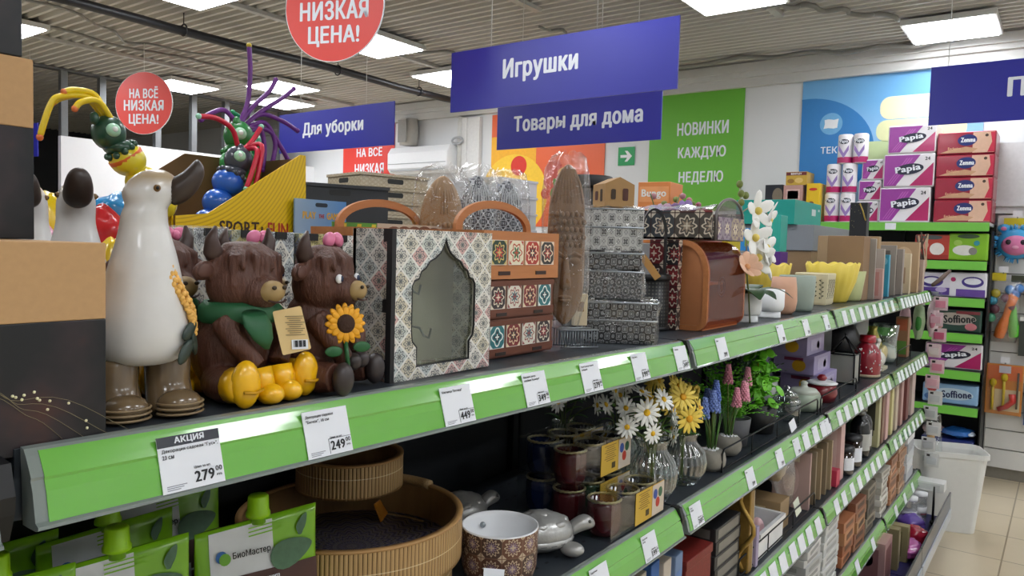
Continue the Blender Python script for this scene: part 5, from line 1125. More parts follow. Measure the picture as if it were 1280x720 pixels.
# ------------------------------------------------------------------ second shelf
Z2 = ZL[1]+.0006
M_LIME = P('84c31a', .3, coat=.4, var=.05); M_LIMECAP = P('a4e018', .35, var=.04); M_BROWNP = P('4a2a22', .4); M_LEAFP = P('55795a', .5, var=.25, scale=120)
def pouch(label, loc, rz, group=None):
    t = thing('plant_feed_pouch', label, 'pouch', loc, rz); w, h = .150, .188; m = MB(); rg = []; n = 40
    def ring(z, ww, dd): return [(ww/2*math.copysign(abs(math.cos(2*PI*k/n))**.55, math.cos(2*PI*k/n)), dd/2*math.copysign(abs(math.sin(2*PI*k/n))**.9, math.sin(2*PI*k/n)), z) for k in range(n)]
    vs = []; hs = [(0, .96, .05), (.01, 1, .052), (.06, 1, .046), (.11, 1, .034), (.15, 1, .018), (.175, 1, .005), (.188, 1, .003)]
    for z, a, d in hs: vs += ring(z, w*a, d)
    fs = [(i*n+k, i*n+(k+1) % n, (i+1)*n+(k+1) % n, (i+1)*n+k) for i in range(len(hs)-1) for k in range(n)] + [list(range(n))[::-1], [(len(hs)-1)*n+k for k in range(n)]]
    m.add(vs, fs, 0, True); b = m.build('pouch', M_LIME, t)
    for v in b.data.vertices:                          # the top slants down towards the left front
        if v.co.z > .16: v.co.z += v.co.x*.06
    def dy(z):
        for (z0, _, d0), (z1, _, d1) in zip(hs, hs[1:]):
            if z0 <= z <= z1: return (d0+(d1-d0)*(z-z0)/(z1-z0))/2
        return .002
    def facep(poly, mat, name, lift):
        q = MB(); vs = [(x, -dy(min(z, .187))*(1-.25*(abs(x)/(w/2))**3)-lift, z+(x*.06 if z > .16 else 0)) for x, z in poly]; q.add(vs, [list(range(len(vs)))], 0); return q.build(name, mat, t)
    def gridp(x0, x1, z0, z1, mat, name, lift, nx=4, nz=8):
        q = MB(); vs = []
        for j in range(nz+1):
            for i in range(nx+1): x = x0+(x1-x0)*i/nx; z = z0+(z1-z0)*j/nz; vs.append((x, -dy(min(z, .187))*(1-.25*(abs(x)/(w/2))**3)-lift, z+(x*.06 if z > .16 else 0)))
        q.add(vs, [(j*(nx+1)+i, j*(nx+1)+i+1, (j+1)*(nx+1)+i+1, (j+1)*(nx+1)+i) for j in range(nz) for i in range(nx)], 0, True); return q.build(name, mat, t)
    gridp(-.060, .016, .0, .184, P('dfe3e4', .35, coat=.3), 'white_panel', .0008); gridp(-.030, .071, .0, .128, M_BROWNP, 'brown_panel', .0016)
    lf = MB()
    for cx, cz, l, w_, a in ((.038, .142, .028, .016, 12), (.054, .170, .012, .0055, 60)):
        p = []; 
        for k in range(20): u = 2*PI*k/20; x = l*math.cos(u); z = w_*math.sin(u)*(1-.35*math.cos(u)); p.append((cx+x*math.cos(R(a))-z*math.sin(R(a)), cz+x*math.sin(R(a))+z*math.cos(R(a))))
        facep([(x, z) for x, z in p if abs(x) < .0745], M_LEAFP, 'leaf_print', .0030)
    for s, cx, cz, tw, th, mt in (('БиоМастер', -.012, .152, .046, .0095, M_INK), ('Природная защита', -.002, .119, .044, .0065, M_TAG), ('ваших растений', -.006, .109, .036, .0065, M_TAG), ('ЯРНОЕ', .028, .086, .074, .019, M_TAG), ('МЫЛО', .026, .058, .06, .018, M_TAG)):
        z = cz; sl = (dy(z+.012)-dy(z-.012))/.024
        txt(s, frame((cx, -dy(z)-.0042, cz), (1, 0, 0), (0, -sl, 1)), tw, th, mt, t, bold=.035)
    for cx, c in ((-.047, '2f6fb8'), (-.0435, '6fb02a')): facep(circ(.0068, 14, cx, .153 if c == '2f6fb8' else .150), P(c, .4), 'round_logo', .0024 if c == '2f6fb8' else .003)
    c = MB().lathe([(.009, .0), (.009, .010), (.0095, .010)], 16, c=(.0, 0, h-.006)).build('spout', M_LIME, t)
    MB().lathe([(.0005, .0), (.0145, .0), (.0145, .004), (.0125, .007), (.0118, .024), (.0100, .026), (.0005, .0265)], 48, c=(0, 0, h+.003), fn=lambda a, r, z: r*(1+(.03 if r > .0117 and .006 < z < .025 else 0)*math.cos(a*24))).build('cap', M_LIMECAP, c)
    for k in range(3): gridp(-.014, .030, .170+.0045*k, .1715+.0045*k, M_LIME, 'seal_rib', .0034, 3, 1)
    return t
pouch('light green plant feed pouch with a round logo, rightmost of the front three pouches', (.556, .160, Z2), R(-14))
pouch('light green plant feed pouch in the middle, right under the promotion card', (.398, .185, Z2), R(-12))
pouch('light green plant feed pouch at the lower left corner', (.292, .205, Z2), R(-16)).scale = (.9, 1, .99)
pouch('light green plant feed pouch standing in shade behind the middle pouch', (.43, .270, Z2), R(-6)).scale = (1, 1, 1)
pouch('light green plant feed pouch in shade behind the rightmost one, ', (.53, .325, Z2), R(-4))['label'] = 'light green plant feed pouch deepest in the shade beside the bamboo trays'
pouch('light green plant feed pouch in the shade behind the lower left corner pouch', (.31, .300, Z2), R(-8))

def bamboo():
    t = NT('bamboo_slats'); u, w_, _ = t.sep(t.co('UV')); f = t.M('FRACT', t.M('DIVIDE', u, .0062)); e = t.M('LESS_THAN', f, .16)
    nz = t.noise(1.0, 3, t.mapv(t.co('UV'), (160, 12, 1))); t.bump(t.M('SINE', t.M('MULTIPLY', f, PI)), .6, .002)
    st = t.M('LESS_THAN', t.M('ABSOLUTE', t.M('SUBTRACT', w_, .033)), .0007)
    c = t.mix(nz, hexc('a07a4a'), hexc('c9a873')); c = t.mix(e, c, hexc('5c4022')); c = t.mix(st, c, hexc('d8c49a'))
    return t.fin(c, .5)
M_BAMB = bamboo(); M_BRIM = P('b48a55', .5, var=.1, scale=30); M_BINT = wood('bamboo_inside', '6b5030', '9a7748', 'z')
M_MAND = mandala('blue_mandala_print', ['4a4858', '6f70a0', 'b9b2c4', '55526a', 'c9c0b0', '3f3f55'], .15); M_MAND2 = medallion('brown_ornament', ['5a3a2c', '6b4433', '4d352c'], '7a5a48', 'c8b49a', '8f7a8c', .034, lw=.02, petals=12)
def tray(label, loc, r, h, nm='bamboo_tray', picture=True, handles=True):
    t = thing(nm, label, 'tray', loc)
    MB().lathe([(r, 0), (r, h)], 96, cap=False).build('outer_wall', M_BAMB, t)
    MB().lathe([(r-.009, .006), (r-.009, h)], 96, cap=False).build('inner_wall', M_BINT, t)
    MB().lathe([(r-.0095, h-.001), (r-.0095, h+.002), (r+.0006, h+.002), (r+.0006, h-.001)], 96, closed=True).lathe([(r-.009, 0), (r-.009, .004), (r, .004), (r, 0)], 96, closed=True).build('rim', M_BRIM, t)
    MB().lathe([(.0005, .004), (r-.009, .004), (r-.009, .007), (.0005, .007)], 64).build('printed_bottom', M_MAND if picture else M_BINT, t)
    if handles:
        for a in (12, 192):
            pts = [(( r-.006)*math.cos(R(a+d)), (r-.006)*math.sin(R(a+d)), h+.002) for d in range(-16, 17, 4)]
            MB().tube(pts, .0085, 10).build('wrapped_grip', P('a0845a', .8, var=.25, scale=300, bump=.5), t)
    return t
tray('round bamboo tray underneath, lower of the stacked pair', (.786, .240, Z2), .150, .052)
tray('large round bamboo slat tray with a blue mandala print inside', (.782, .242, Z2+.0545), .168, .064)
tray('smaller round bamboo tray set across the back rim of the large tray', (.858, .333, Z2+.1212), .088, .053, 'bamboo_tray', False, False)
t = thing('carton_label', 'amber printed card lying in the large tray next to its grip', 'card', (.895, .29, Z2+.063), R(20)); MB().prism([(-.02, 0), (.02, 0), (.014, .028), (-.014, .03)], .003, 0, frame((0, 0, 0), (1, .2, 0), (0, .5, 1))).build('sheet', P('c07a24', .4, var=.2, scale=60), t)
t = thing('serving_bowl', 'white inside bowl with brown ornamental outside beside the bamboo trays', 'bowl', (.962, .094, Z2))
MB().lathe([(.0005, .0), (.05, 0), (.056, .004), (.0605, .02), (.0618, .080)], 64, cap=False).build('ornamented_side', M_MAND2, t)
MB().lathe([(.0618, .0795), (.0615, .082), (.0595, .082), (.0575, .075), (.055, .02), (.045, .008), (.0005, .007)], 64, cap=False).build('white_inside', M_WHITE, t)
MB().ell((.02, .051, .062), (.005, .005, .005)).build('rivet', M_STEEL, t)
t = thing('paper_insert', 'crumpled white paper corner sticking up between tray and bowl', 'paper', (.893, .058, Z2)); m = MB(); m.add([(-.02, 0, .0), (.015, -.012, .0), (.022, -.01, .035), (-.012, .004, .045), (-.012, .008, .043), (.022, -.006, .033)], [(0, 1, 2, 3), (3, 2, 5, 4)], 0); m.build('sheet', M_TAG, t)
M_TSIL = P('a9a9a6', .33, .4, var=.14, scale=70, coat=.3, bump=.7)
def turtle(label, loc, rz, s=1.0):
    t = thing('turtle_figure', label, 'figurine', loc, rz)
    m = MB().ell((0, 0, .026), (.048, .038, .028), fn=lambda x, y, z: 1+.04*math.cos(7*math.atan2(y, x))*max(0, z)+.02*math.sin(14*x)*math.sin(13*y)).ell((0, 0, .018), (.050, .040, .014)); 
    for k in range(7): a = 2*PI*k/7; m.ell((.029*math.cos(a), .022*math.sin(a), .040), (.014, .012, .007), seg=12, rings=8)
    m.ell((0, 0, .049), (.016, .014, .007))
    sh = m.build('shell', M_TSIL, t); MB().lathe([(.0492, .0), (.0498, .001), (.0492, .002)], 40, c=(0, 0, .017), sy=.80, closed=True).build('shell_seam', P('6d6d6b', .5), sh)
    h = MB().loft([((.042, 0, .022), (0, .012, 0), (0, 0, .011)), ((.056, 0, .030), (0, .011, 0), (0, 0, .011)), ((.068, 0, .034), (0, .013, 0), (0, 0, .012)), ((.078, 0, .032), (0, .010, 0), (0, 0, .009)), ((.084, 0, .030), (0, .004, 0), (0, 0, .004))], 16).build('head', M_TSIL, t, sub=1)
    for s_ in (-1, 1): MB().ell((.072, s_*.0105, .037), (.0025,)*3, seg=8, rings=6).build('eye', P('55554f', .4), h)
    for x, y, a in ((.034, .034, 35), (.034, -.034, -35), (-.034, .032, 150), (-.034, -.032, 210)):
        MB().ell((x*1.05, y*1.02, .010), (.017, .013, .010), M=Matrix.Rotation(R(a), 4, 'Z')).build('foot', M_TSIL, t)
    MB().tube([(-.045, 0, .015), (-.06, 0, .008)], [.006, .002], 8).build('tail', M_TSIL, t)
    t.scale = (s,)*3; return t
turtle('silver turtle figurine facing right beside the bowl', (1.086, .100, Z2), R(-36), 1.24)
turtle('silver turtle figurine in shade behind the bowl', (1.075, .275, Z2), R(-10), 1.2)

# tealight jars in clear packs
M_GOLDR = P('9a9068', .35, .6, var=.3, scale=300)
def tint(c): return film('tinted_glass_'+c, c, .25, .04, body=.6, bodycol=c)
JT = {'r': tint('5a1a20'), 'b': tint('1a2a5a'), 'g': tint('1f4a2a'), 'k': tint('2c2730')}
def jar_pack(label, loc, cols):
    t = thing('tealight_jar_pack', label, 'jar pack', loc)
    n = len(cols); st = .072; w = st*n
    for k, c in enumerate(cols):
        x = (k-(n-1)/2)*st
        j = MB().lathe([(.0005, .002), (.024, .002), (.029, .010), (.032, .030), (.031, .056), (.029, .064), (.027, .064), (.029, .030), (.0005, .006)], 32, c=(x, 0, 0)).build('jar', JT[c], t)
        MB().tube([(x+.030*math.cos(a*PI/20), .030*math.sin(a*PI/20), .066+.0012*(a % 2)) for a in range(40)], .0026, 6, closed=True).build('beaded_rim', M_GOLDR, j)
    MB().box((0, 0, .0375), (w, .070, .073)).build('clear_sleeve', M_CLEAR, t)
    cx = w/2-.062
    cd = MB().prism(rect(.122, .062, cx, .036), .0008, 0, FRONT(0, -.0355, 0)).build('printed_card', P('cfa83a', .5, var=.04), t)
    patch(rect(.052, .060, cx+.034, .036), FRONT(0, -.0368, 0), P('cdbfae', .5), cd, 'picture_field', .0004)
    for dx, dz, c in ((-.011, .008, '2f4f9f'), (.011, .008, '2f5f3f'), (0, -.010, 'b8321e')): patch(circ(.0085, 14, cx+.031+dx, .040+dz, .010), FRONT(0, -.0376, 0), P(c, .4), cd, 'jar_picture', .0004)
    for k in range(8): patch(rect(.046-.008*((k*5) % 3), .0012, cx-.026, .062-.0042*k), FRONT(0, -.0368, 0), P('6b5620', .5), cd, 'small_print', .0003)
    patch(rect(.014, .012, cx-.012, .020), FRONT(0, -.0368, 0), P('4a3c18'), cd, 'barcode', .0004)
    return t
jar_pack('clear pack of tealight jars with a yellow card, in front at shelf level', (1.296, .050, Z2), 'rkk')
jar_pack('clear pack of tealight jars with a yellow card, upper pack behind the front one', (1.305, .132, Z2+.0755), 'rkk')
jar_pack('clear pack of tealight jars under the upper pack', (1.305, .132, Z2), 'rgk')
jar_pack('clear pack of blue tealight jars deep in the shade, upper', (1.33, .212, Z2+.0755), 'bkk')
jar_pack('clear pack of blue tealight jars deep in the shade, lower', (1.33, .212, Z2), 'bgk')

# artificial bouquets in ribbed glass vases
M_DAISY = P('eceee9', .5, var=.03); M_DC = P('e8b81a', .6, bump=.4, scale=300); M_YD = P('ecd05a', .5, var=.06); M_GRN = P('4f7a35', .5, var=.2, scale=40)
def daisy(par, c, out, r, mat=M_DAISY, n=14, cm=None):
    out = Vector(out).normalized(); X = out.orthogonal().normalized(); Y = out.cross(X); m = MB()
    for k in range(n):
        a = 2*PI*k/n; dv = X*math.cos(a)+Y*math.sin(a); ax = (dv+out*(.12 if k % 2 else .0)).normalized(); tv = out.cross(dv); nv = ax.cross(tv); q = Vector(c)+ax*r*.58
        m.ell((0, 0, 0), (r*.46, r*.145, r*.04), seg=8, rings=6, M=Matrix(((ax.x, tv.x, nv.x, q.x), (ax.y, tv.y, nv.y, q.y), (ax.z, tv.z, nv.z, q.z), (0, 0, 0, 1))))
    f = m.build('flower_head', mat, par)
    MB().ell((0, 0, 0), (r*.24, r*.24, r*.14), seg=14, rings=8, M=Matrix.Translation(Vector(c)+out*r*.05) @ out.to_track_quat('Z', 'Y').to_matrix().to_4x4()).build('flower_centre', cm or M_DC, f)
def vase(label, loc, r, h, rz=0):
    t = thing('glass_vase', label, 'vase', loc); k = h/.12
    MB().lathe([(.0005, .003), (r*.70, .002), (r*.74, .006*k), (r*.95, .03*k), (r, .052*k), (r*.9, .078*k), (r*.62, .098*k), (r*.60, .108*k), (r*.68, .118*k), (r*.70, .12*k)], 144, cap=False, fn=lambda a, q, z: q*(1+.075*abs(math.cos(a*12))*(1 if .01 < z < .095*k else .2))).build('glass', M_GLASS, t)
    MB().lathe([(r*.70, .12*k-.001), (r*.71, .12*k+.001), (r*.67, .12*k+.002)], 48, closed=True).build('rim', M_GLASS, t)
    MB().lathe([(.0005, .0), (r*.70, .0), (r*.70, .003), (.0005, .004)], 40).build('thick_base', M_GLASS, t)
    return t
def bouquet(label, loc, base_z, heads, leaves=10, seed=1, cm=None):
    t = thing('artificial_bouquet', label, 'bouquet', loc); r_ = random.Random(seed); m = MB()
    for (c, out, r, mat) in heads:
        p = Vector(c)-Vector(out).normalized()*r*.1
        m.tube(sp((r_.uniform(-.006, .006), r_.uniform(-.006, .006), .004), (p.x*.25, p.y*.25, base_z), tuple(p)), .0014, 6)
    m.build('stems', M_STEM, t)
    for (c, out, r, mat) in heads: daisy(t, c, out, r, mat, 14, cm)
    for k in range(leaves):
        a = r_.uniform(0, 2*PI); l = MB(); leafblade(l, (.012*math.cos(a), .012*math.sin(a), base_z+r_.uniform(-.005, .05)), (math.cos(a), math.sin(a), .6), r_.uniform(.03, .05), .007, .5); l.build('leaf', M_GRN, t)
    return t
vase('ribbed clear glass vase holding white daisies', (1.462, .070, Z2), .051, .128)
bouquet('bunch of white artificial daisies in the left glass vase', (1.462, .070, Z2+.005), .12,
    [((-.075, -.02, .195), (-.7, -.8, .1), .030, M_DAISY), ((-.10, .01, .165), (-.8, -.6, .1), .024, M_DAISY), ((-.02, -.03, .215), (-.2, -.8, .6), .026, M_DAISY), ((.02, -.03, .185), (.5, -.8, .1), .028, M_DAISY), ((.015, -.035, .150), (.5, -.8, -.2), .025, M_DAISY), ((-.065, -.03, .152), (-.5, -.9, .0), .022, M_DAISY), ((.0, .03, .22), (0, -.5, .9), .024, M_DAISY), ((.05, -.02, .165), (.8, -.6, .1), .024, M_DAISY), ((.04, -.03, .125), (.6, -.8, -.3), .022, M_DAISY)], 16, 2)
vase('ribbed clear glass vase holding yellow daisies', (1.620, .072, Z2), .054, .114)
bouquet('bunch of yellow artificial daisies in the right glass vase', (1.620, .072, Z2+.005), .105,
    [((-.075, -.03, .205), (-.7, -.8, .4), .032, M_YD), ((-.035, -.03, .150), (-.6, -.8, .0), .034, M_YD), ((.02, -.03, .165), (.2, -.9, .3), .028, M_YD), ((-.03, .0, .22), (-.3, -.7, .7), .024, M_YD), ((-.06, .0, .175), (-.7, -.7, .2), .026, M_YD)], 14, 4, P('e0a012', .6))
t = thing('filler_sprig', 'pale yellow frothy filler blossoms above the yellow daisies', 'flower', (1.645, .078, Z2+.10)); m = MB(); r_ = random.Random(8)
for k in range(70): m.ell((r_.uniform(-.02, .045), r_.uniform(-.02, .02), .095+r_.uniform(-.018, .022)), (.0045,)*3, seg=7, rings=5)
m.build('blossom_cloud', P('c9b04a', .6, var=.2, scale=100), t); MB().tube([(0, 0, .0), (.01, 0, .09)], .0016, 6).build('stem', M_STEM, t)
for i, (x, y, l) in enumerate(((1.56, .205, 'ribbed vase with white daisies in the shade behind the left vase'), (1.50, .315, 'ribbed vase with white daisies deep in the shade behind the jar packs'), (1.72, .20, 'ribbed vase with daisies in the shade behind the yellow ones'))):
    vase(l, (x, y, Z2), .044, .12)
    r_ = random.Random(30+i); bouquet(('white daisy bunch in the shaded vase behind the left one', 'white daisy bunch deepest in the shade behind the jar packs', 'pale daisy bunch in the shade behind the yellow ones')[i], (x, y, Z2+.005), .12, [((r_.uniform(-.11, .06), r_.uniform(-.06, .03), r_.uniform(.15, .24)), (r_.uniform(-.9, .2), -.8, r_.uniform(-.1, .5)), .026, M_DAISY if i < 2 else M_YD) for k in range(8)], 12, 20+i)
# grape hyacinths in stone bowls
M_STONE = P('8e8a80', .8, var=.12, scale=70, bump=.25)
def hyacinth(label, loc, spikes, r=.034):
    t = thing('hyacinth_pot', label, 'potted flower', loc)
    MB().lathe([(.0005, 0), (r*.7, 0), (r*.98, .012), (r*1.05, .026), (r*.95, .042), (r*.72, .05), (r*.65, .048), (.0005, .044)], 40).build('stone_bowl', M_STONE, t)
    m = MB(); r_ = random.Random(int(loc[0]*100))
    for k in range(26): a = r_.uniform(0, 6.3); q = r*.62*math.sqrt(r_.random()); m.ell((q*math.cos(a), q*math.sin(a), .049), (.0035, .0035, .003), seg=7, rings=5)
    m.build('white_pebbles', M_WHITE, t)
    for k in range(7): a = k*.9; l = MB(); l.tube([(.008*math.cos(a), .008*math.sin(a), .045), (.014*math.cos(a), .014*math.sin(a), .09), (.022*math.cos(a), .022*math.sin(a), .13+.01*(k % 3))], [.003, .0032, .0008], 6, flat=.5); l.build('blade_leaf', M_GRN, t)
    for (x, y, z, c) in spikes:
        s = MB().tube(sp((0, 0, .045), (x*.4, y*.4, .10), (x, y, z-.01)), .0018, 6).build('stem', M_STEM, t); m = MB()
        for j in range(9):
            for k in range(7): a = 2*PI*k/7+j*.45; q = .011*(1-.75*j/9); m.ell((x+q*math.cos(a), y+q*math.sin(a), z-.014+.0055*j), (.0036, .0036, .0040), seg=7, rings=5)
        m.build('flower_spike', P(c, .55, var=.12, scale=150), s)
    return t
hyacinth('stone bowl with blue grape hyacinths right of the yellow daisies', (1.762, .056, Z2), [(-.03, -.01, .165, '6f86c4'), (.0, -.005, .185, '5f78bd'), (.03, .005, .15, '7a90cc'), (-.055, 0, .15, '6f86c4'), (.01, .02, .16, '6a80c0')])
hyacinth('stone bowl with pink grape hyacinths beside the fern pots', (1.925, .075, Z2), [(.045, -.02, .155, 'd98fa2'), (-.005, -.02, .145, 'd98fa2'), (.10, -.01, .185, 'dc98a8'), (-.02, .0, .205, 'cf8598'), (.06, -.02, .150, 'e0a0b0')])
M_FERN = P('5fae22', .5, var=.25, scale=60); M_BAS = P('6fc22a', .45, var=.2, scale=50)
def fern(label, loc, h, kind='fern', seed=1, potm=None, pr=.045, ph=.075):
    t = thing('potted_'+kind, label, 'potted plant', loc); r_ = random.Random(seed)
    MB().lathe([(.0005, 0), (pr*.8, 0), (pr, ph), (pr*.94, ph), (pr*.9, ph-.01), (.0005, ph-.012)], 36).build('pot', potm or P('55565a', .6), t)
    m = MB()
    if kind == 'fern':
        for k in range(34):
            a = r_.uniform(0, 2*PI); el = r_.uniform(.5, 1.5); L = r_.uniform(.6, 1.0)*h; d = Vector((math.cos(a)*math.cos(el), math.sin(a)*math.cos(el), math.sin(el))); p = Vector((0, 0, ph-.01)); s = d.cross(Vector((0, 0, 1))); s = s.normalized() if s.length > .05 else Vector((1, 0, 0))
            for j in range(9):
                p = p+d*L/9; d = (d+Vector((math.cos(a)*.05, math.sin(a)*.05, -.07))).normalized()
                for sg in (-1, 1):
                    ax = (s*sg+d*.7+Vector((0, 0, r_.uniform(-.2, .4)))).normalized(); q = p+ax*.009; tv = ax.cross(d).normalized(); nv = tv.cross(ax)
                    m.ell((0, 0, 0), (.0095*(1-.05*j), .0012, .0038), seg=6, rings=4, M=Matrix(((ax.x, tv.x, nv.x, q.x), (ax.y, tv.y, nv.y, q.y), (ax.z, tv.z, nv.z, q.z), (0, 0, 0, 1))))
    else:
        for k in range(95):
            a = r_.uniform(0, 2*PI); zz = ph+h*r_.uniform(.0, 1.0); q = r_.uniform(.01, .06)*(1.1-.4*(zz-ph)/h); c = Vector((q*math.cos(a), q*math.sin(a), zz)); ax = Vector((math.cos(a), math.sin(a), r_.uniform(-1.6, .5))).normalized(); tv = ax.cross(Vector((r_.uniform(-.5, .5), r_.uniform(-.5, .5), 1))).normalized(); nv = tv.cross(ax)
            m.ell((0, 0, 0), (.0185, .0125, .002), seg=10, rings=6, M=Matrix(((ax.x, tv.x, nv.x, c.x), (ax.y, tv.y, nv.y, c.y), (ax.z, tv.z, nv.z, c.z), (0, 0, 0, 1))))
        for k in range(8): a = k*.8; m.tube([(0, 0, ph-.01), (.03*math.cos(a), .03*math.sin(a), ph+h*.8)], .0014, 5)
    m.build('foliage', M_FERN if kind == 'fern' else M_BAS, t); return t
fern('bright green artificial fern in a grey pot, nearest the hyacinths', (2.035, .100, Z2), .175, 'fern', 3)
fern('bright green artificial fern in a grey pot behind the nearer fern', (2.17, .185, Z2), .19, 'fern', 5)
fern('leafy light green artificial basil in a dark pot', (2.235, .095, Z2), .155, 'basil', 7, P('232425', .5), .05, .085)
fern('dark green spiky succulent standing between the basil and the tea boxes', (2.46, .22, Z2), .16, 'fern', 9, P('232425', .5), .05, .09)
for o in bpy.data.objects:
    if o.name.startswith('foliage') and o.parent and 'spiky' in o.parent['label']: o.data.materials[0] = P('4d6b4a', .5, var=.2)
tag(MB().prism(rect(.05, .03), .0008, 0, frame((0, 0, 0), (1, 0, .15), (-.1, .3, 1))).build('paper_label', M_TAG), 'loose white paper label poking over the wire fence below the basil', 'label').location = (2.26, .006, Z2+.028)

# the rest of the second shelf
def lathe_thing(label, name, cat, loc, prof, mat, parts=(), seg=36, group=None):
    t = thing(name, label, cat, loc, 0, group); MB().lathe(prof, seg).build('body', mat, t)
    for nm, pr, m_ in parts: MB().lathe(pr, seg).build(nm, m_, t)
    return t
M_PALEG = P('a9b8a4', .35, coat=.4)
lathe_thing('small pale green lidded teapot behind the wire fence', 'teapot', 'teapot', (2.66, .085, Z2), [(.0005, 0), (.045, 0), (.058, .02), (.060, .04), (.052, .056), (.05, .058), (.0005, .058)], M_PALEG, (('lid', [(.052, .058), (.04, .072), (.012, .078), (.010, .086), (.013, .092), (.006, .098), (.0005, .098)], P('c2c9bd', .3, coat=.4)),))
lathe_thing('clear glass jar with a rounded lid right of the basil', 'glass_jar', 'jar', (2.46, .085, Z2), [(.0005, .001), (.04, .001), (.045, .01), (.045, .06), (.038, .072), (.036, .07), (.04, .02), (.0005, .004)], M_GLASS, (('lid', [(.04, .073), (.03, .088), (.008, .095), (.010, .105), (.0005, .11)], M_GLASS),))
lathe_thing('silver grey lidded sugar bowl behind the pale teapot', 'sugar_bowl', 'bowl', (2.62, .21, Z2), [(.0005, 0), (.03, 0), (.05, .03), (.052, .06), (.045, .09), (.0005, .10)], P('c6cbc8', .3, .3), (('knob', [(.006, .10), (.012, .108), (.006, .116), (.0005, .117)], M_STEEL),))
lathe_thing('dark red lidded pot right of the pale green teapot', 'red_pot', 'pot', (2.87, .080, Z2), [(.0005, 0), (.045, 0), (.055, .03), (.05, .06), (.0005, .062)], P('7a1420', .3, coat=.5), (('lid', [(.052, .062), (.055, .066), (.04, .072), (.0005, .074)], M_WHITE), ('knob', [(.012, .074), (.018, .084), (.010, .094), (.0005, .096)], P('8f1624', .3, coat=.5))))
M_LIL = 'a79cc4'
def teabox(label, loc, w=.24, d=.15, h=.072, s=0):
    t = carton(label, loc, w, d, h, M_LIL, (('lo', .02, h*.45, .05, .045, 'd9a82a'), ('lr', -.0, h*.78, .07, .012, '8a3a5a'), ('fr', 0, h*.5, w*.6, h*.6, 'b8b0d0'), ('fo', .03, h*.45, .04, .03, '8a7fb5')), None, 0, 'tea box', 'tea_box')
    return t
for k in range(3): teabox(('lowest lilac tea box of the stack, partly behind the red pot', 'middle lilac tea box of the stack with an orange disc', 'top lilac tea box of the stack')[k], (3.10-.03*k+.10*(k == 2)*0, .185+.02*k, Z2+.0735*k))
teabox('lilac tea box shaded just behind the top of the stack', (3.02, .345, Z2), .2, .10, .215)
t = thing('wire_lantern', 'dark wire house lantern with white sides between the tea boxes and the red bottle', 'lantern', (3.36, .115, Z2)); w_, h_ = .10, .12
m = MB()
for x, y in ((-.05, -.05), (.05, -.05), (.05, .05), (-.05, .05)): m.tube([(x, y, 0), (x, y, h_)], .003, 6).tube([(x, y, h_), (0, 0, h_+.07)], .003, 6)
for z in (.003, h_): m.tube([(-.05, -.05, z), (.05, -.05, z), (.05, .05, z), (-.05, .05, z)], .003, 6, closed=True, smooth=False)
m.tube([(0, 0, h_+.07), (.0, 0, h_+.085)], .003, 6).build('wire_frame', M_WIREB, t)
MB().box((0, 0, h_/2), (.094, .094, h_-.01)).build('frosted_panes', film('frosted_pane', 'e0e4e0', .25, .3, body=.45, bodycol='c9cbc2'), t); MB().lathe([(.0005, .004), (.02, .004), (.02, .05), (.0005, .052)], 20).build('candle', P('8a4a3a', .5), t)
t = lathe_thing('red ceramic bottle with white snowflake ornament on the second shelf', 'ceramic_bottle', 'bottle', (3.60, .075, Z2), [(.0005, 0), (.05, 0), (.056, .01), (.058, .08), (.052, .115), (.034, .138), (.028, .148), (.030, .160), (.028, .166), (.0005, .166)], P('962030', .3, coat=.6, var=.05), (('cap', [(.032, .150), (.034, .156), (.032, .180), (.0005, .182)], P('b02030', .3, coat=.5)), ('base_ring', [(.0505, .0), (.057, .004), (.0575, .012), (.056, .014)], P('c9b79a', .5))), 40)
m = MB(); r_ = random.Random(1)
for k in range(34): a = r_.uniform(R(150), R(300)); z = r_.choice((.03, .045, .06, .075, .11, .118)); rr = .0585 if z < .1 else .053; m.ell((rr*math.cos(a), rr*math.sin(a), z+r_.uniform(-.006, .006)), (.003, .003, .004), seg=6, rings=5)
m.build('white_ornament', M_WHITE, t)
t = thing('swan_figurine', 'white and gold porcelain bird figurine right of the red bottle', 'figurine', (3.86, .085, Z2)); MB().ell((0, 0, .05), (.055, .04, .045)).tube(sp((-.03, 0, .06), (-.05, -.005, .10), (-.035, -.01, .135), (-.06, -.015, .14)), [.02, .019, .017, .015, .014, .014, .013, .012, .012, .012, .012, .013, .012, .010, .008, .004], 14).build('body', P('d9d7cf', .3, coat=.5), t); MB().box((0, 0, .008), (.12, .08, .016)).build('plinth', P('c9c4a8', .4), t)
MB().ell((.03, -.02, .075), (.05, .02, .035), fn=lambda x, y, z: 1+.12*math.sin(9*x)).build('wing', P('c9bb86', .3, .3), t)
lathe_thing('gold and olive glass decanter left of the clear vase', 'decanter', 'decanter', (3.99, .13, Z2), [(.0005, 0), (.03, 0), (.045, .05), (.05, .09), (.03, .14), (.018, .17), (.02, .19), (.0005, .19)], P('a39a4a', .25, .4))
lathe_thing('clear glass vase with a white flower in it, far on the second shelf', 'glass_vase', 'vase', (4.15, .10, Z2), [(.0005, .002), (.045, .002), (.055, .03), (.05, .10), (.06, .19), (.058, .19), (.047, .10), (.0005, .01)], M_GLASS, (('filling', [(.0005, .006), (.042, .006), (.05, .03), (.045, .08), (.0005, .1)], P('d9dad6', .6)),))
lathe_thing('large dark glittery round vase lying in shade above the bottle shelf', 'glitter_vase', 'vase', (3.95, .27, Z2), [(.0005, 0), (.05, 0), (.09, .06), (.10, .12), (.07, .18), (.04, .21), (.0005, .21)], P('4a4a4c', .35, .5, .6, 260))
carton('tall brown and green carton at the far end of the second shelf', (4.47, .075, Z2), .07, .06, .21, '8f6a4a', (('lr', 0, .17, .05, .06, 'a85a3a'), ('lr', 0, .05, .05, .07, '5f8a3a')))
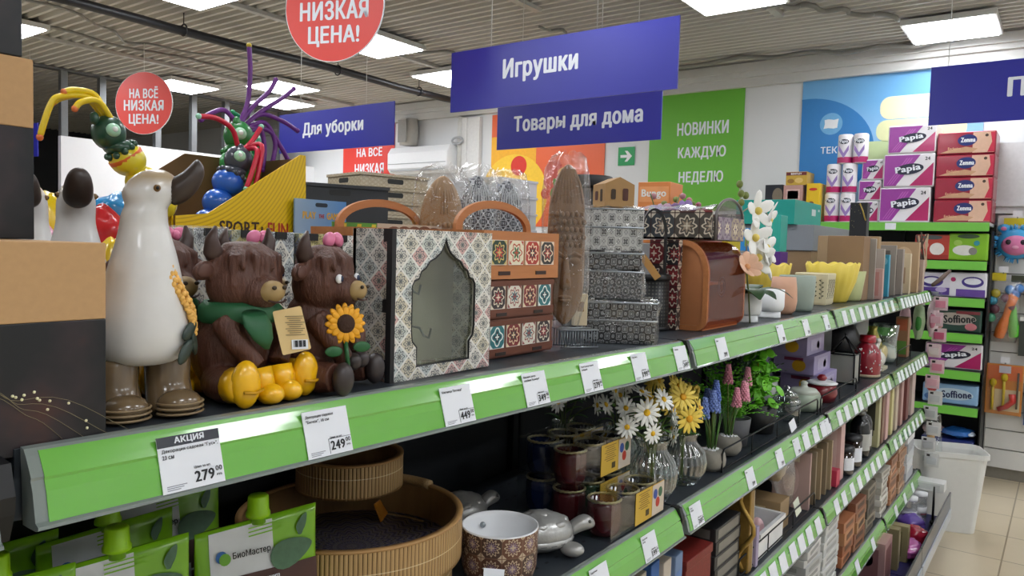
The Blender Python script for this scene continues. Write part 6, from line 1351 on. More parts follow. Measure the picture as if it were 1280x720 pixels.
carton('big pale grey carton behind the brown and green one', (4.30, .31, Z2), .30, .14, .26, 'b0b2b2', ())
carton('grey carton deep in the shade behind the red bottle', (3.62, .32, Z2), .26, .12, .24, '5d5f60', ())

# ------------------------------------------------------------------ third shelf
Z3 = ZL[2]+.0006; Z4 = ZL[3]+.0006
for i, (x, c, h) in enumerate(((1.17, '8fa3bd', .21), (1.23, 'c9c4b8', .20), (1.29, '34548f', .215), (1.35, 'b0a794', .20), (1.41, '2f5fa0', .205), (1.47, 'c2b7a8', .19), (1.53, '6f86a8', .185))):
    slab('upright picture pack numbered from the left as the %s under the 199 card' % ('first', 'second', 'third', 'fourth', 'fifth', 'sixth', 'seventh')[i], 'picture_pack', x, .10, .045, .14, h, c, R(4), Z3, 'pack', (('lr', 0, h*.6, .09, h*.4, ('c7b59a', '4a6fae', 'd8d2c4')[i % 3]), ('fr', 0, h*.5, .03, h*.6, ('5d7fb5', 'd9cdb4', '9aaac2')[i % 3])))
M_REDG = P('7a241e', .5, var=.35, scale=160)
t = thing('red_gift_box', 'dark red glittery box on the third shelf left of the black packs', 'box', (1.66, .12, Z3)); MB().box((0, 0, .065), (.15, .17, .13)).build('body', M_REDG, t, bevel=.002); MB().box((0, 0, .138), (.156, .176, .022)).build('lid', M_REDG, t, bevel=.002)
for k in range(5): 
    t = carton(('lowest', 'second lowest', 'middle', 'second highest', 'topmost')[k] + ' flat black clear-windowed pack of the stack on the third shelf', (1.845+.006*(k % 2), .115, Z3+.0345*k), .17, .16, .033, '2b2b2e', (('lr', 0, .017, .13, .022, '6d6c68'), ('fr', 0, .017, .14, .022, '7d7a72')))
t = thing('gilded_frame', 'upright gilded ornate frame between the black packs and the white tray', 'frame', (1.97, .055, Z3)); MB().box((0, 0, .11), (.03, .075, .22)).build('frame', P('9a7a3c', .4, .5, .3, 90), t, bevel=.003); MB().tube([(-.017, -.03+.02*math.sin(z*40), z) for z in [.01+.02*k for k in range(11)]], .006, 8).build('moulding', P('b8964e', .35, .6), t); MB().box((.02, 0, .11), (.01, .07, .21)).build('rear_board', P('b5a892', .6), t)
slab('thin lilac card pack beside the gilded frame', 'card_pack', 2.02, .05, .02, .07, .11, 'a79ab5', 0, Z3, 'pack', (('lr', 0, .06, .05, .07, 'c4bcd0'),))
t = crate('white open tray with pink and white small goods inside, on the third shelf', 'white_tray', (2.17, .11, Z3), .22, .17, .075, P('e4e4e4', .4), 0, False)
for i, (x, y, z, r, c, l) in enumerate(((2.10, .07, .0065, (.022, .02, .030), 'd9a3a8', 'pink soap in the white tray, left'), (2.15, .12, .0065, (.025, .022, .032), 'e6dfe0', 'white soap in the middle of the white tray'), (2.21, .08, .0065, (.022, .02, .030), 'dfb7b9', 'pale pink soap in the white tray, right'), (2.20, .15, .0065, (.024, .02, .032), 'e9e6e4', 'white soap at the back of the white tray'))):
    t = thing('soap', l, 'soap', (x, y, Z3+z)); MB().ell((0, 0, r[2]), r, fn=lambda x, y, z: 1+.06*math.cos(5*math.atan2(y, x))).build('bar', P(c, .5), t)
carton('shallow white carton behind the white tray', (2.17, .29, Z3), .28, .15, .14, 'cfd0d0', (('lr', 0, .07, .1, .05, 'b9bcc0'),)); carton('low kraft carton right of the white tray', (2.36, .13, Z3), .09, .17, .09, '9a805c', (('lr', 0, .05, .08, .04, 'c7b58f'),))
t = thing('film_bouquet', 'film-wrapped pale bouquet leaning out with a white label, third shelf', 'bouquet', (2.46, .08, Z3)); MB().loft([((0, 0, .0), (.015, 0, 0), (0, .012, 0)), ((-.01, -.01, .06), (.03, 0, 0), (0, .022, 0)), ((-.02, .0, .14), (.055, 0, 0), (0, .04, 0)), ((-.03, .03, .22), (.085, 0, 0), (0, .06, 0))], 18).build('film', M_CELLO, t); MB().ell((-.025, .025, .17), (.05, .035, .05), fn=lambda x, y, z: 1+.15*math.sin(9*x+3)*math.cos(8*z)).build('blossoms', P('b9a98f', .6, var=.3, scale=60), t); MB().prism(rect(.04, .05), .001, 0, frame((-.02, -.05, .05), (1, -.1, .3), (-.3, .2, 1))).build('label', P('dde3d0', .5), t)
t = thing('wire_rack', 'dark wire wine rack in the shade of the third shelf', 'rack', (2.52, .26, Z3)); m = MB()
for i in range(4):
    for j in range(3): m.tube([(-.10+.06*i+.026*math.cos(a*PI/8), 0, .035+.056*j+.026*math.sin(a*PI/8)) for a in range(16)], .0025, 6, closed=True).tube([(-.10+.06*i+.026*math.cos(a*PI/8), .10, .035+.056*j+.026*math.sin(a*PI/8)) for a in range(16)], .0025, 6, closed=True)
for x in (-.13, .11): m.tube([(x, 0, .0), (x, 0, .2), (x, .1, .2), (x, .1, 0)], .003, 6)
m.build('wires', M_WIREB, t)
for i, (x, c, h, f) in enumerate(((2.58, 'b79a92', .19, 'c9aaa4'), (2.65, '8a7a62', .18, '4f6a9a'), (2.72, '9a8668', .175, 'b8a284'), (2.79, '86745a', .185, '5f79a5'), (2.86, 'a38f70', .18, '74705f'))):
    slab('upright carded tool pack on the third shelf, %s from the wire rack' % ('first', 'second', 'third', 'fourth', 'fifth')[i], 'carded_pack', x, .09, .018, .12, h, c, R(5), Z3, 'pack', (('lo', 0, h*.5, .05, h*.6, f), ('lr', 0, h*.88, .05, .02, 'd5c9b0')))
carton('small bright pink carton in front of the tall pink box', (2.93, .05, Z3), .05, .06, .06, 'c23a55'); carton('tall pale pink box right of the carded packs', (3.02, .12, Z3), .06, .18, .26, 'cfaaa4', (('lr', .05, .13, .05, .22, 'd9bdb6'),))
M_DGL = film('dark_glass', '3a2a26', .4, .04, body=.55, bodycol='2a1c1a')
for x, y, r, h, l in ((3.06, .045, .036, .09, 'dark scented candle jar with a white label, nearest of the two'), (3.20, .05, .040, .105, 'dark scented candle jar with a white label and lid, farther of the two')):
    t = lathe_thing(l, 'candle_jar', 'candle', (x+.06, y, Z3), [(.0005, 0), (r*.95, 0), (r, .006), (r, h), (r*.9, h), (.0005, h-.01)], M_DGL); MB().lathe([(r*1.02, h), (r*1.03, h+.004), (r*1.03, h+.018), (.0005, h+.02)], 32).build('lid', M_BLACK, t)
    MB().lathe([(r+.0008, h*.22), (r+.0008, h*.75)], 16, arc=R(80), a0=R(195), cap=False).build('label', M_TAG, t)
for k, (x, y) in enumerate(((3.44, .055), (3.53, .065))):
    t = lathe_thing('tall black pump bottle with a white label, %s of two' % ('nearer', 'farther')[k], 'black_bottle', 'bottle', (x, y, Z3), [(.0005, 0), (.036, 0), (.039, .006), (.039, .13), (.030, .155), (.014, .165), (.013, .19), (.0005, .19)], P('17181a', .25, coat=.5), (('collar', [(.0165, .175), (.0165, .192), (.0005, .193)], P('8a8a86', .3, .6)),)); MB().lathe([(.0397, .03), (.0397, .10)], 16, arc=R(80), a0=R(195), cap=False).build('label', P('b9b9b4', .5), t)
for i, (x, w, h, c, f, l) in enumerate(((3.66, .05, .25, 'b8b48a', '3a3a2c', 'olive green tall cosmetics box right of the black bottles'), (3.74, .04, .24, '8a6a58', 'c9a296', 'brown tall cosmetics box second from the black bottles'), (3.84, .06, .25, 'cfa8a0', 'e3c9bc', 'pink tall cosmetics box with a slanted panel'), (3.96, .05, .22, 'd0c98f', 'b8932a', 'yellowish tall cosmetics box in the middle of the farthest third shelf'), (4.08, .06, .25, 'c9b8a4', '8a5f55', 'cream tall cosmetics box with a brown picture'), (4.22, .06, .27, 'b58f88', '8c655e', 'rose brown tall cosmetics box'), (4.38, .07, .26, '7d4a45', 'a2706a', 'dark rose tall cosmetics box at the far end of the third shelf'), (4.56, .10, .26, 'c4b0a6', 'a98f86', 'pale tall cosmetics box at the very end of the third shelf'))):
    carton(l, (x, .075, Z3), w, .11, h, c, (('lr', 0, h*.55, .08, h*.5, f), ('lr', 0, h*.88, .09, .02, 'e4dccc'), ('lr', .02, h*.3, .03, .05, '2c2620')))
# ------------------------------------------------------------------ fourth shelf: stacks of flat boxes
def stack(x, y, w, d, n, th, cols, what, feats='3d3a38', cat='box', name='flat_box', jig=.01, grp=None):
    z = Z4
    for k in range(n):
        h = th*(1+.15*((k*7) % 3-1)); c = cols[k % len(cols)]
        carton(what, (x+rnd.uniform(-jig, jig), y+rnd.uniform(-.004, .004), z), w, d, h, c, (('lr', 0, h/2, d*.7, h*.45, feats), ('fr', 0, h/2, w*.6, h*.4, feats)), None, rnd.uniform(-.04, .04), cat, name); z += h+.0008
    return z
def regroup(n0, grp):
    for o in list(COL.objects)[n0:]:
        if o.parent is None and o.get('label'): o['group'] = grp
for (x, w, n, th, cols, what, f) in ((2.62, .18, 8, .028, ('c9c9c6', 'd9d8d4', 'b8bab9'), 'white flat box in the stack left of the copper-coloured boxes', '9a9b98'),
    (2.86, .20, 9, .026, ('d6d6d2', 'c2c5c4'), 'white thin box in the tall stack nearest the copper-coloured boxes', 'a8aaa8'),
    (3.13, .17, 4, .045, ('b0724e', 'a06445', 'c08a62'), 'copper-coloured box in the stack on the lowest shelf', '6a4632'), (3.33, .17, 5, .040, ('9a6a4e', '8a5a44', 'b58a64'), 'brown copper box with dark edges in the middle stack', '4a3428'),
    (3.53, .17, 5, .042, ('6d665a', '8a8272', '57524a'), 'grey brown flat box in the stack right of the copper boxes', '3c3833'), (3.84, .17, 8, .026, ('cfcdc6', 'bdb8ac', 'dcd9d0'), 'cream flat box in the striped stack in the farthest bay', '8f8a7e'),
    (4.06, .18, 6, .036, ('b3805e', 'c79a78', '9a6a4e'), 'tan flat box in the far copper stack', '7a5440'), (4.28, .18, 7, .034, ('c4a486', 'b08a6c', 'a37a5c'), 'light brown flat box in the farthest copper stack', '86664e')):
    n0 = len(COL.objects); stack(x, .115, w, .20, n, th, cols, what, f); regroup(n0, what.split(' in the ')[0] + ' stack')
for k, (c, l) in enumerate((('b9bcc0', 'lowest'), ('dfe2e4', 'second'), ('cfd3d6', 'third'), ('aeb2b6', 'fourth'), ('e6e8ea', 'topmost'))):
    carton(l + ' shiny silver white pack on the far end of the lowest shelf', (4.54, .115, Z4+.0515*k), .22, .20, .05, c, (('lr', 0, .025, .17, .03, 'f0f2f4'),), None, .03*(k % 2))
# ------------------------------------------------------------------ base bins
ZB = .1156
for (x, y, w, d, h, c, f, l) in ((3.62, .05, .16, .20, .20, 'b58f8a', '8a5f5c', 'dusty pink picture book box standing in the base bin'), (3.83, .04, .05, .20, .19, '8f8462', 'b5ab88', 'olive box standing beside the dusty pink one in the base bin'), (3.96, .02, .05, .20, .17, '9a8f6a', '7c734f', 'second olive box in the base bin')):
    carton(l, (x, y, ZB), w, d, h, c, (('lr', 0, h*.5, d*.75, h*.7, f), ('fr', 0, h*.5, w*.7, h*.7, f), ('lo', .03, h*.6, .05, .06, 'c9aaa0')))
lump('bright pink plastic pack at the front of the base bin', 'plastic_pack', (4.03, -.08, ZB), (.09, .06, .04), 'd06ab8', 'pack', 11, .15, .2)
lump('violet plastic pack behind the red one in the base bin', 'plastic_pack', (4.42, -.02, ZB), (.09, .07, .045), '6a4fa8', 'pack', 12, .12, .2)
lump('shiny red plastic pack in the base bin', 'plastic_pack', (4.20, -.07, ZB), (.07, .07, .05), 'a8243c', 'pack', 13, .2, .15)
lump('clear and pink plastic pack hanging over the red one', 'plastic_pack', (4.12, .08, ZB), (.07, .06, .10), 'c48a9c', 'pack', 14, .2, .15)
M_JARC = film('clear_jar_plastic', 'eef0f0', .35, .06, body=.25, bodycol='d8d9d8')
for i, (x, y, l) in enumerate(((4.42, .08, 'clear plastic jar leftmost of the jar cluster in the far base bin'), (4.50, .0, 'clear plastic jar at the front of the jar cluster'), (4.56, .10, 'clear plastic jar at the back of the jar cluster'), (4.62, -.03, 'clear plastic jar with a black scoop in the cluster'), (4.66, .07, 'clear plastic jar at the far end of the cluster'))):
    zz = ZB if i not in (1,) else ZB
    t = lathe_thing(l, 'plastic_jar', 'jar', (x, y, zz), [(.0005, 0), (.034, 0), (.037, .006), (.037, .13), (.034, .14), (.0005, .142)], M_JARC, (('lid', [(.038, .14), (.039, .146), (.039, .16), (.0005, .163)], M_WHITE), ('label', [(.0378, .03), (.0378, .085)], P('d5d6d8', .5)))); MB().lathe([(.0382, .045), (.0382, .052)], 12, arc=R(70), a0=R(200), cap=False).build('label_stripe', P('8a3a4a', .5), t)
t = thing('black_scoop', 'small black scoop handle sticking up from the jar cluster', 'scoop', (4.60, -.10, ZB)); MB().tube([(0, 0, .0), (.0, .0, .12), (-.01, 0, .21)], [.006, .006, .004], 8).build('handle', M_BLACK, t); MB().ell((0, 0, .014), (.018, .014, .013)).build('bowl', M_BLACK, t)
carton('white flat carton leaning at the far end of the base bins', (4.70, -.02, ZB+.165), .10, .24, .05, 'e2e3e2', (('lr', 0, .025, .2, .03, 'cfd1d1'),)); carton('white carton carrying the flat one at the far end of the base bins', (4.735, .10, ZB), .06, .10, .164, 'd5d6d6')
# accessories hanging at the end of the run: clear strip with pink hair clips
t = thing('clip_strip', 'clear hanging strip of pink and white hair accessories at the end of the shelving', 'clip strip', (4.83, -.03, .40)); MB().box((0, 0, .48), (.004, .05, .96)).build('plastic_strip', M_CLEAR, t); MB().box((-.025, .09, .955), (.012, .2, .012)).build('hanger', M_STEEL, t)
r_ = random.Random(6)
for i, (name, z, y, w, h, c, l) in enumerate([('hair_clip_card', .90-.088*k, -.035+.015*(k % 2), .07, .075, ('d98aa0', 'e3b3c0', 'c95f7f', 'e0d0d2')[k % 4], None) for k in range(11)]):
    lab = 'small carded hair accessory on the clear strip at the end of the shelving'
    q = thing('hair_clip_card', lab, 'accessory', (4.80+.004*(i % 3), -.055+.02*(i % 2), .40+z-.04), 0, 'hair accessories on the clear strip')
    MB().box((0, 0, h/2), (.012, w, h)).build('blister', P(('e4c9d0' if i < 6 else 'dcdcdc'), .25, coat=.4), q); MB().box((-.008, 0, h*.45), (.012, w*.7, h*.5)).build('hair_clip', P(c if i < 6 else ('c9ccd0', 'b4b6ba')[i % 2], .35), q); MB().box((-.0066, w*.25, h*.85), (.002, .016, .012)).build('price_dot', P('2a2624', .5), q)
for i, (y, z, c, l) in enumerate(((.12, 1.02, 'e0b8c2', 'pink clear pouch of accessories hanging under the far end of the top shelf, left'), (.05, 1.04, '9fb88f', 'green and white accessory pouch hanging under the far end of the top shelf'), (-.02, 1.06, 'e6cfd4', 'pale pink pouch hanging under the far end of the top shelf, nearest the aisle'))):
    q = thing('accessory_pouch', l, 'pouch', (4.815, y, z+.04), 0); MB().ell((0, 0, .11), (.02, .032, .11), fn=lambda x, y, z: 1+.06*math.sin(8*z+y*5)).build('pouch', P(c, .25, coat=.5, var=.15, scale=50), q); MB().box((0, 0, .215), (.004, .05, .03)).build('header', P('e4e2e2', .4), q)
    MB().ell((-.012, 0, .10), (.012, .018, .05)).build('contents', P(('c2506f', '3f8a3a', 'd98aa0')[i], .4), q)

# ------------------------------------------------------------------ tissue shelving on the back wall
t = thing('shelf_unit', 'tall tissue shelving with bright green rails against the back wall', 'shelving', (5.95, .40, 0)); YR, YL = -.575, .62
M_SHD = P('1d2026', .5)
MB().box((.405, (YL+YR)/2, .9), (.012, YL-YR, 1.75)).build('back_panel', M_SHD, t)
for y in (YR, .0, YL): MB().box((.38, y, .9), (.04, .03, 1.78)).build('upright', M_BLACK, t)
MB().box((.25, YR-.010, .88), (.32, .008, 1.72)).build('end_panel', P('15171b', .5), t)
TZ = (1.795, 1.535, 1.285, 1.045, .79, .545, .13)
M_GR2 = P('74c24a', .35, var=.03, coat=.3)
for i, z in enumerate(TZ):
    d = MB().box((.20, (YL+YR)/2, -.012), (.40, YL-YR, .022)).build('shelf', P('c4c8c8', .5) if i == 0 else M_SHD, t, (0, 0, z))
    if i < 6: MB().box((-.006, (YL+YR)/2, -.032), (.010, YL-YR, .058)).build('green_rail', M_GR2, d); MB().box((-.0125, .18 if i % 2 else .02, -.032), (.002, .07, .046)).build('price_label', P('e8d24a' if i == 5 else 'e6eaf0', .5), d)
M_PU = P('9a3a9a', .3, coat=.3, var=.05); M_MG = P('b31c63', .3, coat=.3, var=.05); M_PW = P('e6e2e6', .35, coat=.3, var=.03); M_CRIM = P('9c1f38', .3, coat=.3, var=.1, scale=15); M_SKIN = P('dcb49a', .4, coat=.3); M_NAVY = P('26306f', .35)
def brand(s, par, x, z, w, h, col=M_NAVY, tilt=0.0, halo=True, d=-.004):
    F = LEFT(x, 0, 0) 
    return txt(s, LEFT(x+d, 0, z) @ Matrix.Rotation(tilt, 4, 'Z'), w, h, col, par, bold=.06)
def papia(label, y, z, w, h, d, small=False):
    t = thing('tissue_pack', label, 'tissue pack', (6.15, y, z)); m = MB().box((0, 0, h/2), (d, w, h)); b = m.build('wrap', M_PW, t, bevel=.012, bseg=3); f = -d/2-.0006
    patch([(-w/2+.008, .01), (-w*.24, .01), (w*.22, h-.01), (-w/2+.008, h-.01)], LEFT(f, 0, 0), M_PU, t, 'purple_band', .0008); patch([(.03*w, .01), (w/2-.008, .01), (w/2-.008, h*.72)], LEFT(f, 0, 0), M_MG, t, 'magenta_band', .0008)
    for k in range(3): patch([(-w*.42+.05*w*k, .02), (-w*.40+.05*w*k, .02), (-.02*w+.05*w*k, h-.03), (-.05*w+.05*w*k, h-.03)], LEFT(f-.0009, 0, 0), P('b85ab4', .3, coat=.3), t, 'sheen_stripe', .0004)
    patch(circ(w*.28, 28, .06*w, h*.53, h*.16), LEFT(f-.0014, 0, 0) @ Matrix.Rotation(R(7), 4, 'Z'), P('20243a', .35), t, 'name_oval', .0008)
    txt('Papia', LEFT(f-.0028, .01*w, h*.53) @ Matrix.Rotation(R(9), 4, 'Z'), w*.50, h*.24, M_TAG, t, bold=.05)
    txt('x4' if small else '24', LEFT(f-.0010, -w*.36, h*.84), w*.10, h*.10, M_INK, t, bold=.04)
    return t
za = TZ[0]+.0006
papia('large purple Papia tissue pack at the bottom, behind the dark gift box', .350, za, .325, .245, .30); papia('large purple Papia tissue pack in the middle of the big stack', .335, za+.246, .325, .235, .30); papia('large purple Papia tissue pack topmost of the big stack', .325, za+.482, .305, .20, .30)
papia('small Papia tissue pack at the bottom beside the paper rolls', .598, za, .155, .155, .22, True); papia('small Papia tissue pack in the middle beside the paper rolls', .588, za+.156, .155, .150, .22, True); papia('small Papia tissue pack topmost beside the paper rolls', .575, za+.307, .150, .150, .22, True)
def roll(label, y, z, r=.052, h=.215):
    t = thing('paper_roll', label, 'paper roll', (6.06, y, z)); MB().lathe([(.0005, 0), (r*.95, 0), (r, .01), (r, h-.01), (r*.9, h), (.0005, h)], 32).build('wrap', M_PW, t)
    MB().lathe([(r+.0008, .005), (r+.0008, h*.22)], 24, arc=R(180), a0=R(90), cap=False).build('magenta_foot', M_MG, t)
    F = LEFT(-r-.0012, 0, 0)
    patch([(-.035, h*.45), (0, h*.18), (.035, h*.45), (.035, h*.62), (0, h*.35), (-.035, h*.62)], F, P('9a7fc0', .4), t, 'violet_chevron', .0008); patch(circ(.034, 20, 0, h*.74, .018), F, P('20243a', .35), t, 'name_oval', .0008); txt('Papia', LEFT(-r-.003, 0, h*.74), .058, .032, M_TAG, t, bold=.05)
    return t
for i, (y, k, l) in enumerate(((.850, 0, 'Papia paper roll at the bottom left of the six rolls'), (.740, 0, 'Papia paper roll at the bottom right of the six rolls'), (.845, 1, 'Papia paper roll in the middle row, left'), (.735, 1, 'Papia paper roll in the middle row, right'), (.775, 2, 'Papia paper roll in the top row, left'), (.668, 2, 'Papia paper roll in the top row, right'))): roll(l, y, za+.2158*k)
def zemma(label, z, y=-.008, w=.345, h=.152, d=.30):
    t = thing('tissue_pack', label, 'tissue pack', (6.15, y, z)); MB().box((0, 0, h/2), (d, w, h)).build('wrap', M_CRIM, t, bevel=.010, bseg=3); f = -d/2-.0006
    patch(rect(w*.36, h*.90, w*.29, h*.5), LEFT(f, 0, 0), M_SKIN, t, 'peach_panel', .0006); patch([(w*.36, .01), (w/2-.008, .01), (w/2-.008, h-.01), (w*.40, h-.01), (w*.43, h*.5)], LEFT(f-.0007, 0, 0), P('c9304a', .3, coat=.3), t, 'red_side', .0006)
    patch([(-w/2+.02, .012), (w*.1, .012), (w*.2, .035), (0, .05), (-w*.3, .03)], LEFT(f-.0007, 0, 0), P('c79a78', .4), t, 'towel_picture', .0006)
    patch(circ(w*.165, 24, w*.03, h*.62, h*.25), LEFT(f-.0010, 0, 0) @ Matrix.Rotation(R(3), 4, 'Z'), M_NAVY, t, 'name_oval', .0008); txt('Zemma', LEFT(f-.0024, -w*.03, h*.63), w*.25, h*.21, M_TAG, t, bold=.07); txt('Exclusive', LEFT(f-.0012, w*.20, h*.27), w*.22, h*.11, P('e0b08a', .4), t)
    patch(circ(.010, 16, w*.34, h*.80), LEFT(f-.0008, 0, 0), P('4a3a30', .4), t, 'round_mark', .0006)
    return t
for k in range(4): zemma(('crimson Zemma tissue pack at the bottom of the right-hand stack', 'crimson Zemma tissue pack second from the bottom', 'crimson Zemma tissue pack third from the bottom', 'crimson Zemma tissue pack topmost, under the blue sign')[k], za+.1535*k)
# small cartons at the left end of the top shelf
def wcart(label, y, z, w, h, d, col, feats=(), text=None, x=6.05):
    return carton(label, (x, y, z), d, w, h, col, feats, text, 0, 'box', 'carton_box')
bx = thing('shelf_unit', 'low cabinet left of the tissue shelving carrying cartons', 'shelving', (6.14, 1.275, 0)); MB().box((0, 0, .89), (.36, .44, 1.76)).build('body', P('c4c7c8', .5), bx); MB().box((0, 0, 1.782), (.38, .45, .02)).build('top', P('74c24a', .4), bx)
zc = 1.7926
wcart('plain brown carton under the black and beige one on the low cabinet', 1.255, zc, .135, .128, .2, '6f5a48'); wcart('black and beige carton, leftmost of those beside the paper rolls', 1.255, zc+.129, .132, .155, .2, '22252c', (('lo', .03, .07, .08, .12, '7d7260'),))
wcart('plain pinkish carton under the one with a dark label', 1.11, zc, .14, .128, .2, 'a88078'); wcart('pinkish brown carton with a dark square label left of the yellow carton', 1.11, zc+.129, .142, .148, .2, 'bd938a', (('lr', 0, .075, .10, .085, 'd9b8ae'), ('lr', 0, .075, .08, .062, '5a2a2c')))
wcart('yellow and brown snack carton topmost left of the paper rolls', 1.09, zc+.278, .155, .10, .2, 'c9a43a', (('lr', 0, .085, .15, .024, '6a2428'), ('lo', .02, .035, .06, .04, 'e0c070'), ('lo', -.04, .03, .05, .035, '9a7028')), [('BENTLEY', 'l', 0, .085, .08, .014)])
wcart('tall bright yellow carton right beside the paper rolls', .965, zc+.004, .095, .285, .18, 'e8c21e', (('lo', 0, .24, .06, .022, 'c8321e'), ('lo', -.01, .13, .04, .04, '7a4a2a'), ('lo', 0, .05, .05, .03, 'd99a1e')))
# packs on the lower tissue shelves
def tp(label, y, i, w, h, col, feats, words=(), d=.28, rz=0.0):
    t = thing('tissue_pack', label, 'tissue pack', (6.14, y, TZ[i]+.0006)); MB().box((0, 0, h/2), (d, w, h)).build('wrap', P(col, .3, coat=.3, var=.06, scale=12), t, bevel=.012, bseg=3); f = -d/2-.0006
    for k, (kind, cx, cz, fw, fh, c) in enumerate(feats):
        patch(circ(fw/2, 24, cx, cz, fh/2) if kind == 'o' else rect(fw, fh, cx, cz) if kind == 'r' else [(cx-fw/2, cz-fh/2), (cx+fw/2, cz-fh/2), (cx+fw/2, cz+fh/2)], LEFT(f-.0003*k, 0, 0), P(c, .35, coat=.3), t, 'printed_panel', .0005)
    for s, cx, cz, tw, th, c in words: txt(s, LEFT(f-.0026, -cx, cz) @ Matrix.Rotation(R(4), 4, 'Z'), tw, th, P(c, .4), t, bold=.05)
    return t
tp('red cotton pack on the first shelf under the Zemma stacks, left', .16, 1, .22, .175, 'c2463a', (('o', 0, .155, .12, .03, '5d6468'), ('o', .03, .075, .09, .085, 'efe9e4'), ('o', -.05, .10, .06, .05, 'd98a7a'), ('r', 0, .02, .2, .03, 'a8322a')))
tp('bright green cotton pack on the first shelf under the Zemma stacks, right', -.055, 1, .235, .185, '86bf2a', (('o', 0, .165, .13, .03, '3f5a3a'), ('o', -.02, .07, .14, .07, 'e4e2dc'), ('o', .05, .12, .035, .035, '2f8f9f'), ('o', -.06, .12, .05, .04, 'a8cf5a'), ('o', .03, .065, .05, .05, '8a8680')))
tp('purple and white tissue pack on the second lower shelf, left', .13, 2, .20, .165, 'dcd8e6', (('o', -.02, .10, .14, .075, '4a3a8a'), ('o', -.02, .105, .10, .045, 'e4e4ee'), ('r', 0, .035, .18, .05, '5a3f92'), ('o', .04, .045, .07, .035, 'b8a8d0')))
tp('purple and white tissue pack on the second lower shelf, right', -.065, 2, .225, .17, 'e4e2ea', (('o', .03, .105, .13, .075, '4a3a8a'), ('o', .03, .110, .10, .045, 'e4e4ee'), ('r', .02, .03, .17, .05, '6a4aa0'), ('o', -.085, .12, .03, .03, 'b8326a')))
tp('dark green floral Soffione tissue pack on the third lower shelf', .0, 3, .32, .155, '2f4a40', (('o', 0, .09, .26, .085, 'b9b0a6'), ('o', .10, .04, .07, .05, 'c87a80'), ('o', -.09, .035, .05, .04, 'd9a0a0'), ('r', .08, .135, .14, .02, '8a3a40')), [('Soffione', .03, .09, .19, .055, '23282a')])
papia('purple Papia pack alone on the fourth lower shelf', -.005, TZ[4]+.0006, .345, .175, .28)
tp('light blue Soffione tissue pack on the fifth lower shelf', .0, 5, .335, .135, '8fb6dc', (('o', .02, .07, .24, .08, 'c9dcea'), ('o', -.11, .095, .06, .045, 'b8323a'), ('o', -.11, .04, .09, .05, '3f6fae')), [('Soffione', .04, .07, .18, .05, '1f2c5a')])
tp('navy wipes carton at the bottom of the tissue shelving', .0, 6, .32, .17, '1d2a6a', (('r', 0, .08, .3, .1, '1a2460'),))
lump('crinkled blue and white wipes pack on the navy carton', 'wipes_pack', (6.12, -.055, TZ[6]+.172), (.11, .10, .035), '2f6fc0', 'pack', 21, .15, .2, 'd9e6f4'); lump('crinkled pale pink wipes pack on the navy carton', 'wipes_pack', (6.12, .10, TZ[6]+.172), (.10, .07, .035), 'd9c0c4', 'pack', 22, .15, .2)

# ------------------------------------------------------------------ slatwall with hanging toys, at the right edge
t = thing('slat_wall', 'white slatted wall panel at the right edge with toys hanging on it', 'slat wall', (6.33, -.86, 0))
m = MB()
for k in range(13): m.box((0, 0, .150+.137*k), (.03, 1.32, .129))
m.build('slats', P('dededb', .45, var=.02), t); MB().box((.02, 0, .97), (.012, 1.32, 1.76)).build('groove_backing', P('6d6d6a', .6), t); MB().box((-.002, .663, .97), (.036, .006, 1.76)).build('edge_trim', P('a9aaa8', .4, .4), t)
t = thing('header_panel', 'pale grey blank panel above the slatted wall', 'panel', (6.33, -.80, 1.865)); MB().box((0, 0, .25), (.04, 1.3, .49)).box((-.015, 0, .06), (.05, 1.3, .012)).build('panel', P('d2d3d4', .5), t)
def hook(t, z, y=0.0): MB().tube([(.005, y, z), (-.09, y, z), (-.10, y, z+.012)], .003, 7).build('hook', M_STEEL, t); MB().box((-.102, y, z+.028), (.002, .055, .04)).build('price_label', P('e6e6ea', .5), t)
def hung(label, name, y, z, cat='toy pack'): 
    t = thing(name, label, cat, (6.30, y, z)); return t
t = hung('round blue and pink animal face toy hanging at the top right edge', 'animal_toy', -.315, 1.55, 'toy'); hook(t, .285)
b = MB().ell((-.06, 0, .11), (.055, .115, .105)).ell((-.06, .075, .215), (.03, .04, .03)).ell((-.06, -.075, .215), (.03, .04, .03)); r_ = random.Random(4)
for k in range(60): a = r_.uniform(0, 6.28); b.tube([(-.06, .10*math.cos(a), .11+.09*math.sin(a)), (-.07+r_.uniform(-.03, .03), .142*math.cos(a), .11+.135*math.sin(a))], [.008, .002], 5)
b.build('body', P('3fa0d8', .4, coat=.3), t); MB().ell((-.095, 0, .10), (.035, .085, .07)).build('face', P('d97aa8', .4, coat=.3), t)
for s in (-1, 1): MB().ell((-.125, s*.042, .12), (.008, .016, .018)).build('eye', P('2a1f2a', .2), t); MB().ell((-.085, s*.075, .212), (.010, .018, .014)).build('inner_ear', P('d97aa8', .4), t)
MB().ell((-.130, 0, .085), (.008, .02, .012)).build('muzzle', P('e8a0c0', .4), t); MB().box((-.03, .02, .262), (.004, .12, .05)).build('header_card', P('e0cc2a', .4), t)
t = hung('clear bag with orange and green toy bats hanging on the slatted wall', 'toy_bag', -.275, .985, 'toy pack'); hook(t, .47, .02)
MB().lathe([(.018, 0), (.032, .01), (.036, .07), (.030, .12), (.022, .15), (.026, .22), (.034, .30), (.02, .33)], 20, M=Matrix.Translation((-.055, .03, .02)) @ Matrix.Rotation(R(14), 4, 'X')).build('orange_bat', P('ef7a1a', .3, coat=.4), t)
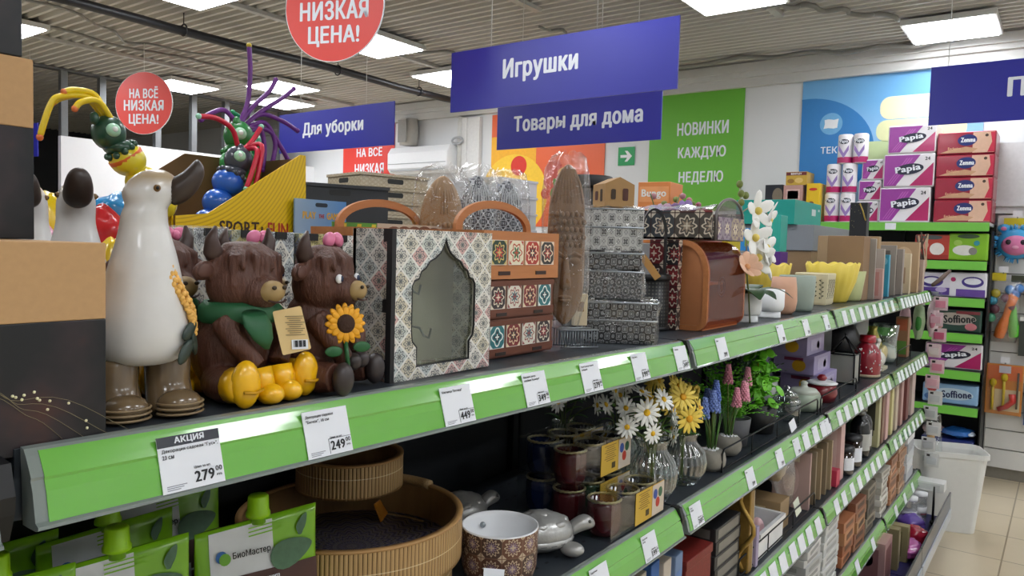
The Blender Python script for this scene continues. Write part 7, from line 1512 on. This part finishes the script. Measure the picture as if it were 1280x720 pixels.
MB().lathe([(.018, 0), (.030, .01), (.034, .08), (.026, .13), (.02, .2), (.018, .22)], 20, M=Matrix.Translation((-.05, -.06, .03)) @ Matrix.Rotation(R(-4), 4, 'X')).build('green_bat', P('5fc03a', .3, coat=.4), t)
for (y, z, c) in ((-.03, .24, '6a2a3c'), (.0, .30, '7a2f44'), (-.055, .33, '3f7fc8'), (-.02, .36, '4a8fd0'), (-.075, .37, '3f7fc8'), (.06, .33, 'c9b83a'), (.075, .28, '3f9fc0'), (.08, .16, '4aa07a'), (.06, .22, '6a3a4a')): MB().ell((-.055, y, z), (.028, .030, .032)).build('toy_ball', P(c, .3, coat=.4), t)
MB().loft([((-.055, 0, -.005), (.02, 0, 0), (0, .075, 0)), ((-.055, 0, .06), (.045, 0, 0), (0, .085, 0)), ((-.055, 0, .25), (.05, 0, 0), (0, .088, 0)), ((-.055, 0, .40), (.04, 0, 0), (0, .085, 0)), ((-.055, 0, .43), (.008, 0, 0), (0, .10, 0))], 24).build('clear_bag', M_CELLO, t); MB().box((-.055, .05, .445), (.004, .09, .055)).build('header_card', P('e0cc2a', .4), t); MB().box((-.06, -.075, .435), (.004, .10, .05)).build('dark_card', P('3a3f2a', .4), t)
t = hung('bag of small colourful balls cut by the right edge', 'toy_bag', -.485, 1.23, 'toy pack'); hook(t, .24); r_ = random.Random(3)
for k in range(26): MB().ell((-.06+r_.uniform(-.02, .02), r_.uniform(-.075, .075), .09+r_.uniform(-.07, .07)), (.024,)*3, seg=10, rings=8).build('toy_ball', P(('d9462e', 'e8b42a', '4a9a4a', '3f7fc8', 'e07a3a')[k % 5], .3, coat=.4), t)
MB().ell((-.06, 0, .09), (.055, .11, .11)).build('clear_bag', M_CELLO, t)
t = hung('dark carded pack with a white header, cut by the right edge', 'carded_pack', -.45, .90, 'toy pack'); hook(t, .28); MB().box((-.04, 0, .13), (.03, .17, .27)).build('card', P('3a3f3a', .4, var=.3, scale=25), t); patch(rect(.17, .03, 0, .25), LEFT(-.056, 0, 0), P('d2d2d0'), t, 'white_header', .001)
t = hung('orange card of yellow and red toy tools hanging low on the slatted wall', 'tool_set', -.298, .475, 'toy pack'); hook(t, .36); MB().box((-.04, 0, .175), (.006, .215, .35)).build('card', P('d98a3a', .5, var=.2, scale=14), t)
patch(rect(.20, .10, 0, .29), LEFT(-.044, 0, 0), P('e0703a', .4), t, 'printed_panel', .001); patch(rect(.15, .15, .02, .10), LEFT(-.044, 0, 0), P('e0c9a0', .4), t, 'printed_panel', .001); patch(rect(.07, .05, 0, .315), LEFT(-.0455, 0, 0), P('d9d4e0', .5), t, 'white_sticker', .001)
for (y, z0, z1, c, r1) in ((.065, .03, .26, 'd9b81e', .012), (.0, .05, .30, 'e0c41e', .013)): MB().tube([(-.06, y, z0), (-.06, y, z1-.06)], .009, 10).ell((-.06, y, z1-.04), (.018, .022, .028)).build('toy_screwdriver', P(c, .3, coat=.4), t)
MB().tube([(-.06, -.05, .15), (-.06, -.055, .10), (-.06, -.02, .06), (-.06, .03, .035)], [.022, .022, .018, .016], 12).build('toy_wrench', P('c8281e', .3, coat=.4), t)
MB().tube([(-.06, -.08, .30), (-.06, -.078, .05)], .006, 8).build('toy_saw', P('5a4a3a', .4), t); MB().box((-.058, 0, .175), (.045, .20, .34)).build('blister', M_CLEAR, t)
t = hung('blue and red toy card with an orange wheel, low at the right edge', 'toy_set', -.53, .42, 'toy pack'); hook(t, .37); MB().box((-.04, 0, .18), (.006, .22, .36)).build('card', P('3f5f9f', .5, var=.3, scale=12), t); patch(rect(.07, .18, -.05, .19), LEFT(-.044, 0, 0), P('b8281e', .4), t, 'red_panel', .001); patch(rect(.09, .05, .0, .29), LEFT(-.045, 0, 0), P('d9d9e4'), t, 'white_sticker', .001)
MB().lathe([(.02, -.012), (.05, -.012), (.055, 0), (.05, .012), (.02, .012)], 24, closed=True, M=frame((-.065, -.01, .09), (0, -1, 0), (0, 0, 1))).build('toy_wheel', P('e0882a', .3, coat=.3), t); MB().ell((-.06, .06, .17), (.016, .045, .05)).build('toy_shell', P('5f7f7a', .4), t)
# ------------------------------------------------------------------ white bin at the end of the run
t = thing('waste_bin', 'tall white rectangular plastic bin standing at the end of the shelving', 'bin', (5.0, -.115, 0), R(109-90)); w, d, h = .27, .36, .46; n = 8
def rr(w, d, r): return rrect(w, d, r, n=6)
rings = [(.74, 0.0), (.76, .004), (.97, h-.03), (1.03, h-.028), (1.03, h), (.99, h), (.95, h-.03), (.73, .012)]; vs = []; fs = []
for s, z in rings: vs += [(x*s, y*s, z) for x, y in rr(w, d, .05)]
N = len(rr(w, d, .05))
for i in range(len(rings)-1):
    for k in range(N): fs.append((i*N+k, i*N+(k+1) % N, (i+1)*N+(k+1) % N, (i+1)*N+k))
fs.append([(len(rings)-1)*N+k for k in range(N)]); fs.append(list(range(N))[::-1])
MB().add(vs, fs, 0, False).build('shell', P('dfe0dd', .4, var=.03), t)
t = thing('wooden_roller', 'ribbed wooden rolling stick leaning in the white bin', 'roller', (4.99, -.04, .02), 0); m = MB(); m.tube([(.03, -.02, .0), (-.03, .02, .55)], .010, 10)
for k in range(12): u = .55+.035*k; m.lathe([(.012, -.006), (.020, -.004), (.020, .004), (.012, .006)], 14, M=Matrix.Translation((.03-.06*u, -.02+.04*u, .55*u)))
m.build('stick', P('c9a06a', .5, var=.15), t)
t = thing('clear_tube', 'clear plastic sheet roll standing beside the wooden roller in the bin', 'tube', (5.05, -.06, .02), 0); MB().tube([(.02, -.02, .0), (-.06, .02, .62)], .028, 16).build('tube', M_CLEAR, t)
# purge helper-free leftovers
for me in [m for m in bpy.data.meshes if m.users == 0]: bpy.data.meshes.remove(me)
